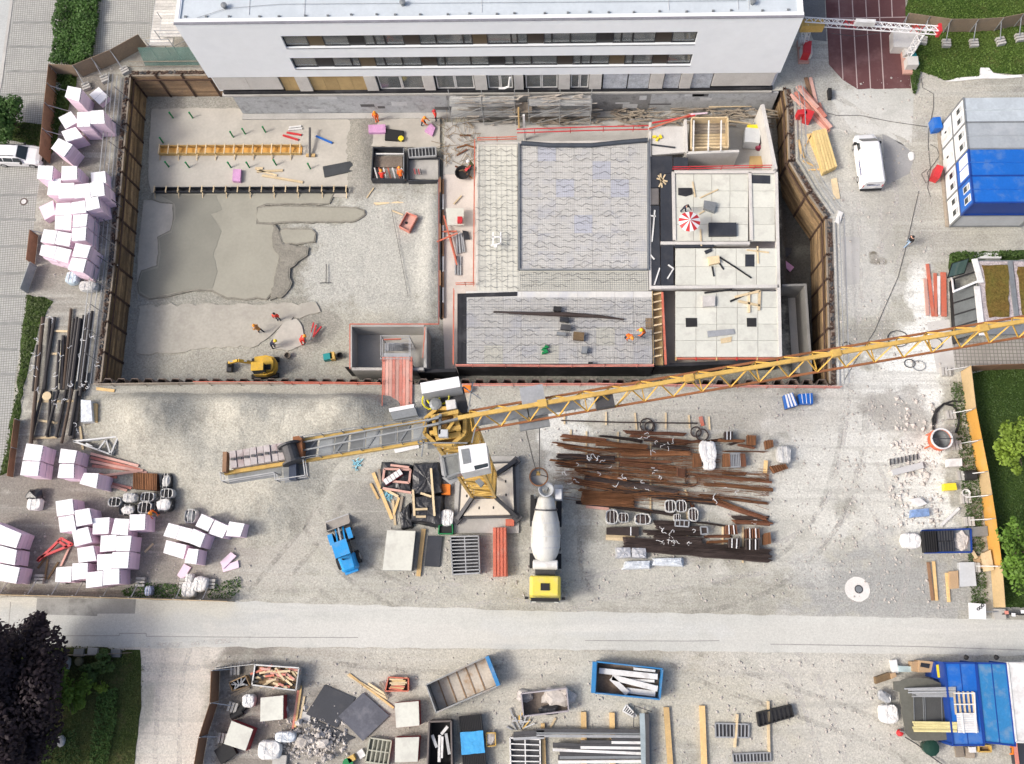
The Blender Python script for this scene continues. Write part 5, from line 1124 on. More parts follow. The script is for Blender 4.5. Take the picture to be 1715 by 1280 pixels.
LETT=mat('blue_lettering',(.03,.05,.22),.5)
for k in range(9):lpart(body,'letter',MB().box((-1.55+.17*k,.97,1.25+.0*k),(.1+.04*(k%2),.02,.16+.05*(k%3==0))),LETT)
for k in range(9):lpart(body,'letter',MB().box((-2.615,-.5+.125*k,1.24),(.03,.08,.13+.03*(k%2))),LETT)
suv=T('parked_car','white estate car parked beside the brown hoarding','car',W(28,261,0));fr=W(73,262,.5);suv.location=V3(fr.x-2.35,fr.y,0);suv.rotation_euler=(0,0,R(-2))
S=[carsec(-2.35,.72,.55,.5,.85,1.05),carsec(-2.25,.86,.62,.38,.95,1.4),carsec(-1.7,.92,.64,.3,1.0,1.62),carsec(-.3,.93,.66,.3,1.0,1.68),carsec(.35,.93,.64,.3,1.0,1.6),carsec(1.1,.92,.72,.3,.95,1.08,.08),carsec(1.9,.88,.66,.32,.8,.96,.08),carsec(2.2,.8,.6,.36,.68,.82,.08),carsec(2.36,.66,.5,.42,.58,.66,.06)]
lpart(suv,'body',loft(S),WHITE)
lpart(suv,'windscreen',quad([(.38,-.6,1.58),(1.08,-.66,1.1),(1.08,.66,1.1),(.38,.6,1.58)]),GLASS)
lpart(suv,'rear_window',quad([(-2.24,-.58,1.36),(-1.72,-.58,1.6),(-1.72,.58,1.6),(-2.24,.58,1.36)]),GLASS)
for s_ in (-1,1):
 for x0,x1 in ((-2.0,-1.05),(-1.0,-.1),(-.05,.75)):lpart(suv,'side_window',quad([(x0,s_*.9,1.1),(x1,s_*.905,1.08),(x1-.15*(x1>.5),s_*.73,1.46),(x0+.1,s_*.73,1.5)],.02),GLASS)
 lpart(suv,'mirror',MB().box((.7,s_*1.02,1.1),(.16,.2,.16)),BLACK);lpart(suv,'roof_rail',MB().bar((-1.7,s_*.58,1.7),(.2,s_*.58,1.68),.05),BLACK);lpart(suv,'headlight',MB().box((2.12,s_*.66,.78),(.3,.26,.12)),LGREY)
 for x in (1.4,-1.4):wheel(suv,x,s_*.95,.36,.24,s_)
lpart(suv,'grille',MB().box((2.33,0,.55),(.1,1.0,.25)),BLACK);lpart(suv,'front_bumper',MB().box((2.34,0,.36),(.14,1.5,.14)),GREY_M)
fm=W(913,1006,.7);mx=T('concrete_mixer','concrete mixer truck with yellow cab and pale drum','truck',V3(fm.x,fm.y,0));mx.rotation_euler=(0,0,R(90))
def MXp(name,mb,mt,par=None,**k):return lpart(par or mx,name,mb,mt,**k)
mx.rotation_euler=(0,0,R(-90))
cabS=[carsec(0,1.1,1.05,.55,1.3,1.55,.1),carsec(-.08,1.22,1.12,.45,1.4,2.3,.15),carsec(-.35,1.24,1.14,.45,1.4,3.0,.16),carsec(-1.75,1.24,1.14,.45,1.4,3.05,.14),carsec(-1.85,1.2,1.1,.5,1.4,2.95,.14)]
cabo=MXp('cab',loft(cabS),mat('lemon_yellow',(.68,.57,.08),.45,.08,1,7,.05,spec=.45,dirt=(.5,.45,.25),dscale=1.3,damt=.45));MXp('roof_hatch',MB().box((-1.0,0,3.06),(.55,.7,.05)),BLACK,cabo);MXp('windscreen',quad([(-.06,-1.0,1.55),(-.06,1.0,1.55),(-.32,.98,2.7),(-.32,-.98,2.7)],.03),GLASS,cabo)
MXp('sun_visor',MB().box((.0,0,2.85),(.25,2.2,.06)),BLACK,cabo);MXp('bumper',MB().box((.05,0,.6),(.25,2.4,.4)),GREY_M);MXp('roof_bar',MB().bar((-.12,-1.1,3.05),(-.12,1.1,3.05),.08),BLACK,cabo)
for s_ in (-1,1):
 MXp('mirror',MB().box((-.15,s_*1.45,2.2),(.2,.3,.6)),BLACK,cabo);MXp('side_window',quad([(-.45,s_*1.2,1.55),(-1.3,s_*1.2,1.55),(-1.25,s_*1.13,2.4),(-.5,s_*1.13,2.4)],.03),GLASS,cabo);MXp('headlight',MB().box((.1,s_*.9,.75),(.15,.35,.2)),LGREY)
 MXp('chassis_rail',MB().box((-5.2,s_*.42,.95),(8.2,.14,.3)),STEEL_D)
 for x in (-1.15,-3.1,-6.5,-7.85):wheel(mx,x,s_*1.22,.52,.4,s_)
 MXp('mudguard',MB().box((-7.15,s_*1.08,1.18),(2.6,.42,.05)),BLACK);MXp('mudguard',MB().box((-3.1,s_*1.08,1.18),(1.2,.42,.05)),BLACK);MXp('side_tank',MB().box((-4.7,s_*1.0,.8),(1.4,.45,.6)),BLACK if s_>0 else GALV)
MXp('rear_engine_hood',MB().box((-2.2,0,1.5),(.5,1.6,1.2)),STEEL_D)
MXp('water_tank',MB().lathe((-2.75,-1.0,2.25),[(.25,0),(.38,.06),(.38,1.94),(.25,2.0)],(0,1,0),16),WHITED,smooth=False)
DR=mat('drum_paint',(.58,.58,.54),.5,.06,.7,5,.05,dirt=(.4,.385,.34),dscale=1.1,damt=.65,stretch=(1,2.5,1))
dax=Vector((-5.3,0,1.0)).normalized();dro=V3(-3.1,0,1.85)
dr=MXp('drum',MB().lathe(dro,[(.3,-.05),(.75,0),(1.0,.5),(1.17,1.1),(1.2,2.0),(1.1,3.0),(.85,4.1),(.66,4.9),(.5,5.2),(.4,5.1)],dax,24),DR,smooth=True)
for h_,r_ in ((1.1,1.175),(2.0,1.205),(3.05,1.1)):MXp('drum_band',MB().lathe(dro,[(r_-.02,h_),(r_+.012,h_),(r_+.012,h_+.05),(r_-.02,h_+.05)],dax,24),LGREY,dr)
MXp('roller_ring',MB().lathe(dro,[(.93,4.0),(.96,4.0),(.96,4.12),(.9,4.12)],dax,24),STEEL_D,dr)
MXp('hopper',MB().lathe((-8.6,0,2.9),[(.35,0),(.62,.55),(.62,.7),(.55,.7),(.3,.1)],n=16,cap=False),LGREY);MXp('chute',MB().bar((-8.9,.2,1.9),(-9.3,-.6,1.2),.5,.12),GREY_M)
MXp('rear_frame',MB().bar((-8.2,-.9,1.0),(-8.2,-.9,2.9),.15),GREY_M);MXp('rear_frame',MB().bar((-8.2,.9,1.0),(-8.2,.9,2.9),.15),GREY_M);MXp('rear_platform',MB().box((-8.5,1.0,2.2),(1.3,.7,.06)),GALV);MXp('ladder',MB().box((-8.9,1.1,1.4),(.1,.5,1.8)),GALV);MXp('hose_box',MB().box((-8.3,1.0,2.7),(.8,.5,.5)),WHITED)
ang,c_=heading((589,952),(568,884),.5)
ld=T('wheel_loader','small bright blue wheel loader with lowered bucket','loader',V3(c_.x,c_.y,0));ld.rotation_euler=(0,0,ang)
hoodS=[carsec(-2.0,.5,.42,.7,1.0,1.3,.1),carsec(-1.85,.68,.56,.55,1.1,1.5,.14),carsec(-.8,.72,.6,.5,1.1,1.6,.12),carsec(-.7,.7,.6,.5,1.1,1.6,.1)]
lpart(ld,'engine_hood',loft(hoodS),BLUEC);lpart(ld,'chassis',MB().box((.2,0,.65),(2.4,.7,.4)),STEEL_D)
cb=lpart(ld,'cab',MB().hexa([(-.75,-.6,1.0),(.45,-.6,1.0),(.45,.6,1.0),(-.75,.6,1.0)],[(-.7,-.55,2.35),(.3,-.55,2.35),(.3,.55,2.35),(-.7,.55,2.35)]),GLASS);lpart(cb,'cab_roof',MB().box((-.2,0,2.42),(1.25,1.25,.13)),BLUEC)
for x in (-.72,.36):
 for y in (-.57,.57):lpart(cb,'cab_pillar',MB().bar((x,y,1.0),(x,y,2.36),.09),BLACK)
for s_ in (-1,1):
 for x in (.95,-1.05):wheel(ld,x,s_*.98,.55,.36,s_)
 lpart(ld,'fender',MB().box((.95,s_*.8,1.16),(.9,.4,.06)),BLUEC);lpart(ld,'lift_arm',MB().bar((.4,s_*.32,1.3),(1.75,s_*.32,.5),.12,.22),BLUEC)
lpart(ld,'tilt_ram',MB().bar((.5,0,1.4),(1.75,0,.8),.14,.14),GALV);lpart(ld,'counterweight',MB().box((-2.05,0,.75),(.25,1.1,.5)),BLUEC);lpart(ld,'grille',MB().box((-1.3,.62,1.2),(.7,.12,.4)),STEEL_D);lpart(ld,'exhaust',MB().cyl((-1.0,.2,1.55),(-1.0,.2,2.1),.06),BLACK)
bkt=MB().rings([[V3(x,y,z) for x,z in ((1.75,.95),(1.72,.1),(2.6,.06),(2.62,.1),(1.85,.2),(1.82,.95))] for y in (-1.0,1.0)]);bk_=lpart(ld,'bucket',bkt,mat('worn_bucket',(.3,.28,.25),.7,.2,1.5))
for s_ in (-1,1):lpart(bk_,'side_plate',MB().hexa([(1.74,s_*1.0,.08),(2.6,s_*1.0,.08),(2.6,s_*1.03,.08),(1.74,s_*1.03,.08)],[(1.76,s_*1.0,.93),(1.95,s_*1.0,.7),(1.95,s_*1.03,.7),(1.76,s_*1.03,.93)]),mat('worn_bucket',(.3,.28,.25)))
lpart(bk_,'teeth_bar',MB().box((2.66,0,.07),(.1,2.0,.05)),GALV)
ec=W(446,618,PITZ+.1);ex_=T('mini_excavator','small yellow excavator working on the pit floor','excavator',V3(ec.x,ec.y,PITZ+.05));ex_.rotation_euler=(0,0,R(184))
for s_ in (-1,1):
 trk=lpart(ex_,'track',MB().rings([[V3(x,s_*.75+dy,z) for x,z in ((-1.2,.1),(-1.3,.3),(-1.15,.52),(1.15,.52),(1.3,.3),(1.2,.1),(1.0,0),(-1.0,0))] for dy in (-.2,.2)]),BLACK)
EXY=mat('digger_yellow',(.6,.37,.04),.55,.12,1,7,.1,spec=.35,dirt=(.3,.23,.12),dscale=1.4,damt=.6)
lpart(ex_,'undercarriage',MB().box((0,0,.4),(1.3,1.3,.3)),STEEL_D)
hs=[(.75,-.85),(.75,.85),(-.3,.95),(-1.0,.75),(-1.25,.3),(-1.25,-.3),(-1.0,-.75),(-.3,-.95)]
h_=lpart(ex_,'house',MB().prism(hs,.6,1.25),EXY);lpart(h_,'engine_cover',MB().prism([(-.2,-.7),(-.2,.85),(-.9,.65),(-1.1,.25),(-1.1,-.25),(-.9,-.6)],1.25,1.6),EXY)
lpart(h_,'cab',MB().hexa([(.72,.05,1.25),(.72,.82,1.25),(-.5,.82,1.25),(-.5,.05,1.25)],[(.55,.1,2.5),(.55,.78,2.5),(-.45,.78,2.5),(-.45,.1,2.5)]),GLASS);lpart(h_,'cab_roof',MB().box((.05,.44,2.53),(1.1,.78,.08)),EXY);lpart(h_,'black_vent',MB().box((-.7,.3,1.62),(.4,.5,.04)),BLACK)
bm=lpart(ex_,'boom',MB().bar((.7,-.3,1.1),(1.9,-.3,2.2),.24,.3).bar((1.9,-.3,2.2),(2.9,-.3,1.7),.22,.26),EXY);lpart(ex_,'stick',MB().bar((2.85,-.3,1.75),(3.3,-.3,.5),.2,.22),STEEL_D);lpart(bm,'boom_ram',MB().bar((1.2,-.3,1.9),(2.7,-.3,2.05),.12),GALV)
lpart(ex_,'bucket',MB().rings([[V3(x,y,z) for x,z in ((3.1,.55),(3.5,.6),(3.65,.25),(3.4,.0),(3.05,.1))] for y in (-.75,.15)]),STEEL_D)
# --- hoardings
def hoarding(label,pts,h,mt,side,brace=True,lean=.0,bal=True,seg=2.5):
 P=PX(pts);c=sum(P,Vector())/len(P);root=T('hoarding',label,'fence',V3(c.x,c.y,0));k=0
 for p,q in zip(P,P[1:]):
  L=(q-p).length;n=max(1,round(L/seg));d=(q-p)/L;nr=V3(-d.y,d.x,0)*side
  for i in range(n):
   a,b_=p+d*(L*i/n+.01),p+d*(L*(i+1)/n-.01);k+=1
   part(root,'panel',MB().bar(V3(a.x,a.y,h/2+.03),V3(b_.x,b_.y,h/2+.03),.035,h),PLY_T if mt is PLY_O and k%3==1 else mt)
   part(root,'post',MB().bar(V3(a.x,a.y,0)+nr*.06,V3(a.x,a.y,h)+nr*.06,.06),GALV)
   if brace:
    f=V3(a.x,a.y,0)+nr*1.5;part(root,'brace',MB().bar(V3(a.x,a.y,h*.75)+nr*.08,f+V3(0,0,.2),.06),GALV)
    if bal:
     for o_ in (-.22,.06,.34):part(root,'ballast_block',MB().box(f+d*.1+nr*(o_-.2)+V3(0,0,.2),(.75,.2,.36),math.atan2(d.y,d.x)),CONC)
 return root
hoarding('brown plywood hoarding between parked car and foam packs',[(99,126),(92,190),(84,275)],1.9,PLY_B,1,bal=False)
hoarding('weathered plywood hoarding zigzag below the green hedge strip',[(99,127),(138,129),(199,104),(246,78)],1.9,PLY_G,-1)
hoarding('low brown plywood hoarding remnant beside the foam packs and grass',[(64,395),(58,445)],1.4,PLY_B,1,bal=False)
hoarding('roadside plywood hoarding in front of the foam packs',[(-30,996),(62,998),(140,1000),(232,1003),(305,1005),(394,1008)],1.9,PLY_T,1)
hoarding('orange plywood hoarding along the right lawn',[(1609,622),(1617,692),(1637,795),(1649,872),(1659,950),(1664,1018)],1.9,PLY_O,-1)
hoarding('brown plywood hoarding between shed paving and lawn',[(1614,622),(1660,620),(1720,618),(1790,616)],1.7,PLY_B,1,brace=False)
hoarding('long curved plywood hoarding across the far lawn',[(1509,44),(1579,54),(1623,54),(1664,51.5),(1697,45),(1760,36)],1.9,PLY_G,-1)
hoarding('brown plywood hoarding left of the lower storage yard',[(368,1121),(366,1174),(348,1230),(336,1300)],1.9,PLY_B,1)
hoarding('grey wire fence panel line above the scrap tray',[(369,1119),(435,1111)],1.2,GALV,1,bal=False,brace=False)
hoarding('rusty low sheet fence beside the dark pipes',[(34,705),(22,800)],.9,PLY_B,1,bal=False,brace=False)
hoarding('grey plank fence along the garden edge',[(85,1096),(150,1097),(222,1093)],.9,WOOD_G,1,bal=False,brace=False)
hoarding('glazed mesh gate frame below the brown hoarding remnant',[(62,447),(46,492)],1.2,mat('gate_glass',(.35,.38,.38),.2),1,bal=False,brace=False)
# --- pink foam packs
def foam(zf,q,h,label,group,z0=0.,allpink=False):
 z1=z0+h;P=Q(zf,q,z1);c=sum(P,Vector())/4
 root=T('foam_pack',label,'foam pack',V3(c.x,c.y,z0),group)
 P=[p.lerp(c,.015) for p in P];pp=P
 nl=max(1,round((h-.1)/.6));zz=z0
 for i in range(nl):
  za=z0+(h-.1)*i/nl;zb=z0+(h-.1)*(i+1)/nl-.012;j=V3(rnd.uniform(-.025,.025),rnd.uniform(-.025,.025),0)
  part(root,'foam_board_bundle',MB().prism([tuple(p.lerp(c,.01)+j) for p in P],za,zb),PINK)
 part(root,'top_board',MB().prism(pp,z1-.1,z1),PINK if allpink else PINKW)
 for k in range(5):
  f=.08+.18*k+rnd.uniform(-.03,.03);part(root,'tape_edge',MB().bar(P[1].lerp(P[2],f)+V3(.012,0,-.1-rnd.random()*.06),P[1].lerp(P[2],f+rnd.uniform(.06,.15))+V3(.012,0,-.1-rnd.random()*.06),.02,.05),GREY_M)
 part(root,'strap',MB().bar(P[0].lerp(P[1],.5)+V3(0,0,.003),P[3].lerp(P[2],.5)+V3(0,0,.003),.03,.008),LGREY if not allpink else PINK)
 return root
FU=[(a0,[(440,558),(528,575),(512,660),(420,630)],2.5),(a0,[(640,565),(702,625),(645,680),(578,615)],.7),(a0,[(500,730),(590,725),(585,822),(500,825)],2.4),(a0,[(590,720),(672,715),(680,803),(588,805)],2.4),(a0,[(378,765),(460,722),(510,790),(425,840)],1.2),(a0,[(397,855),(490,825),(540,890),(430,925)],1.5),(a0,[(380,897),(472,940),(415,1020),(330,965)],2.3),(a0,[(248,1075),(345,1078),(335,1168),(240,1160)],2.2),(a0,[(400,1080),(500,1078),(500,1165),(397,1170)],2.2),(a0,[(588,1122),(683,1112),(690,1190),(595,1195)],1.2),(a0,[(320,1170),(395,1158),(390,1270),(305,1265)],1.8),(a0,[(385,1190),(482,1188),(480,1285),(380,1290)],2.0),(a0,[(484,1200),(582,1190),(585,1280),(482,1290)],2.4),(a0,[(584,1188),(672,1182),(680,1270),(588,1285)],2.4),
(b0,[(252,105),(345,60),(360,150),(290,190)],.8),(b0,[(365,80),(458,75),(460,155),(355,155)],1.9),(b0,[(462,75),(550,60),(560,140),(460,150)],2.4),(b0,[(552,45),(635,30),(650,110),(562,130)],2.4),(b0,[(358,160),(465,157),(460,255),(355,248)],1.9),(b0,[(475,155),(570,148),(560,230),(470,235)],2.4),(b0,[(467,240),(560,235),(555,320),(465,325)],2.4),(b0,[(285,248),(373,258),(352,345),(262,330)],2.0),(b0,[(376,260),(465,275),(450,362),(356,345)],2.0),(b0,[(270,348),(370,360),(345,440),(255,415)],2.2),(b0,[(372,360),(465,382),(440,468),(347,441)],2.2),(b0,[(490,338),(590,355),(565,435),(468,425)],2.4),(b0,[(465,432),(562,442),(540,530),(440,510)],2.4)]
FU.sort(key=lambda f:f[0](*f[1][0])[1])
spec={0:'tall foam pack nearest the brown hoarding corner',1:'low tilted foam pack beside the scattered wire'}
for i,(zf,q,h) in enumerate(FU):
 foam(zf,q,h,spec.get(i,'foam pack in the heap by the retaining wall, '+(ORD+['twenty first','twenty second','twenty third','twenty fourth','twenty fifth','twenty sixth','twenty seventh'])[i]+' from the building'),'foam packs beside the retaining wall',allpink=(h==.8))
FG=[('g',[(172,398),(280,412),(260,513),(147,508)],2.2),('g',[(146,515),(258,515),(245,610),(130,605)],2.2),('g',[(395,432),(500,445),(482,528),(380,526)],2.2),('g',[(386,533),(480,532),(478,625),(372,622)],2.2),('t',[(545,590),(640,593),(625,690),(515,660)],2.7),('c',[(360,775),(470,757),(480,858),(370,873)],2.0),('c',[(378,880),(475,862),(495,965),(390,978)],2.0),('c',[(482,835),(580,818),(600,920),(497,940)],2.0),('c',[(605,885),(712,878),(705,985),(600,990)],1.8),('c',[(745,885),(838,890),(830,998),(720,990)],1.8),('c',[(842,860),(945,858),(940,960),(840,965)],2.0),('c',[(465,965),(570,940),(598,1040),(485,1070)],1.9),('c',[(655,997),(755,993),(750,1095),(648,1105)],2.0),('c',[(757,1000),(855,998),(842,1098),(752,1100)],2.0),('c',[(500,1080),(605,1062),(625,1160),(510,1175)],1.9),('c',[(630,1120),(725,1115),(725,1220),(630,1225)],1.9),('c',[(729,1105),(840,1102),(830,1210),(727,1212)],2.1),('c',[(365,1205),(466,1197),(460,1300),(357,1300)],1.9),('c',[(470,1178),(570,1175),(568,1275),(466,1290)],1.9),
('c',[(560,1237),(668,1225),(665,1327),(557,1340)],2.0),('c',[(671,1217),(775,1212),(775,1312),(669,1322)],2.0),('h',[(1095,915),(1170,935),(1140,1020),(1060,1000)],1.8),('h',[(1172,936),(1248,955),(1215,1043),(1142,1022)],1.8),('h',[(1310,855),(1390,893),(1350,972),(1268,935)],1.9),('h',[(1396,896),(1485,935),(1445,1015),(1354,985)],1.9),('h',[(1255,952),(1335,987),(1300,1075),(1213,1040)],2.2),('h',[(1080,1027),(1213,1060),(1190,1150),(1060,1110)],1.8),('h',[(1222,1080),(1290,1087),(1275,1185),(1197,1175)],2.0),('h',[(1490,905),(1590,920),(1560,1005),(1465,1000)],1.9),('k',[(-60,900),(140,985),(105,1080),(-60,1040)],2.0),('k',[(-60,1045),(110,1092),(95,1190),(-60,1160)],2.0),('k',[(-60,1168),(130,1206),(105,1310),(-60,1280)],2.0)]
names={'g':'foam pack in the block of four above the black bag, ','c':'pink foam pack in the big roadside heap, ','h':'pink foam pack in the angled heap near the gravel, ','k':'foam pack at the left picture edge, ','t':'tall leaning pink foam pack beside the pink planks'}
cn={}
for k,q,h in FG:
 cn[k]=cn.get(k,0)+1
 foam(c0,q,h,names[k]+('' if k=='t' else ORD[cn[k]-1]+{'g':' along its rows','c':' counted row by row','h':' counted from its left','k':' from the far end'}[k]),{'g':'block of four foam packs','c':'roadside foam heap','h':'angled foam heap','k':'foam packs at the picture edge','t':'block of four foam packs'}[k])
for i,q in enumerate([[(1430,1170),(1500,1105),(1535,1130),(1450,1215)],[(1440,1195),(1545,1160),(1552,1205),(1450,1235)],[(1150,1255),(1195,1180),(1240,1205),(1185,1290)]]):
 slab('foam_sheet',['loose pink foam sheet lying crosswise near the angled heap','loose pink foam sheet under the crosswise one','pale pink foam sheet leaning beside the round bags'][i],'foam sheet',Q(c0,q,.15+.1*(i==0)),.15+.12*(i==0),.02+.14*(i==0),PINK)
for i,(q,z) in enumerate([([a1(725,812),a1(835,808),a1(838,860),a1(727,862)],.6),([a1(1090,850),a1(1130,800),a1(1160,830),a1(1140,880)],.5),([a0(1515,1098),a0(1565,1100),a0(1560,1180),a0(1508,1175)],.5)]):
 slab('foam_sheet',['pink foam board stack beside the black mats','pink foam boards at the corner by two workers','single pink foam board on the blinding concrete'][i],'foam sheet',PX(q,PITZ+z),PITZ+z,PITZ+.14,mat('pink_sheet',(.55,.3,.5),.7))
# --- timber, boards, pipes
def planks(zf,items,name,cat,w_,h,mt,labelf,group,z=0.02):
 for i,it in enumerate(items):
  p,q=it[0],it[1];zz=it[2] if len(it)>2 else z
  m_=mt[i%len(mt)] if isinstance(mt,list) else mt
  plank(name,labelf(i),cat,zf(*p),zf(*q),it[3] if len(it)>3 else w_,h,zz,m_,group)
PKL=[PLANK_PK,PLANK_R,PLANK_PK]
planks(c0,[((590,465),(900,545),.3),((590,490),(945,578),.1),((590,515),(955,590),.2),((600,545),(900,575),.02),((650,612),(930,575),.3),((665,645),(855,690),.02),((670,660),(825,705),.15),((640,600),(760,620),.02)],'plank','plank',.22,.1,[PLANK_PK,PLANK_R,PLANK_PK,PLANK_R],lambda i:'faded pink plank in the pile above the rusty mesh stack, '+ORD[i]+' from the top','pink planks by the rusty mesh stack')
planks(a3,[((195,560),(415,830),.3),((180,600),(400,840),.1),((150,615),(400,860),.02),((215,560),(380,760),.45),((280,505),(320,680),.02),((250,505),(285,640),.02),((205,575),(330,700),.55),((335,670),(400,850),.02)],'plank','plank',.3,.12,[PLANK_PK,PLANK_R,PLANK_PK,PLANK_R,PLANK_PK,PLY_B],lambda i:'faded pink plank fanned beside the red toolboxes, '+ORD[i]+' laid','pink planks near the van')
planks(b3,[((1025,570),(1042,808)),((1040,475),(1078,815)),((1090,535),(1098,815)),((1113,555),(1112,805)),((1143,530),(1148,815),.02,.45)],'plank','plank',.26,.14,[PLANK_PK,REDO,REDO,WHITED,REDO],lambda i:['pale pink board','thin red board laid askew','narrow red board','grey board between red boards','broad red board'][i]+' beside the glazed shed','red boards beside the shed')
planks(c1,[((1015,700),(1025,870),1.0),((1132,560),(1155,870),1.15),((1065,722),(1135,745),1.0),((1030,828),(1110,825),1.0),((1035,875),(1100,875),1.0)],'timber','timber',.18,.12,WOOD_P,lambda i:'pale timber on the black sheeted stack, '+ORD[i]+' of five','timbers weighing down the black sheet',z=1.0)
planks(c1,[((757,590),(880,890),.05,.28),((795,565),(805,690),.02),((885,770),(900,930),.02),((925,750),(890,860),.1),((945,745),(930,840),.1),((820,690),(920,745),.1),((740,660),(790,760),.02)],'plank','plank',.2,.1,[WOOD,WOOD_G,WOOD_P],lambda i:'loose plank left of the black sheeted stack, '+ORD[i]+' counted from the long one','loose planks by the black stack')
planks(c1,[((1085,955),(1050,1262),.02,.35)],'beam','beam',.3,.2,WOOD,lambda i:'long yellow timber beam between cream panels and black panel',None)
planks(d1,[((590,700),(850,855)),((600,695),(890,915),.02),((725,755),(840,830),.15),((800,745),(850,850),.2),((290,770),(250,1040),.05),((270,800),(235,1050),.02),((310,840),(280,1000),.02)],'plank','plank',.16,.1,[WOOD_P,WOOD,WOOD_P,WOOD_G,WOOD,PLANK_R,WOOD_P],lambda i:'loose timber plank near the dark sheets, '+ORD[i]+' of seven','loose planks by the dark sheets')
planks(d2,[((455,940),(460,1300),.02,.42),((640,945),(645,1300),.02,.4),((992,910),(1020,1300),.02,.42),((1225,900),(1240,1300),.02,.42),((1655,870),(1660,1200),.02,.16),((1455,955),(1438,1170),.02,.16),((190,1015),(200,1300),.02,.3)],'beam','beam',.4,.25,[PLY_B if False else WOOD,WOOD,WOOD,WOOD,WOOD_P,WOOD_P,WOOD],lambda i:'orange brown timber bearer beam in the lower yard, '+ORD[i]+' listed from the steel girders','timber bearers in the lower yard')
planks(d3,[((5,870),(12,1200)),],'beam','beam',.16,.12,WOOD_P,lambda i:'thin timber bearer under the black clamp crate',None)
planks(a0,[((1530+140,1105),(1530+270,1140),PITZ+.14),],'plank','plank',.14,.1,WOOD_P,lambda i:'pale timber on the blinding concrete beside the pink board',None)
planks(a1,[((0,1115),(170,1108),PITZ+.14),((35,1140),(300,1185),PITZ+.14),((-10,1095),(40,1095),PITZ+.14)],'plank','plank',.22,.1,WOOD_P,lambda i:'pale timber on the blinding concrete, '+ORD[i]+' of three','timbers on the blinding concrete')
planks(b1,[((770,88),(1005,62),PITZ+.12),((760,80),(960,75),PITZ+.1),((880,128),(950,155),PITZ+.1),((715,45),(760,-20),PITZ+.1),((1280,85),(1330,30),-3.0)],'plank','plank',.12,.08,WOOD_P,lambda i:'thin timber lath on the pit gravel, '+ORD[i]+' of five','timber laths in the pit')
planks(b1,[((1170,330),(1305,275),-2.6),((1215,160),(1300,480),-2.7),((1255,280),(1295,440),-2.85),((1205,265),(1300,262),-2.9)],'board','board',.14,.08,REDO,lambda i:'red board lying on the pale slab strip, '+ORD[i]+' of four','red boards on the pale slab')
planks(b1,[((1298,280),(1302,410)),((1312,275),(1322,405)),((1326,270),(1340,400)),((1338,300),(1352,398)),((1290,420),(1290,545)),((1308,425),(1308,548)),((1324,425),(1324,548))],'pipe','prop',.12,.12,GALV,lambda i:'grey steel prop lying on the pale slab strip, '+ORD[i]+' of seven','steel props on the pale slab',z=-3.05)
stk=PX([(1362,219),(1384,214),(1403,277),(1380,288)],.9)
st_=T('plank_stack','stack of new yellow planks beside the kinked retaining wall','plank stack',V3(stk[0].x,stk[0].y,0))
for k in range(5):
 a,b_=stk[0].lerp(stk[1],(k+.5)/5),stk[3].lerp(stk[2],(k+.5)/5)
 for l in range(4):part(st_,'plank',MB().bar(V3(a.x,a.y,.13+.2*l),V3(b_.x,b_.y,.13+.2*l),(stk[1]-stk[0]).length/5-.02,.18),mat('fresh_yellow_timber',(.6,.45,.2),.75,.15,1.2,7,.12,rv=.15))
planks(a3,[((270,870),(365,1110),.02,.4),((200,910),(235,1030),.02),((245,950),(290,870),.02,.1),((230,1045),(310,1080),.02,.12),((270,1105),(370,1100),.02,.12)],'plank','plank',.24,.1,WOOD,lambda i:'loose yellow timber beside the plank stack, '+ORD[i]+' of five','loose timber by the plank stack')
slab('board','pale board lying on the ground below the van stack','board',Q(a3,[(415,1165),(452,1155),(475,1290),(435,1295)],.08),.08,.01,WOOD_P)
slab('board','white panel on the ground beside the retaining wall rail','board',Q(b3,[(465,125),(495,140),(470,215),(438,200)],.15),.15,.01,WHITED)
PIPE=mat('dark_pipe',(.055,.05,.048),.55,.2,.8,6,.12,rv=.25)
pl_=[((280,820),(195,1700)),((325,830),(290,1290)),((355,820),(280,1290)),((385,970),(365,1290)),((412,940),(400,1290)),((462,765),(415,1290)),((500,820),(440,1290)),((545,808),(470,1290)),((575,795),(495,1500)),((600,780),(520,1330)),((415,1000),(390,1250)),((480,830),(430,1290)),((520,830),(455,1350)),((330,1300),(310,1600)),((430,1290),(365,1600)),((470,1290),(400,1640)),((520,1290),(470,1610)),((280,1290),(200,1620)),((380,1290),(300,1590)),((245,1000),(215,1300)),((560,1180),(545,1300)),((500,1300),(450,1590))]
for i,(p,q) in enumerate(pl_):
 z=.22 if i%3 else .48;a,b_=W(*b0(*p),z),W(*b0(*q),z)
 one('steel_pipe','dark steel pipe in the long stack beside the paved parking, '+(ORD+['twenty first','twenty second'])[i]+' laid','pipe',MB().cyl(a,b_,.13 if i%4 else .17,n=8),PIPE if i%5 else mat('brown_pipe',(.1,.07,.05),.7),'dark pipes beside the parking')
planks(b0,[((355,910),(440,912),.02),((330,1058),(400,1058),.02),((215,1605),(370,1600),.02),((250,1490),(390,1510),.02),((245,1368),(500,1365),.02),((520,1530),(540,1680),.02)],'timber','timber',.18,.1,WOOD_P,lambda i:'pale bearer timber under the dark pipes, '+ORD[i]+' from the top','bearers under the pipes')
def paint_tags(name,label,spots,z,seed):
 rr=random.Random(seed);mb=MB()
 for zf,x,y in spots:
  for k in range(rr.randint(1,3)):
   c=W(*zf(x+rr.uniform(-18,18),y+rr.uniform(-14,14)),z);pts=[c]
   a=rr.random()*6.28
   for _ in range(rr.randint(2,4)):a+=rr.uniform(-1.6,1.6);pts.append(pts[-1]+V3(math.cos(a),math.sin(a),0)*.15)
   mb.tube(pts,.024,4)
 return struct(name,mb,WHITE,'stuff',False,label,'tags')
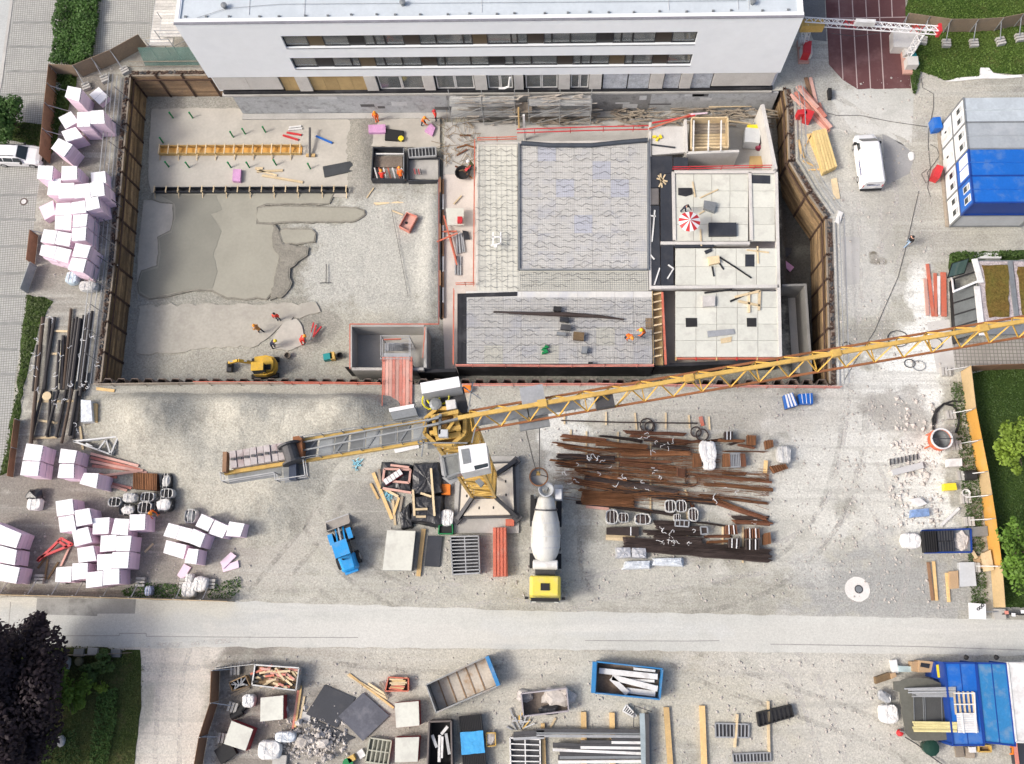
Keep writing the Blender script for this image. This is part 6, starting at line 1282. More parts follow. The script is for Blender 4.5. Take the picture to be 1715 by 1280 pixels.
paint_tags('plastic_tags','white plastic ties tangled among the dark pipes',[(b0,265,860),(b0,250,970),(b0,230,1060),(b0,225,1140),(b0,235,1210),(b0,330,830),(b0,470,1010),(b0,390,1090),(b0,360,1190),(b0,525,1060),(b0,540,890),(b0,530,970),(b0,480,1240),(b0,440,1260),(b0,590,960),(b0,625,1120),(b0,565,1250),(b0,570,760),(c0,350,130),(c0,415,120),(c0,480,20),(c0,555,30),(c0,505,295),(c0,345,40),(c0,250,30)],.65,1)
paint_tags('plastic_tags','white plastic ties tangled among the rusty rebar',[(c2,940,410),(c2,1000,405),(c2,1040,400),(c2,465,480),(c2,520,475),(c2,550,510),(c2,410,520),(c2,620,560),(c2,540,580),(c2,655,670),(c2,800,675),(c2,880,700),(c2,930,600),(c2,720,630),(c2,830,640),(c2,1360,690),(c2,1460,720),(c2,1310,770),(c2,980,960),(c2,1010,990),(c2,1040,1030),(c2,1000,1020),(c2,960,1035),(c2,1165,980),(c2,1160,1035),(c2,1590,910),(c2,890,450),(c2,850,350),(c2,930,560),(c2,330,580),(c2,390,650)],.5,2)
# --- rusty rebar yard
def bundle(name,label,p,q,w_,h,mt,group,z=.1,seed=0,fan=0.):
 """rods lying together: one ridged bundle with ragged ends"""
 rr=random.Random(seed);a,b_=W(*p,z),W(*q,z);d=(b_-a).normalized();s_=V3(-d.y,d.x,0);L=(b_-a).length
 m_=max(3,int(w_/.1));prof=[(-w_/2,0)]+[(-w_/2+w_*(i+.5*(j+.5))/m_*1.0,h*(.72+.28*j)*(1-.25*abs(2*(i+.5)/m_-1))) for i in range(m_) for j in (0,1)]+[(w_/2,0)]
 rings=[];ns=max(4,int(L/1.2))
 for k in range(ns+1):
  c=a+d*(L*k/ns)+s_*rr.uniform(-.03,.03);wd=1+fan*(k/ns-.5)*2+rr.uniform(-.05,.05)
  rings.append([c+s_*(y*wd)+V3(0,0,zz*rr.uniform(.85,1.1))+(d*rr.uniform(-.25,.25) if k in (0,ns) else V3(0,0,0)) for y,zz in prof])
 return one(name,label,'rebar',MB().rings(rings),mt,group)
RB=[((310,350),(600,380),.5),((320,375),(560,395),.4),((260,395),(640,450),.25),((290,410),(700,455),.3),((560,350),(830,385),.35),((720,325),(1110,340),.5),((760,350),(1150,390),.4),((550,400),(860,425),.7),((600,440),(860,440),.5),((700,470),(1140,465),.7),((860,375),(1130,400),.5),((900,410),(1140,440),.6),((330,425),(560,470),.3),((290,480),(640,495),.7),((290,515),(655,525),.6),((250,510),(400,525),.3),((280,545),(640,580),.25),((640,500),(1020,520),.4),((700,530),(1040,560),.8),((640,575),(1060,605),.35),((405,575),(505,600),.5),((470,600),(740,640),.4),((510,635),(1150,670),.3),((470,625),(1060,715),.7),((385,640),(620,690),.9),((430,700),(640,735),.4),((590,700),(1300,780),.9),((455,755),(770,775),1.3),((415,780),(1040,860),.5),((1170,600),(1660,650),.3),((1200,735),(1640,790),.35),((1250,665),(1668,700),.5),((1300,775),(1640,890),.7),((1340,770),(1500,830),.3),((1430,880),(1650,885),.5),((1430,910),(1668,920),.6),((905,915),(1140,925),.7),((930,945),(1220,955),.7),((880,980),(1230,985),.7),((920,1010),(1225,1030),.8),((850,970),(930,985),.4),((720,1050),(1660,1130),1.3),((1250,1005),(1400,1005),.4),((1250,1040),(1400,1035),.4),((1160,800),(1175,870),.6),((1340,380),(1490,385),.4),((1390,410),(1480,385),.35),((1465,410),(1555,430),.35),((1220,395),(1340,375),.4),((1370,450),(1640,455),.12),((1365,590),(1500,600),.5),((1360,610),(1620,640),.25),((1140,905),(1370,935),.25),((1060,400),(1230,385),.4),((640,600),(980,640),.25),((700,735),(1050,725),.3),((280,530),(420,540),.3)]
RBM=[RUST,RUSTO,RUST,RUSTO,RUSTD,RUST]
desc=['short','thin','thick','ragged','straight']
for i,(p,q,w_) in enumerate(RB):
 dark=i in (10,11,13,14,23,26,36,37,38,39,41)
 big=w_>=.6
 L=math.hypot(q[0]-p[0],q[1]-p[1])
 key=lambda pq:(sum(pq[j][1] for j in (0,1))/2 // 220,sum(pq[j][0] for j in (0,1))/2 // 470)
 sib=sorted([r for r in RB if key(r)==key(RB[i])],key=lambda r:r[0][1]+r[1][1]);ky=key(RB[i])
 lab=('broad ' if big else 'slim ')+('dark' if dark else 'rusty')+' rebar bundle, '+ORD[sib.index(RB[i])]+' down among the '+['left','middle','right','far right'][int(ky[1])]+' rods '+['','below the jib','at yard centre','of the lower middle','by the road'][int(ky[0]) if ky[0]<4 else 4]
 bundle('rebar_bundle',lab,c2(*p),c2(*q),w_*(.6 if w_<1 else .85),.18+.14*(big)+.1*rnd.random(),RUSTD if dark else RBM[i%6],'rusty rebar bundles',.06+.14*(i%2),i,.3 if i in (2,4,16) else 0)
mb=MB();rr=random.Random(9)
for i in range(430):
 x,y=rr.uniform(250,1650),rr.choice([rr.uniform(340,720),rr.uniform(580,800),rr.uniform(440,620)]);L=rr.uniform(60,380);a=rr.gauss(.07,.06);p=W(*c2(x,y),.32+rr.random()*.15);q=W(*c2(min(x+L,1660),y+L*a),.3+rr.random()*.15)
 if x>1150 and y<560:continue
 mb.bar(p,q,.032)
struct('loose_rods',mb,RUSTO,'stuff',False,'thin loose rusty rods strewn over the rebar bundles','rebar')
planks(c2,[((375,310),(372,345)),((475,320),(470,700)),((680,325),(675,760)),((890,400),(890,900)),((1115,700),(1130,740)),((1140,215),(1145,300)),((990,200),(990,305)),((790,200),(800,310)),((602,195),(602,280)),((330,200),(332,275)),((1130,780),(1128,1060)),((1490,940),(1490,1175)),((1270,225),(1275,310)),((1360,930),(1358,1080))],'timber','timber',.14,.1,WOOD_P,lambda i:'pale bearer timber under the rebar, '+ORD[i]+' counted along the yard','bearers in the rebar yard')
one('rebar_rod','single long rod laid across bearers under the crane jib','rod',MB().tube([W(*c2(310,250),.18),W(*c2(700,262),.16),W(*c2(1195,268),.18)],.06,6),RUSTD)
for i,(q,h,m_,l) in enumerate([([(1165,465),(1220,465),(1222,550),(1165,555)],.5,RUSTO,'rusty stirrup stack left of the white wrapped pallet'),([(1360,465),(1405,465),(1410,550),(1360,552)],.5,RUSTO,'orange rusty stirrup stack left of the grey slatted one'),([(1472,465),(1505,465),(1512,550),(1478,550)],.5,RUST,'rusty stirrup stack right of the grey slatted one'),([(1515,342),(1578,348),(1575,412),(1517,410)],.4,RUSTO,'square rusty stirrup stack at the far right corner'),([(1368,322),(1428,320),(1425,375),(1370,375)],.5,RUSTD,'dark stirrup stack with white strap'),([(1060,555),(1120,565),(1115,620),(1060,610)],.4,RUST,'small rusty stirrup stack in the middle of the rods'),([(1375,930),(1450,928),(1460,990),(1375,990)],.6,RUST,'rusty stirrup stack in white straps, upper one near the road'),([(1505,950),(1600,950),(1605,1015),(1505,1015)],.7,RUST,'rusty stirrup stack in white straps, upper right one'),([(1505,1022),(1600,1020),(1600,1090),(1505,1090)],.7,RUSTD,'rusty stirrup stack in white straps, lower right one'),([(1395,1015),(1475,1020),(1470,1085),(1395,1075)],.7,RUSTD,'dark stirrup stack in a white bag'),([(1625,985),(1668,975),(1675,1050),(1625,1060)],.6,RUSTO,'orange rusty stirrup coil at the right end near the road'),([(1630,380),(1685,375),(1690,420),(1640,440)],.5,RUSTO,'round rusty wire bundle at the far right'),([(1660,545),(1770,530),(1790,560),(1690,595)],.5,RUSTO,'fluffy rusty wire bundle below the white sack'),([(865+0,595),(865+1,596),(865+2,597),(865,598)],.1,RUST,'')]):
 if not l:continue
 P=Q(c2,q,.1+h);c=sum(P,Vector())/4;root=T('stirrup_stack',l,'rebar',V3(c.x,c.y,0),'stirrup stacks')
 part(root,'core',MB().prism([p.lerp(c,.12) for p in P],.05,.04+h*.9),m_)
 n=7
 for k in range(n):
  a,b_=P[0].lerp(P[1],(k+.5)/n),P[3].lerp(P[2],(k+.5)/n);part(root,'stirrup',MB().bar(V3(a.x,a.y,.1+h-.03*(k%2)),V3(b_.x,b_.y,.1+h-.03*(k%2)),.07,.09),m_)
 if 'strap' in l or 'bag' in l:
  for f in (.3,.7):a,b_=P[0].lerp(P[1],f),P[3].lerp(P[2],f);part(root,'strap',MB().bar(V3(a.x,a.y,.17+h),V3(b_.x,b_.y,.17+h),.07,.02),WHITE)
rm=T('rusty_mesh_stack','stack of orange rusty mesh mats left of the gravel heap','mesh stack',W(243,807,0));P=Q(c0,[(865,590),(1022,595),(1020,705),(862,695)],.7);c=sum(P,Vector())/4
part(rm,'mat_layer',MB().prism([p.lerp(c,.03) for p in P],.02,.66),RUST)
for k in range(14):a,b_=P[0].lerp(P[1],(k+.5)/14),P[3].lerp(P[2],(k+.5)/14);part(rm,'mesh_bar',MB().bar(a,b_,.1,.09),RUSTO)
for i,(x,y,r_) in enumerate([(1185,325,.42),(1225,345,.5),(865,280,.55),(885,290,.4),(1155,640,.5)]):
 c=W(*c2(x,y),.15);one('wire_coil','rusty wire coil, '+['at the top end of the rods','dark one beside the small ring','on the long single rod','smaller one on the long rod','between rods and stirrups'][i],'coil',MB().tube([c+V3(r_*math.cos(t),r_*math.sin(t),.05*(k%4)) for k,t in enumerate([j*.42 for j in range(31)])],.06,5),RUSTD,'wire coils')
def bag(name,label,zf,x,y,sx,sy,h,mt,top,group=None,z0=0.,seed=0):
 c=W(*zf(x,y),z0+h);root=T(name,label,'bag',V3(c.x,c.y,z0),group);rr=random.Random(seed)
 rings=[]
 closed=mt is top or top is mt
 prof=((0,.82),(.12*h,1.0),(.6*h,1.05),(.95*h,.95),(h,.8),(h*1.03,.5),(h*.97,.12)) if closed else ((0,.82),(.12*h,1.0),(.6*h,1.05),(.95*h,1.0),(h,.96),(h*.95,.86),(h*.8,.82))
 for zz,k in prof:
  rings.append([V3(c.x+sx*k*(math.copysign(abs(math.cos(t))**.6,math.cos(t)))*(1+rr.uniform(-.07,.07)),c.y+sy*k*(math.copysign(abs(math.sin(t))**.6,math.sin(t)))*(1+rr.uniform(-.07,.07)),z0+zz+rr.uniform(-.05,.05)*h) for t in [2*math.pi*i/16 for i in range(16)]][::-1])
 part(root,'sack',MB().rings(rings,closed),mt)
 if not closed:part(root,'contents',MB().blob((c.x,c.y,z0+h*.72),(sx*.92,sy*.92,h*.3),seed+3,12,6,.3),top)
 for s_ in (-1,1):part(root,'strap',MB().bar(V3(c.x+s_*sx*.35,c.y-sy*1.0,z0+h+.03),V3(c.x+s_*sx*.3,c.y+sy*1.0,z0+h+.04),.035,.02),BAGW)
 return root
for i,(x,y,sx,sy,l) in enumerate([(640,875,.5,.6,'leftmost below the thick rods'),(715,880,.45,.4,'second below the thick rods'),(840,890,.65,.45,'with green inside below the thick rods'),(1090,805,.45,.5,'light one above the grey ladder frame'),(1020,805,.45,.5,'dark one above the grey ladder frame'),(1170,860,.4,.55,'beside the grey ladder frame'),(1065,880,.3,.3,'small crumpled one by the ladder frame')]):
 bag('bulk_bag','white rimmed bulk bag '+l,c2,x,y,sx,sy,.7,BAGG,RUSTD,'bulk bags in the rebar yard',0,i)
for i,(x,y,sx,sy,m_,t_) in enumerate([(742,778,.55,.4,BAGG,BLACK),(838,750,.6,.4,BAGG,BAGG),(825,830,.7,.45,BLACKP,BAGW),(955,745,.6,.4,BAGG,BLACK),(938,815,.6,.5,BAGG,BLACK),(1058,795,.75,.6,BLACKP,BAGW),(1082,722,.55,.4,BAGG,BLACK),(1075,640,.45,.6,BLACKP,BAGG),(1235,870,.5,.6,BAGG,GREY_M)]):
 bag('bulk_bag','black and white bulk bag right of the tall foam pack, '+ORD[i]+' of nine',c0,x,y,sx,sy,.8,m_,t_,'bulk bags by the gravel heap',0,20+i)
for i,(zf,x,y,sx,sy,m_,l) in enumerate([(c0,215,790,.6,.55,BAGW,'white bag half covered by black film beside the block of four'),(d0,1220,145,.6,.65,BAGW,'round white bag by the roadside weeds'),(d0,1295,110,.6,.6,BAGW,'round grey lined white bag by the roadside weeds'),(d0,1225,70,.3,.35,BAGW,'small crumpled white bag above the round bags'),(b0,460,560,.55,.55,mat('bluish_bag',(.5,.6,.66),.5,.2,2),'bluish plastic bag below the foam heap'),(b0,565,615,.8,.45,BAGG,'long whitish sack below the foam heap'),(c1,1235,880,.55,.65,BAGW,'white sack standing above the green crate'),(c3,940,1030,.75,.6,BAGW,'white big bag left of the dark crates'),(d0,960,155,.3,.4,mat('blue_white',(.3,.35,.5),.6),'small blue and white bag by the hoarding'),(c2,1265,450,.7,.9,BAGW,'white wrapped pallet among the rods'),(c2,1275,530,.5,.5,BAGW,'crumpled white film among the rods'),(c3,112,470,.6,.7,BAGG,'whitish sack at the right end of the rods'),(d3,795,955,.7,.7,BAGW,'clear wrapped pallet of yellow cans'),(d1,180,1105,.8,.4,FILM,'silver wrapped roll pack in lower yard'),(d1,75,1190,.9,.7,WHITED,'white wrapped appliance in the lower yard'),(d0,1610,870,.5,.5,BAGW,'white plastic sacks by the lower hoarding')]):
 bag('sack',l,zf,x,y,sx,sy,.75,m_,m_,None,0,40+i)
one('black_film','crumpled black film beside the white bag','film',MB().blob(W(*c0(225,735),.45),(.8,.55,.5),3,amp=.4),BLACKP)
# --- formwork panels, frames, crates
def frame_panel(name,label,P,z0,z1,nx,ny,rim,face,cat='formwork panel',group=None,rib=.08):
 c=sum(P,Vector())/4;root=T(name,label,cat,V3(c.x,c.y,z0),group)
 part(root,'back_sheet',MB().prism([p.lerp(c,.02) for p in P],z0+.02,z0+(z1-z0)*.45),face)
 for i in range(4):part(root,'rim',MB().bar(V3(P[i].x,P[i].y,(z0+z1)/2),V3(P[(i+1)%4].x,P[(i+1)%4].y,(z0+z1)/2),.1,z1-z0),rim)
 for k in range(1,nx):a,b_=P[0].lerp(P[1],k/nx),P[3].lerp(P[2],k/nx);part(root,'rib',MB().bar(V3(a.x,a.y,z1-.06),V3(b_.x,b_.y,z1-.06),rib,.1),rim)
 for k in range(1,ny):a,b_=P[0].lerp(P[3],k/ny),P[1].lerp(P[2],k/ny);part(root,'rib',MB().bar(V3(a.x,a.y,z1-.05),V3(b_.x,b_.y,z1-.05),rib,.1),rim)
 return root
frame_panel('frame_stack','stack of grey steel ladder frames near the mixer',Q(c1,[(1258,1005),(1440,1000),(1448,1240),(1272,1250)],1.0),0,1.0,2,11,GALV,STEEL_D,'frame stack')
frame_panel('frame_stack','white steel ladder frames at the bottom edge with a loose angle on top',Q(d1,[(1645,1110),(1840,1120),(1842,1300),(1650,1300)],.6),0,.6,2,5,WHITED,STEEL_D,'frame stack')
frame_panel('formwork_grid','grey steel formwork panel right of the timber bearers',Q(d2,[(1312,1015),(1530,1022),(1528,1108),(1315,1105)],.25),0,.25,9,1,GALV,STEEL_D)
frame_panel('formwork_grid','long grey ladder panel at the bottom edge',Q(d2,[(1425,1215),(1670,1205),(1672,1262),(1430,1270)],.2),0,.2,11,1,GALV,STEEL_D)
frame_panel('clamp_crate','black steel crate of clamps with red labels',Q(d3,[(-62,950),(155,898),(172,970),(-50,1035)],.5),0,.5,8,1,BLACK,STEEL_D,'crate')
frame_panel('formwork_grid','pale green frame panel in the lower yard',Q(d1,[(735,1110),(875,1130),(850,1285),(705,1265)],.5),0,.5,5,2,mat('olive_grey',(.4,.4,.32),.6),mat('dark_olive',(.2,.2,.16),.7))
frame_panel('ladder_rack','grey ladder panel leaning on the sump form near the old building',Q(a1,[(985,965),(1160,955),(1165,1010),(990,1022)],PITZ+1.1),PITZ+.85,PITZ+1.1,8,1,GALV,STEEL_D)
frame_panel('grey_slatted_stack','grey slatted stack between the rusty stirrup stacks',Q(c2,[(1407,465),(1472,462),(1475,550),(1410,552)],.6),0,.6,6,1,GALV,RUSTD,'stack')
frame_panel('ladder_rack','grey ladder frame lying over the dark rods',Q(c2,[(1052,895),(1140,900),(1138,940),(1050,935)],.7),.55,.7,3,1,GALV,RUSTD,'frame')
frame_panel('ladder_rack','second grey frame lying over the dark rods',Q(c2,[(1215,940),(1260,942),(1262,985),(1220,990)],.7),.55,.7,1,1,GALV,RUSTD,'frame')
def panel_stack(name,label,q,n,th,face,edge,zf,cat='panel stack',step=.0):
 h=n*th;P=Q(zf,q,h);c=sum(P,Vector())/4;root=T(name,label,cat,V3(c.x,c.y,0))
 for i in range(n):
  j=V3(rnd.uniform(-.02,.02),rnd.uniform(-.02,.02),0)
  part(root,'panel',MB().prism([tuple(p+j) for p in P],i*th+.01,(i+1)*th-.004),face if i==n-1 else edge)
 return root
panel_stack('panel_stack','stack of cream formwork panels near the loader',[(848,963),(1032,968),(1005,1225),(818,1222)],6,.16,CREAM,GREY_M,c1)
panel_stack('panel_stack','black plywood panel stack beside the yellow beam',[(1110,1000),(1205,1005),(1185,1200),(1087,1195)],2,.1,PLYDARK,PLYDARK,c1)
panel_stack('panel_stack','stack of red beams beside the mixer truck',[(1535,945),(1622,945),(1628,1262),(1535,1265)],5,.18,REDO,PLANK_R,c1)
for k in range(4):a,b_=W(*c1(1548+21*k,946),.93),W(*c1(1548+22*k,1262),.93);one('red_beam','red formwork beam on the red beam stack, '+ORD[k]+' from the left','beam',MB().bar(a,b_,.18,.06),REDO,'top red beams')
for q,l in [([(25,850),(172,835),(170,990),(22,1005)],'beside the scrap timber tray'),([(895,885),(1050,872),(1055,1030),(905,1045)],'right of the dark sheets'),([(900,1110),(1055,1105),(1045,1265),(897,1270)],'at the bottom right of the dark sheets')]:
 panel_stack('slab_panel_stack','cream and red formwork panel stack '+l,q,9,.12,CREAM,mat('red_panel_edge',(.3,.05,.05),.6,.2,2),d1)
panel_stack('slab_panel_stack','tilted cream and red formwork panel stack beside the lower hoarding',[(1505,1000),(1645,1055),(1595,1195),(1455,1150)],9,.12,CREAM,mat('red_panel_edge',(.3,.05,.05)),d0)
for i,(q,z,m_,l) in enumerate([([(440,765),(640,850),(520,1045),(320,955)],.12,PLYDARK,'large black sheet lying flat in the lower yard'),([(360,985),(520,1055),(640,1110),(560,1145),(345,1015)],.08,PLYDARK,'black sheet peeking out below the large one'),([(690,815),(860,965),(690,1130),(530,970)],.2,mat('blue_grey_sheet',(.08,.085,.105),.5,.2,.6,6,.1,dirt=(.2,.2,.22),damt=.5),'blue grey scratched sheet on top of the black ones')]):
 slab('plywood_sheet',l,'sheet',Q(d1,q,z),z,z-.06,m_)
slab('stone_slab','grey stone slab under the dark sheets','slab',Q(d1,[(290,935),(350,950),(345,1005),(283,985)],.1),.1,.01,CONC_L)
def lattice(name,label,pts3,bars,w_,mt,cat):
 root=T(name,label,cat,V3(pts3[0].x,pts3[0].y,0))
 for a,b_ in bars:part(root,'bar',MB().bar(pts3[a],pts3[b_],w_),mt)
 return root
Lp=Q(c0,[(480,385),(770,355),(720,470),(640,440),(690,375),(560,400),(600,420)],.5)
lattice('steel_bracket','grey triangular steel bracket frame below the pipes',Lp+[p-V3(0,0,.4) for p in Lp],[(0,1),(1,2),(2,0),(3,4),(5,6),(4,2),(7,8),(8,9),(9,7),(1,8),(2,9),(0,7)],.14,GALV,'frame')
Lp=Q(c0,[(245,1165),(400,1015),(470,1055),(260,1140),(380,1030),(440,1075)],.5)
lattice('red_trestle','red painted steel trestle lying among the foam packs',Lp,[(0,1),(1,2),(2,3),(0,3),(4,5)],.2,RED,'trestle')
planks(c0,[((455,1065),(395,1195),.1),((300,1135),(245,1210),.02),((310,1150),(290,1280),.02),((380,1170),(310,1280),.02),((940,1105),(995,1050),.02)],'plank','plank',.16,.08,[PLANK_PK,WOOD_B,WOOD_B,WOOD_B,WOOD_P],lambda i:'loose board around the red trestle, '+ORD[i]+' of five','boards around the red trestle')
wp=T('wrapped_pallet','timber pallet wrapped in grey film at the pipe stack','pallet',W(145,688,0));P=Q(c0,[(525,115),(590,120),(600,255),(525,260)],.9);c=sum(P,Vector())/4
part(wp,'load',MB().prism(P,.15,.9),FILM);P2=Q(c0,[(590,135),(630,140),(630,260),(570,262)],.5);part(wp,'timber_side',MB().prism(P2,.05,.5),WOOD);part(wp,'pallet_base',MB().prism([p.lerp(c,-.08) for p in P],.01,.14),WOOD_G)
slab('board','short yellow board at the corner of the pit rail','board',Q(c0,[(625,32),(745,48),(740,65),(625,52)],.1),.1,.02,WOOD)
one('wood_disc','pale round wooden lid on the dark pipes','lid',MB().lathe(W(*c0(305,92),.65),[(.4,0),(.4,.06)],n=16),WOOD_P)
def drape(name,label,zf,q,h,mt,seed,cat='sheeted stack'):
 P=Q(zf,q,h);c=sum(P,Vector())/4;rr=random.Random(seed);n=18;ring=[]
 out=[]
 for i in range(4):
  for k in range(6):out.append(P[i].lerp(P[(i+1)%4],k/6))
 rings=[]
 for zz,s_ in ((0.02,1.12),(h*.3,1.04),(h*.8,1.0),(h,.93),(h+.06,.5),(h+.03,.08)):rings.append([V3(c.x+(p.x-c.x)*s_*(1+rr.uniform(-.05,.05)),c.y+(p.y-c.y)*s_*(1+rr.uniform(-.05,.05)),zz+rr.uniform(-.04,.04)) for p in out][::-1])
 return one(name,label,cat,MB().rings(rings),mt)
drape('sheeted_stack','material stack under black film, upper one beside the crane base',c1,[(1015,530),(1180,520),(1205,720),(1005,735)],.95,BLACKP,1)
drape('sheeted_stack','material stack under black film, lower one beside the crane base',c1,[(1010,740),(1205,735),(1195,930),(1000,900)],.95,BLACKP,2)
drape('black_tarp','crumpled black film heap left of the sheeted stacks',c1,[(925,850),(990,790),(1010,940),(940,950)],.4,BLACKP,3,'film')
drape('black_tarp','black sheet under the timber frames left of the crane',c1,[(815,520),(1000,545),(1000,710),(805,690)],.4,BLACKP,4,'film')
Lp=Q(c1,[(830,565),(1000,570),(990,655),(820,640),(870,540),(990,555),(820,690),(1005,720)],.65)
lattice('timber_trestle','pinkish timber frames lying on the black sheet',Lp,[(0,1),(1,2),(2,3),(3,0),(4,5),(6,7)],.18,PLANK_PK,'frame')
rc=T('brick_crate','dark red crate filled with pale bricks','crate',W(657,799,.45));P=Q(c1,[(818,635),(930,560),(950,600),(840,672)],.9)
c=sum(P,Vector())/4;part(rc,'tray',MB().prism(P,.5,.85),mat('dark_red',(.25,.03,.04),.6))
for k in range(5):a=P[0].lerp(P[1],(k+.5)/5).lerp(P[3].lerp(P[2],(k+.5)/5),.5);part(rc,'brick',MB().box((a.x,a.y,.9),(.3,.5,.1),math.atan2((P[1]-P[0]).y,(P[1]-P[0]).x)),WHITED)
for i,(zf,x,y) in enumerate([(c1,1232,700),(c1,1645,915),(c1,1365,45)]):one('orange_box',['orange plastic box beside the black sheeted stack','orange red tool box at the crane base corner','orange plastic box at the pit rail below the jib'][i],'box',MB().box(W(*zf(x,y),.3),(.7,.9 if i==0 else .55,.5)),ORANGE if i!=1 else REDO)
gc=T('green_crate','green plastic crate with dark contents at the crane base','crate',W(*c1(1228,955),0));P=Q(c1,[(1185,930),(1270,925),(1272,985),(1180,985)],.6)
for i in range(4):part(gc,'side',MB().bar(P[i]-V3(0,0,.3),P[(i+1)%4]-V3(0,0,.3),.08,.6),GREENP)
c=sum(P,Vector())/4;part(gc,'contents',MB().prism([p.lerp(c,.1) for p in P],.05,.4),BLACK)
cbn=one('cabinet','grey cabinet with white lid at the foot of the gangway','cabinet',MB().prism(Q(c1,[(858,175),(1020,145),(1045,215),(885,245)],1.2),0,1.2),GREY_M)
part(cbn,'lid',MB().prism(Q(c1,[(858,172),(1020,143),(1022,165),(862,195)],1.28),1.21,1.28),WHITE)
slab('board','white board lying left of the crane head shadow','board',Q(c1,[(890,438),(1050,405),(1056,428),(900,462)],.15),.15,.02,WHITED)
for i,(x,y) in enumerate(((648,535),(852,730))):
 mb=MB();rr=random.Random(i)
 for k in range(40):c=W(*c1(x+rr.gauss(0,14),y+rr.gauss(0,14)),0);mb.bar(c+V3(0,0,.05),c+V3(rr.uniform(-.25,.25),rr.uniform(-.25,.25),.15),.05)
 struct('blue_offcuts',mb,mat('pale_blue_plastic',(.25,.55,.65),.5),'stuff',False,['pale blue plastic offcuts on the gravel','pale blue offcuts by the timber frames'][i],'offcuts')
for i,q in enumerate([[(670,1075),(762,1072),(765,1138),(668,1142)],[(768,1075),(862,1078),(862,1142),(768,1140)],[(735,1165),(890,1160),(885,1210),(712,1215)],[(915,1145),(1095,1140),(1100,1195),(905,1190)]]):
 drape('wrapped_pack',['grey wrapped pack nearest the black rods, first of two side by side','grey wrapped pack nearest the black rods, second of two side by side','shiny foil wrapped pack below the two grey packs','long shiny foil wrapped pack casting a shadow'][i],c2,q,.55,FILM if i>1 else mat('grey_wrap',(.42,.43,.45),.4,.2,3,9,.15,.5,6),10+i,'pack')
bl=T('black_rod_bundle','short black tied rod bundle left of the dark rods','bundle',W(*c2(712,970),0));part(bl,'rods',MB().prism(Q(c2,[(605,945),(815,940),(815,1000),(605,990)],.4),.05,.4),RUSTD);part(bl,'tie',MB().bar(W(*c2(762,942),.43),W(*c2(762,998),.43),.08,.02),WHITE)
planks(c2,[((600,1000),(790,1010),.02),((600,1018),(915,1032),.02),((470,810),(620,825),.02)],'timber','timber',.22,.12,[WOOD_P,WOOD_P,PLANK_PK],lambda i:['short pale timber below the black rod bundle','long pale timber below the black rod bundle','pink timber at the left of the rods'][i],'timbers below the rods')
one('pink_board','red board standing up behind the rods','board',MB().bar(W(*c2(1215,225),.1),W(*c2(1230,285),.1),.3,.1),REDO)
one('yellow_board','yellow board among the stirrup stacks','board',MB().bar(W(*c3(-8-0,510),.3),W(*c3(-14,590),.3),.3,.15),WOOD)
# --- skips and trays
def skip(label,zf,q,h,wallm,inm,th=.08,group='skips in the lower yard',name='skip_container'):
 P=Q(zf,q,h);c=sum(P,Vector())/4;root=T(name,label,'skip',V3(c.x,c.y,0),group)
 for i in range(4):
  p,q_=P[i],P[(i+1)%4];d=(q_-p).normalized()
  part(root,'side_wall',MB().bar(V3(p.x,p.y,h/2)+d*th*.51,V3(q_.x,q_.y,h/2)-d*th*.51+d*th*.0,th,h-.02),wallm)
  part(root,'rim',MB().bar(V3(p.x,p.y,h+.01),V3(q_.x,q_.y,h+.01),th+.02,.1),wallm)
 part(root,'floor',MB().prism([p.lerp(c,.04) for p in P],.05,.15),inm);return root,P,c
SKR=mat('skip_rusty_floor',(.52,.47,.4),.85,.15,.6,6,.12,dirt=(.36,.2,.08),dscale=.5,damt=.8)
SKIPB=mat('faded_blue_skip',(.12,.23,.3),.7,.25,.8,6,.15,dirt=(.35,.3,.25),damt=.6)
r_,P,c=skip('large open skip with rust stained empty floor',d1,[(1100,765),(1495,580),(1570,770),(1165,945)],1.5,mat('worn_skip',(.3,.31,.3),.7,.2,.8,6,.15,dirt=(.3,.2,.12),damt=.6),SKR)
for k in range(1,6):a,b_=P[0].lerp(P[1],k/6.5),P[3].lerp(P[2],k/6.5);part(r_,'floor_rib',MB().bar(V3(a.x,a.y,.17),V3(b_.x,b_.y,.17),.1,.05),mat('rust_stain',(.3,.2,.12),.8,.3,2))
part(r_,'blue_end_frame',MB().bar(P[1]+V3(0,0,-.2),P[2]+V3(0,0,-.2),.3,.6),BLUEL)
r_,P,c=skip('blue skip with white concrete beams inside',d2,[(540,615),(970,662),(950,860),(530,818)],1.3,BLUEL,mat('brown_skip_floor',(.2,.15,.11),.9,.25,.9,6,.2))
part(r_,'hook_frame',MB().bar(P[0]+V3(-.15,0,-.3),P[3]+V3(-.15,0,-.3),.3,.8),BLUEL)
for i,(p,q) in enumerate([((555,672),(935,712)),((640,715),(935,790)),((735,800),(920,822)),((635,720),(740,820)),((780,660),(920,675)),((700,730),(915,740))]):
 plank('concrete_beam','white flaky beam lying in the blue skip, '+ORD[i]+' of six','beam',d2(*p),d2(*q),.42 if i<4 else .2,.3,.18+.2*(i in (0,1,3)),WHITED,'beams in the blue skip')
r_,P,c=skip('small grey skip with rubble and a dark hole',d2,[(50,822),(345,788),(358,935),(65,970)],1.1,mat('grey_pink_skip',(.36,.33,.34),.8,.15,.8,dirt=(.25,.3,.35),damt=.4),SOIL)
struct('skip_rubble',MB().blob(V3(c.x+1.0,c.y+.4,.25),(1.3,.8,.45),5,12,6,.4).blob(V3(c.x-1.6,c.y+.4,.2),(.7,.5,.3),6,9,5,.4),STONEM,'stuff',False,'rubble heaped in the small grey skip','rubble')
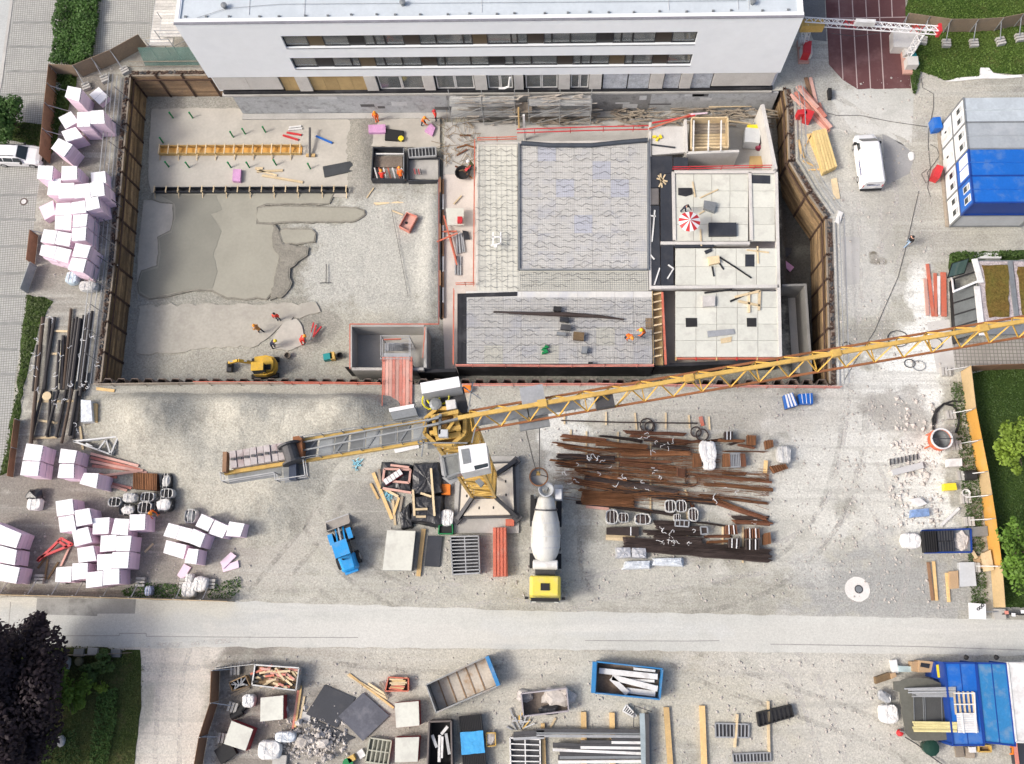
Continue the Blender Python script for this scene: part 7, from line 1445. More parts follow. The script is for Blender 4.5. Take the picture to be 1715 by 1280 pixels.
one('black_bag','black bin bag in the small grey skip','bag',MB().blob(V3(c.x+.3,c.y-.6,.35),(.9,.4,.3),8,amp=.4),BLACKP)
r_,P,c=skip('grey tray heaped with scrap timber',d1,[(-10,635),(275,655),(255,800),(-30,765)],1.1,GALV,SOIL)
rr=random.Random(4)
for i in range(46):
 f,g=rr.uniform(.06,.94),rr.uniform(.08,.92);p=P[0].lerp(P[1],f).lerp(P[3].lerp(P[2],f),g);L=rr.uniform(.4,1.3);a=rr.gauss(R(-6),.35);d=V3(math.cos(a),math.sin(a),rr.uniform(-.1,.1))*L/2
 p=V3(p.x,p.y,.85+rr.uniform(0,.4));one('scrap_board','scrap timber offcut heaped in the grey tray','offcut',MB().bar(p-d,p+d,.16,.08),rr.choice([PLANK_PK,REDO,WOOD_P,BLACK,WOOD_P,PLANK_R,PLYDARK,WOOD_P]),'scrap timber in the grey tray')
part(r_,'fill',MB().prism([p.lerp(c,.08) for p in P],.16,.8),WOOD_B)
r_,P,c=skip('small timber box of pipe offcuts',d0,[(1490,750),(1595,705),(1625,770),(1510,805)],.6,WOOD_B,BLACK,.07,None,'pipe_box')
for i in range(9):
 f=.1+.09*i;p=P[0].lerp(P[1],f).lerp(P[3].lerp(P[2],f),.3+.4*(i%2));a=i*1.3;one('pipe_offcut','grey pipe offcut in the small timber box','pipe',MB().cyl(V3(p.x,p.y,.5)-V3(math.cos(a),math.sin(a),0)*.3,V3(p.x,p.y,.55)+V3(math.cos(a),math.sin(a),0)*.3,.06,n=6),GALV,'pipe offcuts')
planks(d0,[((1500,835),(1615,775),.02),((1520,838),(1625,785),.08)],'plank','plank',.14,.08,WOOD_G,lambda i:'grey lath below the pipe box, '+ORD[i],'laths by the pipe box')
r_,P,c=skip('small red crate of timber offcuts',d1,[(855,715),(985,722),(985,805),(835,805)],.6,REDO,SOIL,.07,None,'offcut_crate')
for i in range(10):f=.05+.09*i;p=P[0].lerp(P[3],f).lerp(P[1].lerp(P[2],f),.5);one('offcut','short timber offcut in the red crate','offcut',MB().box(V3(p.x+rnd.uniform(-.2,.2),p.y,.55+rnd.random()*.1),(1.1,.12,.1),rnd.uniform(-.2,.2)),rnd.choice([WOOD_P,PLANK_PK,REDO,WOOD]),'offcuts in the red crate')
r_,P,c=skip('black skip box with white pipes',d1,[(1120,1005),(1262,1000),(1268,1300),(1108,1300)],1.2,mat('brown_steel',(.14,.12,.11),.7),BLACK,.1,None)
for i,(p,q) in enumerate([((1190,1090),(1185,1265)),((1230,1080),(1252,1215)),((1200,1085),(1240,1035)),((1140,1090),(1170,1170)),((1205,1100),(1200,1240))]):plank('white_pipe','white pipe in the black skip box, '+ORD[i]+' of five','pipe',d1(*p),d1(*q),.22,.2,.7,WHITED if i%2==0 else GALV,'pipes in the black skip box')
cp=T('tarp_pallet','black corrugated sheet pallet half covered by a bright blue tarp','pallet',W(*d1(1400,1140),0));P=Q(d1,[(1312,972),(1458,955),(1495,1330),(1340,1330)],.7);c=sum(P,Vector())/4
part(cp,'sheet_core',MB().prism([p.lerp(c,.02) for p in P],.02,.62),STEEL_D)
for k in range(13):a,b_=P[0].lerp(P[1],(k+.5)/13),P[3].lerp(P[2],(k+.5)/13);part(cp,'sheet_rib',MB().bar(a,b_,.1,.1),BLACK)
t_=Q(d1,[(1320,1075),(1470,1062),(1482,1205),(1332,1222)],.82);part(cp,'blue_tarp',MB().prism(wob_outline(t_,.2,.06,2),.5,.82),mat('blue_tarp',(.05,.33,.65),.4,.15,1.5,6,.1,.6,4,spec=.5))
r_,P,c=skip('yellow mesh crate of ties',d1,[(1490,1078),(1550,1076),(1552,1160),(1495,1165)],.5,YEL,SOIL,.05,None,'mesh_crate')
struct('crate_ties',MB().blob(V3(c.x,c.y,.3),(.4,.55,.25),3,10,6,.6),STONEM,'stuff',False,'pale ties filling the yellow crate','ties')
for i,(p,q,m_) in enumerate([((150,1075),(830,1080),GALV),((435,1150),(845,1155),WHITED),((255,1165),(845,1190),WHITED),((635,1118),(845,1120),WHITED),((290,1245),(850,1240),WHITED),((0,1095),(200,1085),GALV),((300,1215),(850,1212),GREY_M)]):
 root=T('steel_girder','long grey steel girder with white flanges in the lower yard, '+ORD[i]+' from the far side','girder',W(*d2(*p),0),'steel girders');a,b_=W(*d2(*p),.35),W(*d2(*q),.35)
 part(root,'web',MB().bar(V3(a.x,a.y,.4),V3(b_.x,b_.y,.4),.12,.5),STEEL_D if i else GREY_M);d=V3(0,.24,0)
 part(root,'flange',MB().bar(V3(a.x,a.y-.2,.66),V3(b_.x,b_.y-.2,.66),.2,.05),m_);part(root,'flange',MB().bar(V3(a.x,a.y+.2,.6),V3(b_.x,b_.y+.2,.6),.25,.05),STEEL_D)
cg=T('cross_girder','blue grey cross girder standing over the girder ends','girder',W(*d2(855,1120),0));part(cg,'web',MB().bar(W(*d2(865,950),.5),W(*d2(868,1300),.5),.3,.9),STEEL_D);part(cg,'flange',MB().bar(W(*d2(835,950),.9),W(*d2(848,1300),.9),.4,.06),mat('blue_grey_steel',(.3,.36,.38),.5));part(cg,'flange',MB().bar(W(*d2(880,1000),.2),W(*d2(885,1300),.2),.25,.06),GREY_M)
Lp=Q(d2,[(710,935),(735,895),(800,965),(780,975)],.4);frame_panel('step_ladder','short white step ladder lying at the girder ends',Lp,.2,.4,1,6,WHITED,STEEL_D,'ladder',None,.06)
Lp=Q(d2,[(780,1040),(785,900),(830,950),(900,940),(830,1040)],.5);lattice('wire_rack','thin dark frame beside the step ladder',Lp,[(0,1),(1,3),(0,4)],.06,STEEL_D,'frame')
for i in range(12):
 a=W(*d2(20+rnd.uniform(-30,60),1020+rnd.uniform(-30,40)),.1);an=rnd.random()*3;one('metal_offcut','grey metal offcut in the heap left of the girders','offcut',MB().bar(a,a+V3(math.cos(an),math.sin(an),.1)*rnd.uniform(.5,1.1),.1),GALV if i%4 else YEL,'metal offcut heap')
planks(d2,[((240,1040),(275,980),.02),],'timber','timber',.16,.1,WOOD_P,lambda i:'short timber above the girders',None)
def rubz(x,y):
 return sum(h*gauss(x,y,p,a,b_) for p,a,b_,h in ((W(*d1(340,1090),0),2.0,1.4,.25),(W(*d1(450,1200),0),2.0,1.2,.2)))
scatter_stones('rubble_heap',520,lambda r:d1(r.gauss(375,90),r.gauss(1140,55)),0,.04,.22,STONEM,8,rubz,'heap of pale broken concrete below the dark sheets')
for i,(x,y,r_) in enumerate([(300,1135,.7),(430,1145,.6),(350,1125,.4),(440,1240,.4),(480,1230,.35),(400,1090,.35),(270,1010,.35)]):one('concrete_lump','pale lump of broken concrete in the rubble heap, '+ORD[i]+' from its left','rubble',MB().blob(W(*d1(x,y),.45),(r_*.8,r_*.6,.25),30+i,8,5,.5),STONEM,'lumps in the rubble heap')
one('green_bucket','green bucket at the bottom edge','bucket',MB().lathe(W(*d1(600,1270),0),[(.3,0),(.42,.5)],n=12),GREENP);one('yellow_can','yellow can at the bottom edge','can',MB().box(W(*d1(618,1242),.25),(.55,.45,.5),.5),YEL);one('white_bag','small white packet at the bottom edge','packet',MB().box(W(*d1(680,1212),.15),(.5,.6,.25),.6),WHITED)
for i,(x,y,a) in enumerate([(1540,955,.5),(1565,930,.9),(1455,1200,.3),(1480,1225,.8)]):one('black_pipe_fitting','black plastic pipe fitting by the lower hoarding, '+ORD[i]+' of four','fitting',MB().cyl(W(*d0(x,y),.2)-V3(math.cos(a),math.sin(a),0)*.5,W(*d0(x,y),.2)+V3(math.cos(a),math.sin(a),0)*.5,.28,n=10),BLACK,'black pipe fittings')
one('black_trolley','black cart at the bottom of the lower hoarding','cart',MB().box(W(*d0(1470,1200),.4),(1.4,1.2,.5),.6),BLACK)
one('grey_net_pallet','grey block pallet at the bottom edge beside the appliance','pallet',MB().box(W(*d1(150,1260),.2),(1.1,.9,.35)),CONC)
# --- right yard
for i,(q,l) in enumerate([([(108,85),(165,68),(200,150),(125,170)],'tilted blue and white packaged pallet at the pit corner'),([(205,78),(295,72),(298,140),(215,140)],'blue packaged pallet beside the tilted one')]):
 root=T('packaged_pallet',l,'pallet',W(*c3(*q[0]),0),'blue packaged pallets');P=Q(c3,q,.7);c=sum(P,Vector())/4;part(root,'load',MB().prism(P,.12,.7),BLUE);part(root,'base',MB().prism([p.lerp(c,-.05) for p in P],.01,.11),WOOD_G)
 for k in range(3):a,b_=P[0].lerp(P[1],.2+.3*k),P[3].lerp(P[2],.2+.3*k);part(root,'white_stripe',MB().bar(a+V3(0,0,.01),b_+V3(0,0,.01),.16 if i==0 else .05,.02),WHITE)
ob=T('orange_bucket','large orange concrete bucket with pale rim, grey inside','bucket',W(*c3(1075,388),0));c=W(*c3(1135,368),1.9);OBM=mat('worn_orange',(.6,.14,.05),.6,.2,1,6,.15,dirt=(.45,.43,.4),dscale=1.4,damt=.6)
part(ob,'shell',MB().lathe((c.x,c.y,0),[(.3,.15),(.35,.5),(.82,1.2),(.84,1.85),(.77,1.85),(.75,1.22)],n=22,cap=False),OBM,smooth=True);part(ob,'inner_cone',MB().lathe((c.x,c.y,0),[(.76,1.7),(.72,1.25),(.3,.7),(.05,.68)],n=22,cap=False),GREY_M)
part(ob,'rim',MB().lathe((c.x,c.y,1.82),[(.76,0),(.88,0),(.88,.1),(.76,.1),(.76,0)],n=22,cap=False),WHITED);part(ob,'band',MB().lathe((c.x,c.y,1.15),[(.8,0),(.87,0),(.87,.12),(.8,.12)],n=22,cap=False),REDO)
for k in range(4):a=k*math.pi/2+.6;part(ob,'leg',MB().bar(V3(c.x+.8*math.cos(a),c.y+.8*math.sin(a),0),V3(c.x+.84*math.cos(a),c.y+.84*math.sin(a),1.7),.1),OBM)
part(ob,'bail',MB().bar(V3(c.x-.8,c.y,1.95),V3(c.x+.8,c.y,1.95),.06),STEEL_D)
one('black_hose','thick black hose looped behind the orange bucket','hose',MB().tube([W(*c3(x,y),.15) for x,y in ((1080,310),(1075,240),(1100,180),(1150,140),(1210,155),(1245,200),(1245,270),(1225,330))],.1,7),BLACK)
one('black_hose','second black hose running to the orange hoarding','hose',MB().tube([W(*c3(x,y),.2) for x,y in ((1090,270),(1095,200),(1140,145),(1200,125),(1260,125))],.08,7),BLACK)
gr=T('tooth_bar','grey toothed steel bar with flat blade in the rubble','attachment',W(*c3(920,560),0));part(gr,'blade',MB().bar(W(*c3(810,590),.3),W(*c3(1010,540),.3),.5,.2),mat('dusty_steel',(.5,.5,.49),.6,.1,1));
for k in range(8):a=W(*c3(800+25*k,540-5*k),.2);part(gr,'tooth',MB().bar(a,a+V3(.03,.5,0),.09),STEEL_D)
dc=T('tool_trailer','blue framed platform with black crates beside the orange hoarding','platform',W(*c3(1165,1040),0));P=Q(c3,[(1005,965),(1320,955),(1325,1105),(1020,1110)],.5);c=sum(P,Vector())/4
part(dc,'deck',MB().prism(P,.3,.5),GREY_M)
for i in range(4):part(dc,'frame',MB().bar(P[i],P[(i+1)%4],.12,.2),BLUED)
for i,(q,m_) in enumerate([([(1008,968),(1098,968),(1110,1105),(1022,1108)],BLACK),([(1105,968),(1212,965),(1215,1030),(1110,1032)],PLYDARK),([(1112,1036),(1220,1034),(1222,1098),(1118,1100)],PLYDARK)]):
 root=T('black_crate',['black slatted crate on the blue framed platform','upper black lattice crate on the blue framed platform','lower black lattice crate on the blue framed platform'][i],'crate',W(*c3(*q[0]),.5),'black crates');P2=Q(c3,q,1.0);part(root,'box',MB().prism(P2,.51,.95),m_)
 for k in range(6):a,b_=P2[0].lerp(P2[1],(k+.5)/6),P2[3].lerp(P2[2],(k+.5)/6);part(root,'slat',MB().bar(a,b_,.05,.08),STEEL_D if i else BLACK)
struct('debris',MB().blob(W(*c3(1260,1030),.5),(.6,.8,.25),7,12,6,.5),STONEM,'stuff',False,'pale debris on the blue framed platform','debris')
slab('ply_sheet','pale plywood on the hoarding foot beside the black crates','sheet',Q(c3,[(1410,1110),(1450,1090),(1475,1220),(1430,1230)],.9),.9,.2,WOOD_P)
slab('ply_sheet','tan board on the ground below the black crates','sheet',Q(c3,[(1340,1130),(1410,1130),(1410,1210),(1345,1215)],.2),.2,.02,CARDB)
planks(c3,[((1125,935),(1245,820),.1),((1045,1170),(1075,1420),.02),((1080,1165),(1100,1420),.02),((1165,1240),(1180,1430),.02),((1330,1095),(1360,1145),.3)],'timber','timber',.22,.14,[WHITED,PLY_B,WOOD,WOOD,WOOD_P],lambda i:['grey pole lying above the black crates','brown plank left of the grey boxes','yellow plank left of the grey boxes','short plank beside the grey boxes','stick at the platform corner'][i],None)
for i,(q,m_,l) in enumerate([([(1250,1172),(1345,1170),(1360,1325),(1250,1330)],LGREY,'grey metal box pair by the roadside end of the hoarding'),([(1190,1230),(1240,1225),(1245,1340),(1190,1345)],CARDB,'cardboard box beside the grey metal boxes'),([(930,760),(990,750),(1040,790),(990,810)],WHITED,'white packets among the chalk dust'),([(940,830),(1050,820),(1055,870),(935,880)],mat('blue_mixed',(.2,.3,.5),.5,.4,4),'blue wrapped packets among the chalk dust'),([(1150,660),(1225,655),(1235,700),(1150,705)],YELB,'yellow tray beside the hoarding ballast'),([(1310,945),(1430,935),(1435,1000),(1315,1005)],GREY_M,'grey crate with green contents at the hoarding'),([(1170,500),(1265,495),(1268,545),(1172,550)],WHITED,'white bricks pallet at the hoarding')]):
 slab('box',l,'box',Q(c3,q,.5),.5,.02,m_)
one('black_barrel','black open barrel lying at the orange hoarding','barrel',MB().lathe(W(*c3(1275,610),.4),[(.3,0),(.42,.1),(.42,.9),(.36,1.0),(.3,.8)],(1,.1,.1),14,False),BLACK)
one('plastic_tub','pale round tub at the orange hoarding','tub',MB().lathe(W(*c3(1280,725),0),[(.3,0),(.34,.4),(.28,.4),(.26,.1)],n=14),WHITED)
mh=T('manhole','round manhole in a white concrete collar on the gravel','manhole',W(1436,987,0));c=W(1436,987,0)
part(mh,'collar',MB().prism(wob_outline([c+V3(1.0*math.cos(t),.98*math.sin(t),0) for t in [i*.35 for i in range(18)]],.3,.05,2),-.05,.02),mat('white_collar',(.66,.64,.6),.8,.08,1));part(mh,'cover',MB().lathe(c+V3(.1,0,.021),[(.34,0),(.34,.02),(.27,.022),(.27,.01)],n=18),STEEL_D);part(mh,'lid',MB().lathe(c+V3(.1,0,.02),[(.25,0),(.25,.02)],n=16),GREY_M)
mh=T('manhole','round manhole cover in the paved parking','manhole',W(40,338,0));c=W(40,338,0);part(mh,'ring',MB().lathe(c+V3(0,0,.008),[(.38,0),(.38,.02),(.2,.021)],n=18),mat('brown_iron',(.12,.09,.08),.7));part(mh,'lid',MB().lathe(c+V3(0,0,.02),[(.24,0),(.24,.015)],n=16),WHITED)
sb=T('site_sign','white board with black clamps on it at the road','sign',W(1640,1028,0));P=Q(d3,[(1308,232),(1420,240),(1422,340),(1312,335)],1.0);part(sb,'board',MB().hexa([p-V3(0,0,.05) for p in P[::-1]],P[::-1]),WHITE)
for i,(x,y) in enumerate(((1385,262),(1398,248),(1370,272))):part(sb,'clamp_ring',MB().lathe(W(*d3(x,y),1.01),[(.08,0),(.12,0),(.12,.05),(.08,.05),(.08,0)],n=10,cap=False),BLACK)
part(sb,'prop',MB().bar(W(*d3(1400,290),.9),W(*d3(1530,290),.2),.08),GALV);part(sb,'foot',MB().box(W(*d3(1505,305),.2),(.9,.8,.4)),CONC)
bnr=one('black_banner','black banner with small pale marks on the road fence','banner',MB().bar(W(*d3(1530,305),.5),W(*d3(1720,310),.5),.08,1.0),BLACK)
for i,(x,y) in enumerate(((1555,295),(1600,310),(1660,290))):part(bnr,'printed_mark',MB().box(W(*d3(x,y),1.02),(.3,.25,.02)),WHITE if i else PLANK_R)
# --- blue containers, lower right
def bcont(label,q,h,roofm,sidem,trim):
 P=Q(zone(1470,1090,245/1651),q,h);c=sum(P,Vector())/4;root=T('storage_container',label,'container',V3(c.x,c.y,0),'containers at the lower right');part(root,'body',MB().prism(P,.1,h-.06),sidem);rf_=part(root,'roof',MB().prism([p.lerp(c,.01) for p in P],h-.059,h),roofm)
 for i in range(4):part(root,'frame_rail',MB().bar(P[i]+V3(0,0,.01),P[(i+1)%4]+V3(0,0,.01),.12,.14),trim)
 a,b_=(P[0]+P[1])/2,(P[2]+P[3])/2;part(rf_,'roof_seam',MB().bar(a+V3(0,0,.01),b_+V3(0,0,.01),.06,.03),trim)
 for p in P:part(root,'corner_post',MB().box((p.x,p.y,h/2),(.16,.16,h-.02)),trim)
 return root
ez=zone(1470,1090,245/1651)
bcont('dark blue container under the tarp and stacked tubes',[(750,140),(1100,140),(1195,1065),(850,1065)],2.5,BLUE,BLUED,BLUED)
bcont('lighter blue container second from the tarp',[(1112,142),(1448,145),(1550,1070),(1205,1030)],2.55,BLUEL,BLUE,BLUED)
bcont('white roofed container at the lower right edge',[(1462,142),(1830,140),(1900,1040),(1560,1030)],2.6,WHITED,WHITE,WHITED)
one('blue_cabinet','dark blue cabinet with yellow sign left of the containers','cabinet',MB().prism(Q(ez,[(650,130),(748,138),(765,350),(615,300)],1.4),0,1.4),BLUED)
slab('yellow_sign','yellow sign plate on the dark blue cabinet','sign',Q(ez,[(660,160),(700,155),(720,300),(680,305)],1.45),1.45,1.41,YELB)
TARP=mat('grey_green_tarp',(.115,.115,.095),.7,.12,.5,5,.1,.5,2.5)
tp=Q(ez,[(180,350),(400,305),(600,320),(770,380),(790,700),(820,900),(820,1000),(600,1015),(400,1005),(310,930),(270,640),(250,480),(180,450)],1.5)
one('tent_tarp','grey green tarpaulin roof over the storage corner','tarpaulin',MB().prism(wob_outline(tp,.4,.12,3),1.35,1.5),TARP)
tq=T('tarp_shelter','dark flat inner tarp panel with light poles','tarpaulin',W(*ez(600,650),1.5));part(tq,'panel',MB().prism(Q(ez,[(400,510),(780,530),(805,800),(410,790)],1.56),1.51,1.56),mat('dark_tarp',(.07,.072,.068),.6,.12,.6))
for x0,x1 in ((405,412),(510,522),(530,540),(720,728),(775,800)):part(tq,'pole',MB().bar(W(*ez(x0,512),1.6),W(*ez(x1,795),1.6),.05),GREY_M)
for p in Q(ez,[(240,460),(300,920),(790,960),(770,400)],1.4):part(tq,'leg',MB().bar(V3(p.x,p.y,0),V3(p.x,p.y,1.4),.08),GREY_M)
for k in range(7):
 a,b_=W(*ez(300+14*k+(k%3)*30,430+14*k),1.7+.07*(k%2)),W(*ez(880,415+17*k),2.6+.04*(k%2));one('scaffold_tube','grey scaffold tube laid from tarp to container roof, '+ORD[k]+' from the far side','tube',MB().cyl(a,b_,.06,n=7),GALV,'scaffold tubes on the tarp')
for k in range(6):
 a,b_=W(*ez(390+8*(k%3),805+20*k),1.65),W(*ez(895,815+19*k),2.6);one('bamboo_pole','yellowish pole laid from tarp to container roof, '+ORD[k]+' from the far side','pole',MB().cyl(a,b_,.08,n=7),mat('yellow_pole',(.45,.4,.2),.7,rv=.3),'yellow poles on the tarp')
fr_=T('timber_grid','pale timber grid frame leaning on the dark blue container roof','frame',W(*ez(970,580),2.5))
for k in range(5):part(fr_,'upright',MB().bar(W(*ez(860+52*k,460),2.6),W(*ez(885+52*k,720),2.6),.12,.1),WOOD_P)
for y in (480,605):part(fr_,'cross_bar',MB().bar(W(*ez(862,y),2.68),W(*ez(1085,y),2.68),.09,.08),WHITED)
sl=T('slatted_rack','white slatted rack on the dark blue container roof','rack',W(*ez(1010,820),2.5))
for k in range(9):part(sl,'slat',MB().bar(W(*ez(890+2*k,715+25*k),2.72),W(*ez(1110+3*k,712+25*k),2.72),.14,.06),WHITED)
for x in (950,1090):part(sl,'rail',MB().bar(W(*ez(x,470 if x>1000 else 700),2.78),W(*ez(x+25,930),2.78),.09,.06),WHITED)
for i,(q,h,m_,l) in enumerate([([(470,110),(635,125),(635,245),(465,245)],1.0,CARDB,'open cardboard box with black film inside'),([(235,170),(395,180),(390,240),(235,240)],.6,mat('pale_teal_box',(.4,.5,.5),.6),'pale teal box beside the cardboard box'),([(150,110),(215,100),(235,250),(175,250)],.5,WHITED,'white slatted crate above the brown case'),([(-25,300),(130,245),(150,320),(-15,375)],.5,WOOD_B,'brown case left of the tarp'),([(385,125),(465,120),(460,240),(390,235)],.8,CARDB,'torn cardboard flap beside the teal box'),([(1040,1090),(1110,1085),(1110,1150),(1045,1150)],.5,WHITED,'white canister below the containers'),([(150,260),(200,245),(215,290),(160,320)],.7,CARDB,'small cardboard carton at the tarp corner')]):
 slab('box',l,'box',Q(ez,q,h),h,.02,m_)
slab('film_scrap','black film in the open cardboard box','film',Q(ez,[(490,135),(590,150),(580,200),(480,180)],1.04),1.04,1.0,BLACKP)
r_,P,c=skip('yellow tub below the blue containers',ez,[(1140,1075),(1275,1070),(1280,1140),(1140,1140)],.5,YEL,WOOD_B,.08,None,'yellow_tub')
one('orange_hoop','orange frame at the container corner','frame',MB().tube([W(*ez(1500,1085),.3),W(*ez(1525,1085),.5),W(*ez(1525,1165),.5),W(*ez(1495,1165),.3)],.08,6),ORANGE)
one('green_bin','dark green rubbish bin below the tarp','bin',MB().lathe(W(*ez(545,1075),0),[(.45,0),(.6,.95),(.62,1.0),(.2,1.08)],n=10),mat('bin_green',(.012,.045,.03),.5))
one('red_cone','red buoy like cap at the tarp corner','cap',MB().lathe(W(*ez(240,925),.2),[(.15,0),(.27,.15),(.2,.4),(.05,.45)],n=12),RED)
for i,(x,y) in enumerate(((985,95),(1325,95))):one('site_lamp','black lamp head on the container edge, '+['left one','right one'][i],'lamp',MB().lathe(W(*ez(x,y),2.0),[(.1,0),(.18,.1),(.18,.3),(.05,.32)],(.3,.6,.4),10),BLACK,'container lamps')
st=T('chair_stack','stack of grey chairs left of the tarp','chairs',W(*ez(75,520),0));
for k in range(4):part(st,'chair_shell',MB().blob(W(*ez(40+22*k,500+14*k),.6),(.35,.4,.25),k,8,5,.3),GALV)
slab('pallet','grey wooden pallet below the blue container','pallet',Q(ez,[(870,1080),(960,1075),(985,1200),(890,1205)],.25),.25,.05,WOOD_G);slab('pallet','second wooden pallet beside the white canister','pallet',Q(ez,[(995,1085),(1095,1160),(1100,1215),(1000,1210)],.25),.25,.05,WOOD_G)
one('dark_vehicle_edge','dark panel with red edge at the lower right corner','panel',MB().prism(Q(ez,[(1560,1045),(1720,1045),(1720,1300),(1590,1300)],1.0),0,1.0),PLYDARK);one('red_strip','red edge strip of the dark panel','strip',MB().bar(W(*ez(1550,1040),1.05),W(*ez(1580,1300),1.05),.25,.1),PLANK_R)  # edge of a dark vehicle, modelled as one plain block
one('rope_line','dark barrier line running down from the tarp','rope',MB().tube([W(*ez(x,y),.3) for x,y in ((310,975),(450,1060),(600,1190),(740,1290))],.05,5),STEEL_D)
# --- pit clutter, deck clutter
one('rebar_bar','thin dark bar standing on the pit gravel','bar',MB().bar(W(*b1(452,475),PITZ+.2),W(*b1(450,598),PITZ+.2),.06),STEEL_D);one('rebar_bar','short cross bar at the foot of the thin dark bar','bar',MB().bar(W(*b1(410,598),PITZ+.2),W(*b1(485,596),PITZ+.2),.06),STEEL_D)
one('string_line','dark string line stretched over the pit gravel','string',MB().bar(W(*b1(875,120),PITZ+.2),W(*b1(985,690),PITZ+.2),.035),STEEL_D)
r_,P,c=skip('pink mortar tub on the pit gravel',b1,[(975,140),(1042,165),(990,262),(925,230)],PITZ+.55,PLANK_PK,PLANK_PK,.08,None,'mortar_tub')
for o in list(r_.children):pass
bpy.data.objects.remove(r_.children[-1]);[bpy.data.objects.remove(o) for o in list(r_.children)];r_.location.z=PITZ
for i in range(4):
 p,q_=P[i],P[(i+1)%4];part(r_,'side_wall',MB().bar(V3(p.x,p.y,PITZ+.35),V3(q_.x,q_.y,PITZ+.35),.08,.5),PLANK_R)
part(r_,'floor',MB().prism([p.lerp(c,.05) for p in P],PITZ+.12,PITZ+.25),PLANK_PK);part(r_,'drain',MB().lathe(V3(c.x-.2,c.y,PITZ+.25),[(.14,0),(.14,.05)],n=10),BLACK)
slab('site_table','cream panel table with a red box on the pale slab strip','table',Q(b1,[(1228,112),(1345,112),(1345,220),(1240,222)],-2.2),-2.2,-2.35,CREAM);one('red_toolbox','red toolbox on the cream panel table','toolbox',MB().box(W(*b1(1320,190),-2.0),(.45,.6,.35)),RED)
slab('black_sheet','small black sheet beside the cream panel table','sheet',Q(b1,[(1335,255),(1375,265),(1385,315),(1350,315)],-2.9),-2.9,-2.98,BLACKP)
slab('black_mat','black mats laid on the blinding concrete by the old building','mat',Q(a1,[(835,835),(955,850),(950,915),(832,908)],PITZ+.5),PITZ+.5,PITZ+.26,BLACK);one('yellow_bucket','yellow bucket at the corner of the black mats','bucket',MB().lathe(W(*a1(940,910),PITZ+.26),[(.22,0),(.28,.35),(.1,.37)],n=10),YELB)
slab('black_board','black board lying on the blinding concrete','board',Q(a1,[(428,1082),(620,1045),(630,1110),(440,1152)],PITZ+.25),PITZ+.25,PITZ+.13,mat('dark_board',(.05,.055,.06),.6))
for i,(p,q,m_) in enumerate([((170,880),(270,910),RED),((195,862),(290,878),RED),((385,885),(490,930),BLUE),((210,830),(290,820),WHITED),((205,845),(295,835),WHITED)]):plank('tool',['red float tool on the concrete','second red float tool on the concrete','blue screed tool on the concrete','white rake on the concrete','second white rake on the concrete'][i],'tool',a1(*p),a1(*q),.18,.12,PITZ+.14,m_)
gt_=T('rebar_stand','dark rebar stand with timber feet on the blinding concrete','stand',W(*a1(345,960),PITZ+.1));part(gt_,'post',MB().bar(W(*a1(345,830),PITZ+.9),W(*a1(345,1020),PITZ+.3),.18),STEEL_D);part(gt_,'foot',MB().bar(W(*a1(320,1010),PITZ+.25),W(*a1(380,1010),PITZ+.25),.3,.15),WOOD)
for i in range(6):p=[(1298,1010),(1300,960),(1320,880),(1350,940),(1290,1080),(1330,1100)][i];one('rusty_mesh_piece','rusty reinforcement lying on the slab strip behind the scaffold, '+ORD[i]+' piece','rebar',MB().bar(W(*a1(*p),-3.0),W(*a1(p[0]+70,p[1]-40+20*i),-2.9),.14,.1),RUSTO if i%2 else RUST,'rusty pieces on the slab strip')
one('wheel_tray','black mortar tub beside the red board on the slab strip','tub',MB().lathe(W(*a1(1340,1135),-3.0),[(.5,0),(.75,.45),(.68,.45),(.45,.1)],n=14),BLACK);one('red_shovel','red shovel over the black mortar tub','shovel',MB().bar(W(*a1(1355,1110),-2.5),W(*a1(1390,1070),-2.3),.25,.1),RED)
one('vibrating_plate','teal compactor machine on the pit floor','machine',MB().box(W(*b1(465,1080),PITZ+.4),(.8,.6,.6),.2),TEAL);one('yellow_machine','yellow compactor beside the teal one','machine',MB().box(W(*b1(495,1075),PITZ+.4),(.4,.7,.6),.2),YEL)
for i,(x,y) in enumerate(((545,1075),(205,1075))):one('black_bucket',['black bucket beside the compactors','dark tub above the excavator'][i],'bucket',MB().lathe(W(*b1(x,y),PITZ+.05),[(.22,0),(.3,.4),(.25,.4),(.2,.1)],n=10),BLACK if i==0 else WOOD_G)
for i,(p,q,m_) in enumerate([((370,855),(355,920),RED),((420,880),(365,950),RED),((350,970),(365,890),GALV),((385,870),(370,940),RED)]):plank('hand_tool','red shovels and bars leaning together near the workers, '+ORD[i]+' of four','tool',b1(*p),b1(*q),.12,.12,PITZ+.3,m_,'hand tools near the workers')
one('rebar_roll','long dark rebar bundle across the lower rebar deck','rebar',MB().tube([W(*b2(-130,785),DZ+.25),W(*b2(100,797),DZ+.27),W(*b2(350,803),DZ+.27),W(*b2(550,815),DZ+.25),W(*b2(720,835),DZ+.22)],[.07,.15,.22,.15,.06],7),RUSTD)
for i,(x,y,sx,sy,m_,l) in enumerate([(285,768,.7,.4,BLACK,'black bundle above the long rebar'),(330,838,.8,.4,BLACKP,'black crumpled bag below the long rebar'),(340,888,.9,.45,STEEL_D,'dark wire bundle above the strapped pack'),(423,945,.95,.7,WOOD_B,'dark strapped pack on the rebar deck'),(310,930,.8,.25,GREY_M,'thin grey bundle left of the strapped pack'),(460,1035,.5,.6,GREY_M,'grey basket at the near edge of the rebar deck'),(500,1125,.4,.3,BLACK,'small black lump at the deck edge')]):one('deck_bundle',l,'bundle',MB().box(W(*b2(x,y),DZ+.35),(sx,sy,.35),-.1),m_)
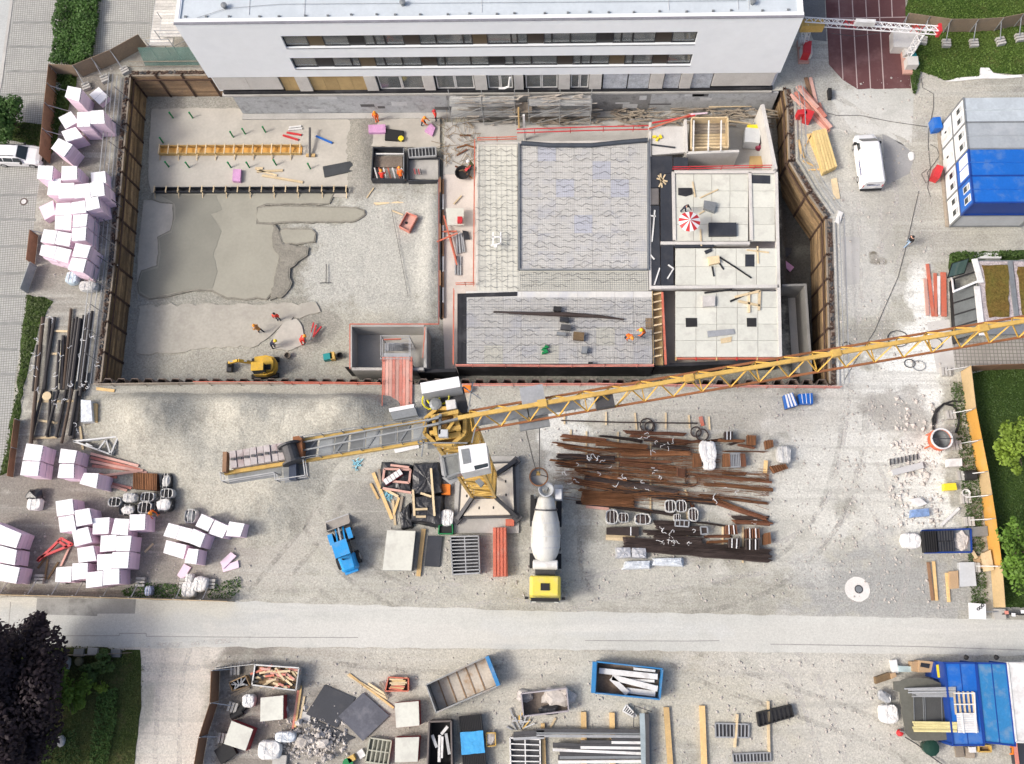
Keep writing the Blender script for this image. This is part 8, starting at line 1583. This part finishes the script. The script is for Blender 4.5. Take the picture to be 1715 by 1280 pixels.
one('green_hose','green crumpled hose on the rebar deck','hose',MB().tube([W(*b2(205+22*math.sin(k*1.7),1005+8*k),DZ+.25) for k in range(8)],.12,6),GREENP)
lp=T('laser_stand','white laser level stand on the cream deck strip','stand',W(*b1(1560,310),DZ))
for p,q in [((1535,270),(1535,345)),((1585,268),(1585,345)),((1530,300),(1590,300)),((1520,355),(1590,340))]:part(lp,'bar',MB().bar(W(*b1(*p),DZ+.7),W(*b1(*q),DZ+.7),.1),WHITE)
part(lp,'lamp_head',MB().lathe(W(*b1(1552,362),DZ+.8),[(.14,0),(.14,.2)],n=10),WHITE)
for s_ in (1535,1585):part(lp,'leg',MB().bar(W(*b1(s_,345),DZ+.05),W(*b1(s_,345),DZ+.7),.06),WHITE)
slab('deck_hatch','square opening with rusty bars at the deck edge','hatch',Q(b2,[(858,825),(900,825),(900,900),(858,900)],DZ+.04),DZ+.04,DZ+.01,WOOD_B)
pc=W(1155,370,DZ+2.1);ps=T('parasol','red and white striped parasol on the cream deck','parasol',V3(pc.x,pc.y,DZ))
part(ps,'pole',MB().cyl((pc.x,pc.y,DZ),(pc.x,pc.y,DZ+2.3),.03,n=6),WHITE)
ns=16
for k in range(ns):
 t0,t1=2*math.pi*k/ns,2*math.pi*(k+1)/ns;a=V3(pc.x,pc.y,DZ+2.35);b_=V3(pc.x+.95*math.cos(t0),pc.y+.95*math.sin(t0),DZ+1.95);c_=V3(pc.x+.95*math.cos(t1),pc.y+.95*math.sin(t1),DZ+1.95);dn=V3(0,0,-.02)
 part(ps,'panel',MB().add([a,b_,c_,a+dn,b_+dn,c_+dn],[(0,1,2),(5,4,3),(0,3,4,1),(1,4,5,2),(2,5,3,0)]),RED if k%2 else WHITE)
part(ps,'finial',MB().lathe((pc.x,pc.y,DZ+2.34),[(.05,0),(.05,.08)],n=6),WHITE)
for i,(zf,q,z,m_,l) in enumerate([(b2,[(1268,205),(1448,205),(1450,290),(1270,292)],.25,PLYDARK,'black table top on the cream deck'),(b2,[(1070,-20),(1160,-20),(1165,20),(1120,35),(1070,25)],.05,BITUM,'torn black sheet on the cream deck'),(b2,[(1240,60),(1320,75),(1305,135),(1235,110)],.4,GREY_M,'grey machine box beside the parasol'),(b2,[(1262,428),(1335,420),(1342,465),(1272,480)],.3,WOOD_P,'open wooden box on the cream deck'),(b2,[(1240,388),(1285,372),(1292,390),(1250,410)],.08,PLYDARK,'small black board on the cream deck'),(b2,[(1505,412),(1565,412),(1565,490),(1505,490)],.02,PLYDARK,'square dark opening in the cream deck'),(b2,[(1118,825),(1192,825),(1194,882),(1120,884)],.02,BLACK,'left dark hole in the near cream deck'),(b2,[(1515,825),(1578,825),(1578,882),(1517,882)],.02,BLACK,'right dark hole in the near cream deck'),(b2,[(1258,910),(1430,895),(1438,930),(1262,950)],.1,GALV,'grey mesh bundle on the near cream deck'),(b2,[(1230,680),(1310,680),(1310,745),(1230,750)],.3,mat('wire_grey',(.5,.48,.45),.7),'wire mesh basket on the near cream deck'),(b2,[(1345,960),(1420,945),(1415,980),(1350,990)],.06,WOOD_P,'scatter of wood chips on the near cream deck')]):
 slab('deck_item',l,'deck item',Q(zf,q,DZ+z+.01),DZ+z+.01,DZ+.006,m_)
planks(b2,[((1340,430),(1440,495)),((1430,488),(1545,565)),((1290,490),(1302,555)),((1335,465),(1365,510))],'steel_bar','bar',.12,.08,BLACK,lambda i:'black steel bar on the middle cream deck, '+ORD[i]+' of four','black bars on the deck',z=DZ+.01)
planks(b2,[((1240,662),(1420,640)),((1408,718),(1570,645))],'steel_bar','bar',.16,.08,BLACK,lambda i:['black bar along the near deck joint','slanting black bar beside the timber frame'][i],None,z=DZ+.01)
planks(b2,[((1440,690),(1600,650)),((1600,650),(1595,775)),((1530,670),(1530,790)),((1460,715),(1600,745))],'timber','timber',.2,.12,WOOD_P,lambda i:'pale timber of the letter A shaped frame on the near deck, '+ORD[i]+' piece','timber frame on the deck',z=DZ+.02)
planks(b2,[((1212,45),(1330,-10)),((1215,250),(1220,358)),((1165,-60),(1180,40)),((1515,383),(1660,400)),((1585,360),(1590,470)),((1205,150),(1240,130))],'timber','timber',.12,.08,WOOD_P,lambda i:'slim pale timber on the cream deck, '+ORD[i]+' counted from the parasol','slim timbers on the deck',z=DZ+.01)
planks(b2,[((900,330),(918,125)),((885,160),(925,165)),((1005,480),(1040,505)),((1040,505),(1000,570)),((890,415),(915,445)),((915,610),(950,500))],'aluminium_bar','bar',.12,.08,WHITED,lambda i:'light aluminium bar on the dark strips, '+ORD[i]+' of six','light bars on the dark strips',z=DZ-.01)
planks(a2,[((955,1130),(965,1220)),((930,1160),(1000,1180)),((940,1140),(990,1200)),((945,1215),(985,1135))],'timber','timber',.12,.08,WOOD_P,lambda i:'bundle of pale laths on the far dark strip, '+ORD[i]+' lath','laths on the dark strip',z=DZ-.01)
planks(a2,[((880,838),(1150,745),DZ+.2),((900,800),(1180,750),-.2),((890,940),(1050,960),DZ-.08),((1380,785),(1540,805),-2.2),((1270,695),(1545,690),-2.6),((1140,745),(1260,735),-2.4)],'board','board',.14,.08,[REDO,RED,PLYDARK,WOOD_P,WOOD_P,PINK],lambda i:['long red board beside the shaft form','second red board beside the shaft form','black bar on the low slab piece','pale board behind the tall wall slab','tan board at the basement wall foot','pink strip at the basement wall foot'][i],None)
one('blue_tub','blue tub behind the tall wall slab','tub',MB().lathe(W(*a2(1585,825),-2.9),[(.3,0),(.4,.5),(.35,.5),(.3,.1)],n=12),BLUEL);one('grey_tank','grey plastic tank behind the tall wall slab','tank',MB().box(W(*a2(1545,900),-2.2),(1.4,1.5,1.2),-.1),LGREY);one('yellow_trestle','yellow frame behind the grey tank','frame',MB().box(W(*a2(1550,840),-2.3),(1.0,.5,.8)),YELB);one('red_pump','red pump beside the tall wall slab','pump',MB().lathe(W(*a2(1590,965),-2.9),[(.3,0),(.4,.3),(.4,.7),(.2,.8)],n=12),mat('maroon',(.2,.02,.05),.5))
slab('osb_lid','plywood lid on the floor beside the tall wall slab','lid',Q(a2,[(1535,1015),(1615,1015),(1620,1080),(1530,1085)],-2.6),-2.6,-2.7,OSB)
for i in range(3):one('yellow_clamp','yellow clamp on the low slab piece, '+ORD[i],'clamp',MB().box(W(*a2(915+20*i,890+15*(i%2)),DZ),(.35,.2,.2),i),YELB,'yellow clamps')
for i,(zf,x,y,sx,sy,m_,l) in enumerate([(a3,262,762,.7,.9,RED,'red toolbox under the fanned pink planks'),(a3,220,745,.8,.5,RED,'second red toolbox at the retaining wall'),(a3,1098,1130,.6,1.2,RED,'red power distributor box beside the containers'),(a3,1093,815,.7,1.1,BLUE,'blue toilet tank box beside the containers')]):one('toolbox',l,'box',MB().box(W(*zf(x,y),.5),(sx,sy,1.0),-.4 if i in (0,2) else .1),m_)
for i,pts in enumerate([[(390,735),(450,750),(600,750),(800,790),(1040,825)],[(1000,510),(1010,570),(1080,610),(1080,700),(1050,840),(1045,950),(1060,1100),(1040,1220),(1060,1280)],[(1060,940),(1100,960),(1120,1010),(1080,1070),(1040,1120),(1050,1170),(1100,1190)],[(1040,1100),(1000,1130),(1030,1190),(1080,1160)]]):one('power_cable',['dark cable from the plank pile to the blue box','long cable running past the containers','looped cable at the red distributor','small cable loop at the red distributor'][i],'cable',MB().tube([W(*a3(*p),.05) for p in pts],.022,5),STEEL_D)
one('power_cable','long thin cable across the right yard','cable',MB().tube([W(*b3(*p),.05) for p in ((985,0),(950,150),(915,310),(850,560),(770,740),(695,915),(600,1060),(500,1230))],.022,5),STEEL_D)
for i,(x,y,r_) in enumerate([(985,1135,.55),(925,1120,.45),(850,960,.9),(515,1003,.35),(1090,990,.6)]):c=W(*b3(x,y),.08);one('cable_ring','cable loop on the dusty ground near the jib shadow, '+ORD[i]+' of five','cable',MB().tube([c+V3(r_*math.cos(t),r_*.8*math.sin(t),0) for t in [k*.4 for k in range(17)]],.04,5),STEEL_D if i!=0 else GALV,'cable loops')
one('pole_mat','dark short post beside the pale apron','post',MB().box(W(*a3(405,612),.3),(.3,1.0,.5)),BLACK)
slab('white_film','white film sheet along the edge of the far lawn','film',Q(a3,[(1385,440),(1440,440),(1470,475),(1560,490),(1650,485),(1660,500),(1540,510),(1400,510),(1250,525),(1160,530),(1240,505),(1380,495)],.1),.1,.02,BAGW)
one('white_stone','white flat stone on the yard near the van','stone',MB().blob(W(*a3(935,1015),.05),(.28,.5,.08),3,9,5,.2),WHITED);one('boulder','grey boulder in the walled garden','boulder',MB().blob(W(*d0(400,625),.3),(.8,.7,.5),4,10,6,.2),CONC);one('garden_stone','pale garden stone in the dark bed','stone',MB().blob(W(*d0(398,1130),.2),(.35,.45,.25),5,8,5,.2),CONC_L);one('garden_stone','round mossy stone beside the boulder','stone',MB().lathe(W(*d0(520,612),0),[(.35,0),(.35,.25),(.2,.3)],n=10),mat('mossy',(.2,.2,.13),.9))
for i,(x,y) in enumerate(((515,555),(605,548),(755,560))):one('fence_ballast','grey ballast block on the garden edge fence, '+ORD[i]+' from the beech','ballast',MB().box(W(*d0(x,y),.15),(.8,.6,.3)),CONC if i==1 else GREY_M,'garden fence ballast')
mb=MB();rr=random.Random(21)
for i in range(150):
 u,v=rr.uniform(870,1275),rr.uniform(184,212);p=W(u,v,-3.0);a=rr.gauss(0,.5);L=rr.uniform(.4,3);mb.bar(p+V3(0,0,rr.random()*.5),p+V3(math.cos(a)*L,math.sin(a)*L*.5,rr.random()*.6),rr.uniform(.05,.18),.06)
struct('timber_debris',mb,WOOD_G,'stuff',False,'tangle of timber and pipes along the foot of the basement wall','debris')
mb=MB()
for i in range(90):
 u,v=rr.uniform(742,800),rr.uniform(200,290);p=W(u,v,-3.0);a=rr.random()*3;L=rr.uniform(.3,1.4);mb.bar(p+V3(0,0,rr.random()*.3),p+V3(math.cos(a)*L,math.sin(a)*L,rr.random()*.3),.035)
struct('rebar_debris',mb,mat('ochre_rods',(.25,.19,.12),.8,.3,2),'stuff',False,'tangled starter bars on the slab strip by the scaffold','debris')
# --- vegetation
def leaf_mat(name,col,var=.35):
 mt,t,b=newmat(name);g=N(t,'ShaderNodeNewGeometry');tc=N(t,'ShaderNodeTexCoord')
 n1=noise(t,tc.outputs['Object'],.9,3);n2=noise(t,tc.outputs['Object'],7,2)
 f=mth(t,'MULTIPLY',mth(t,'MULTIPLY_ADD',mth(t,'SUBTRACT',n1,.5),var*3,1.0),mth(t,'MULTIPLY_ADD',mth(t,'SUBTRACT',n2,.5),var*3,1.0))
 cc=N(t,'ShaderNodeCombineColor');[t.links.new(f,cc.inputs[i]) for i in range(3)]
 t.links.new(mixc(t,1.,col,cc.outputs[0],'MULTIPLY'),b.inputs['Base Color']);b.inputs['Roughness'].default_value=.6;b.inputs['Specular IOR Level'].default_value=.25
 return mt
def crown_mesh(c,r_,n,leaf,seed,clumps=14,shell=.5,dense=False):
 rr=random.Random(seed);mb=MB();cl=[]
 for _ in range(clumps):
  while True:
   p=Vector((rr.uniform(-1,1),rr.uniform(-1,1),rr.uniform(-.8,1)))
   if shell<p.length<1:break
  cl.append((Vector((p.x*r_[0],p.y*r_[1],p.z*r_[2]))*.85,rr.uniform(.26,.5) if dense else rr.uniform(.16,.4)))
 cl+=[(Vector((0,0,-.1)),.75 if dense else .5)]*(3 if dense else 1)
 for i in range(n):
  q,s_=rr.choice(cl)
  d=Vector((rr.gauss(0,1),rr.gauss(0,1),rr.gauss(0,1))).normalized()*(rr.random()**.4)
  p=Vector(c)+q+Vector((d.x*r_[0],d.y*r_[1],d.z*r_[2]))*s_
  nrm=(d+Vector((0,0,.9))+Vector((rr.gauss(0,.5),rr.gauss(0,.5),rr.gauss(0,.3)))).normalized()
  x=nrm.orthogonal().normalized();x=Matrix.Rotation(rr.random()*6.28,3,nrm)@x;y=nrm.cross(x);l=leaf*rr.uniform(.6,1.4)
  mb.add([p-x*l*.5,p+y*l*.32,p+x*l*.55+nrm*l*.08,p-y*l*.32],[(0,1,2,3)])
 return mb
BARK=mat('bark',(.12,.09,.07),.9,.2,2)
def tree(name,label,base,h,r_,n,leaf,mt,seed,cat='tree',trunk=.16,clumps=14,limbs=5):
 root=T(name,label,cat,base);c=Vector((base.x,base.y,base.z+h))
 rr=random.Random(seed)
 tb=MB().tube([base,base+V3(.05,0,h*.5),base+V3(.1,.05,h+r_[2]*.3)],[trunk,trunk*.8,trunk*.35],7);tr_=part(root,'trunk',tb,BARK)
 for i in range(limbs):
  a=rr.random()*6.28;e=c+V3(math.cos(a)*r_[0]*.7,math.sin(a)*r_[1]*.7,rr.uniform(-.2,.5)*r_[2]);part(tr_,'limb',MB().tube([base+V3(.05,0,h*.55),(base+V3(.05,0,h*.7)).lerp(e,.5),e],[trunk*.45,trunk*.3,.02],5),BARK)
 part(root,'crown',crown_mesh(c,r_,n,leaf,seed,clumps,dense=name in ('copper_beech','round_tree')),mt);return root
LF_P=leaf_mat('copper_beech_leaves',(.02,.012,.015));LF_G=leaf_mat('fresh_green_leaves',(.10,.17,.02));LF_D=leaf_mat('dark_green_leaves',(.05,.09,.02));LF_Y=leaf_mat('lime_green_leaves',(.14,.21,.025));LF_W=leaf_mat('blossom',(.5,.46,.46),.2);LF_H=leaf_mat('hedge_leaves',(.045,.10,.018))
tree('copper_beech','large dark purple copper beech at the garden corner',V3(W(16,1160,5).x,W(16,1160,5).y,0),5.0,(3.5,6.2,4.0),30000,.34,LF_P,11,trunk=.4,clumps=26)
tree('round_tree','round green tree above the parked white car',V3(W(6,190,2.4).x,W(6,190,2.4).y,0),2.4,(2.1,2.3,2.0),7000,.26,LF_H,12)
tree('lime_tree','lime green young tree on the lawn behind the orange hoarding, farther one',V3(W(1712,742,2.6).x,W(1712,742,2.6).y,0),2.6,(2.3,2.7,1.5),2600,.27,LF_Y,13,clumps=30,trunk=.1)
tree('lime_tree','bright green young tree on the lawn near the road',V3(W(1716,925,2.6).x,W(1716,925,2.6).y,0),2.6,(2.2,2.9,1.5),2600,.27,leaf_mat('mid_green_leaves',(.09,.17,.022)),14,clumps=30,trunk=.1)
tree('garden_shrub','bright green spreading shrub in the walled garden',W(120,1160,0),.9,(1.9,2.6,.8),3600,.26,LF_G,15,'shrub',.06)
tree('garden_shrub','small green shrub beside the grey boulder',W(107,1122,0),.7,(.8,.8,.6),900,.2,LF_G,16,'shrub',.05)
tree('garden_shrub','dark round shrub near the garden fence',W(182,1108,0),.7,(1.0,.9,.7),1400,.2,LF_D,17,'shrub',.05)
tree('garden_shrub','dark low shrub between boulder and fence',W(160,1125,0),.5,(1.2,.9,.6),1300,.2,LF_D,18,'shrub',.05)
tree('blossom_shrub','white blossoming shrub at the foot of the copper beech',W(28,1262,0),1.4,(1.2,1.5,1.0),1800,.2,LF_W,19,'shrub',.06)
tree('garden_shrub','yellow green low shrub beside the vegetable bed',W(172,1150,0),.4,(.7,.6,.4),500,.2,LF_Y,20,'shrub',.04)
def hedge(name,label,pts,h,n,leaf,mt,seed,kind=None,cat='hedge'):
 P=[p.xy for p in PX(pts)];tri=tessellate_polygon([[Vector((p.x,p.y,0)) for p in P]]);rr=random.Random(seed);mb=MB()
 ar=[abs((P[b_]-P[a]).cross(P[c_]-P[a]))/2 for a,b_,c_ in tri]
 for i in range(n):
  a,b_,c_=rr.choices(tri,ar)[0];s_,t_=rr.random(),rr.random()
  if s_+t_>1:s_,t_=1-s_,1-t_
  q=P[a]+(P[b_]-P[a])*s_+(P[c_]-P[a])*t_;hh=h*(.55+.6*(mn.noise(Vector((q.x*.6,q.y*.6,seed)))+.5));z=hh*(rr.random()**.45)
  nrm=Vector((rr.gauss(0,.6),rr.gauss(0,.6),1)).normalized();x=Matrix.Rotation(rr.random()*6.28,3,nrm)@nrm.orthogonal().normalized();y=nrm.cross(x);l=leaf*rr.uniform(.6,1.4);p=Vector((q.x,q.y,z+.02))
  mb.add([p-x*l*.5,p+y*l*.3,p+x*l*.55,p-y*l*.3],[(0,1,2,3)])
 if kind:return struct(name,mb,mt,kind,False,label,cat)
 return one(name,label,cat,mb,mt)
hedge('hedge','broad green hedge strip between the paved parking bays',[(104,-20),(172,-20),(165,60),(160,100),(140,112),(90,112),(95,60)],1.0,9000,.24,LF_H,1)
hedge('ground_cover','dark ground cover hedge behind the shed',[(1588,428),(1720,424),(1720,434),(1634,434),(1590,462)],.8,1800,.2,LF_D,2,cat='hedge')
hedge('weeds','weeds along the paved parking edge',lawn_pts['verge'],.3,1500,.17,leaf_mat('verge_leaves',(.06,.085,.025)),3,'stuff','weeds')
hedge('weeds','weeds and brambles inside the brown hoarding',lawn_pts['hoard'],.5,1500,.2,LF_D,4,'stuff','weeds')
hedge('weeds','weeds along the foot of the roadside hoarding',[(205,990),(235,975),(305,980),(310,1002),(250,1000),(205,998)],.3,600,.16,LF_H,5,'stuff','weeds')
hedge('weeds','weeds at the end of the roadside hoarding',[(350,985),(400,965),(408,985),(390,1003),(350,1003)],.3,300,.16,LF_H,6,'stuff','weeds')
hedge('weeds','weeds between the ballast blocks of the orange hoarding',[(1590,640),(1608,640),(1640,800),(1652,1010),(1625,1025),(1618,900),(1600,720)],.35,2600,.17,leaf_mat('verge_leaves2',(.05,.085,.025)),7,'stuff','weeds')
hedge('bed_plants','rows of green plants in the garden bed',[(165,1160),(200,1150),(198,1200),(180,1290),(150,1290)],.4,1500,.18,leaf_mat('bed_leaves',(.06,.12,.025)),8,'stuff','plants')
hedge('bed_plants','leafy ground cover along the garden edge',[(205,1095),(232,1095),(236,1150),(225,1285),(205,1285)],.15,800,.13,leaf_mat('olive_ground_cover',(.075,.1,.025)),9,'stuff','plants')
hedge('bed_plants','low plants under the copper beech',[(30,1230),(130,1220),(140,1285),(30,1285)],.3,1000,.18,LF_D,10,'stuff','plants')
hedge('weeds','weeds at the edge of the far lawn',[a3(935,440),a3(990,460),a3(960,620),a3(935,600)],.4,500,.18,LF_D,11,'stuff','weeds')
hedge('grass','grass blades on the far lawn',lawn_pts['far'],.12,16000,.16,leaf_mat('grass_blades',(.085,.14,.025),.25),12,'stuff','grass')
hedge('grass','dark grass blades on the right lawn',lawn_pts['right'],.12,12000,.16,leaf_mat('dark_blades',(.05,.09,.02),.25),13,'stuff','grass')
hedge('grass','grass blades in the walled garden',lawn_pts['garden'],.1,7000,.13,leaf_mat('dark_blades2',(.065,.095,.025),.3),14,'stuff','grass')
hedge('grass','grass beside the parked white car',lawn_pts['car'],.15,1500,.16,leaf_mat('dry_blades',(.07,.09,.025),.25),15,'stuff','grass')
# --- people
def body_mesh(pose,ci=0):
 """one continuous figure grown from a jointed skeleton; feet at z = 0, facing +x"""
 J={'pel':(0,0,.95),'chest':(0,0,1.3),'neck':(0,0,1.5),'head':(.02,0,1.62),'top':(.02,0,1.72)}
 lean={'stand':0,'bend':.9,'walk':.08,'work':.45}[pose]
 def rot(p,a,o=(0,0,.95)):
  x,y,z=p[0]-o[0],p[1]-o[1],p[2]-o[2];return (o[0]+x*math.cos(a)+z*math.sin(a),y+o[1],o[2]-x*math.sin(a)+z*math.cos(a))
 up={k:rot(v,lean) for k,v in J.items() if k!='pel'};up['pel']=J['pel']
 verts=[];rad=[];edges=[];idx={}
 def v(n,p,r_,par=None):
  idx[n]=len(verts);verts.append(p);rad.append(r_)
  if par:edges.append((idx[par],idx[n]))
 v('pel',up['pel'],(.17,.13));v('chest',up['chest'],(.2,.14),'pel');v('neck',up['neck'],(.08,.08),'chest');v('head',up['head'],(.105,.1),'neck');v('top',up['top'],(.09,.09),'head')
 st={'stand':.03,'bend':.12,'walk':.3,'work':.2}[pose]
 for s_,n in ((1,'l'),(-1,'r')):
  sh_=rot((0,s_*.2,1.42),lean);rch={'stand':(.08,1.15,.12,.9),'bend':(.3,.95,.5,.7),'walk':(.12*s_,1.15,.25*s_,.95),'work':(.35,1.1,.6,1.0)}[pose]
  v('sh'+n,sh_,(.085,.085),'chest');el=rot((rch[0]*.8,s_*.28,rch[1]+.02),lean*.6);v('el'+n,el,(.055,.055),'sh'+n)
  hd=rot((rch[2],s_*.24,rch[3]),lean*.6);v('wr'+n,hd,(.042,.042),'el'+n);v('ha'+n,(hd[0]+.07,hd[1],hd[2]-.06),(.045,.03),'wr'+n)
  v('hip'+n,(0,s_*.1,.88),(.1,.1),'pel');kx=st*s_*.6+.04;v('kn'+n,(kx,s_*.12,.5),(.075,.075),'hip'+n);v('an'+n,(st*s_,s_*.13,.09),(.055,.055),'kn'+n);v('to'+n,(st*s_+.18,s_*.14,.05),(.05,.045),'an'+n)
 me=bpy.data.meshes.new('body');me.from_pydata(verts,edges,[]);o=bpy.data.objects.new('tmp_body',me);COL.objects.link(o)
 md=o.modifiers.new('skin','SKIN');md.use_smooth_shade=True
 for i,sv in enumerate(me.skin_vertices[0].data):sv.radius=rad[i];sv.use_root=(i==0)
 o.modifiers.new('sub','SUBSURF').levels=1
 dg=bpy.context.evaluated_depsgraph_get();m2=bpy.data.meshes.new_from_object(o.evaluated_get(dg));bpy.data.objects.remove(o);m2.name='body'
 for _ in range(3):m2.materials.append(None)
 hn=Vector(up['head']);hands=[Vector(verts[idx['ha'+n]]) for n in 'lr']
 for p in m2.polygons:
  c=p.center
  p.material_index=2 if (c-hn).length<.19 or min((c-h).length for h in hands)<.09 else (1 if c.z<.9 and abs(c.y)<.3 and not (pose in ('bend','work') and c.x>.3) else 0)
 return m2,Vector(up['top']),lean
BM={p:body_mesh(p) for p in ('stand','bend','walk','work')}
def person(label,px,z,rz,pose,jacket,trousers,helmet,group='workers on the site',tool=None):
 c=W(*px,z);root=T('person',label,'person',V3(c.x,c.y,z),group);root.rotation_euler=(0,0,rz)
 me,top,lean=BM[pose];o=bpy.data.objects.new('body',me);COL.objects.link(o);o.parent=root
 for i,m_ in enumerate((jacket,trousers,SKIN)):o.material_slots[i].link='OBJECT';o.material_slots[i].material=m_
 if helmet:
  u=Vector((math.sin(lean),0,math.cos(lean)));h_=lpart(root,'helmet',MB().lathe(top-u*.1,[(.16,0),(.165,.03),(.145,.12),(.09,.19),(.02,.21)],u,14),helmet,smooth=True);lpart(h_,'helmet_peak',MB().box(top-u*.08+Vector((math.cos(lean),0,-math.sin(lean)))*.17,(.12,.2,.02)),helmet)
 else:lpart(root,'hair',MB().blob(top-V3(.03,0,.06),(.12,.12,.13),2,10,6,.05),BLACK)
 return root
HO=mat('orange_helmet',(.8,.3,.03),.35);HW=WHITE;HY=YELB;HR=RED
person('worker in orange standing above the pink foam boards',a1(785,790),PITZ+.1,R(-90),'stand',HIVIS,HIVIS,HO)
person('worker in orange bending at the foam corner',a1(1085,815),PITZ+.25,R(-20),'work',HIVIS,NAVY,HO)
person('worker in red jacket at the membrane corner',a1(1168,780),PITZ+.25,R(200),'stand',HIVISR,NAVY,HR)
person('worker in orange vest at the red braced sump, left one',a1(825,1180),PITZ+.1,R(90),'work',HIVISR,NAVY,HO)
person('worker in orange at the red braced sump, right one',a1(945,1170),PITZ+.1,R(100),'bend',HIVIS,NAVY,HO)
person('worker in dark clothes with red shovel at the deck corner',a1(1405,1100),-3.05,R(180),'work',mat('olive_jacket',(.12,.13,.06),.8),NAVY,HW)
person('worker in orange red jacket, farthest of the four near the excavator',b1(145,835),PITZ+.1,R(-80),'stand',HIVISR,NAVY,None)
person('worker in tan clothes, leftmost of the four near the excavator',b1(35,920),PITZ+.1,R(150),'work',mat('tan_jacket',(.5,.25,.08),.8),NAVY,HO)
person('worker with yellow helmet above the excavator',b1(110,1015),PITZ+.1,R(20),'bend',NAVY,NAVY,HY)
person('worker in bright red crouching beside the shovels',b1(300,990),PITZ+.1,R(30),'bend',HIVISR,HIVISR,HO)
person('worker in orange bending on the rebar deck, left one',b2(735,955),DZ+.1,R(-50),'bend',HIVIS,NAVY,HO)
person('worker in orange with yellow helmet on the rebar deck, right one',b2(845,935),DZ+.1,R(190),'work',HIVIS,NAVY,HY)
person('worker in orange beside the bulk bags left of the gravel',c0(1018,845),0,R(-60),'work',HIVIS,NAVY,HO)
person('pedestrian in dark jacket and light jeans crossing the right yard',b3(905,345),0,R(215),'walk',mat('black_jacket',(.015,.013,.015),.8),BLUEJ,None,'people walking')
person('worker in black sitting half under the striped parasol',b2(1100,135),DZ+.02,R(-40),'work',NAVY,NAVY,None)
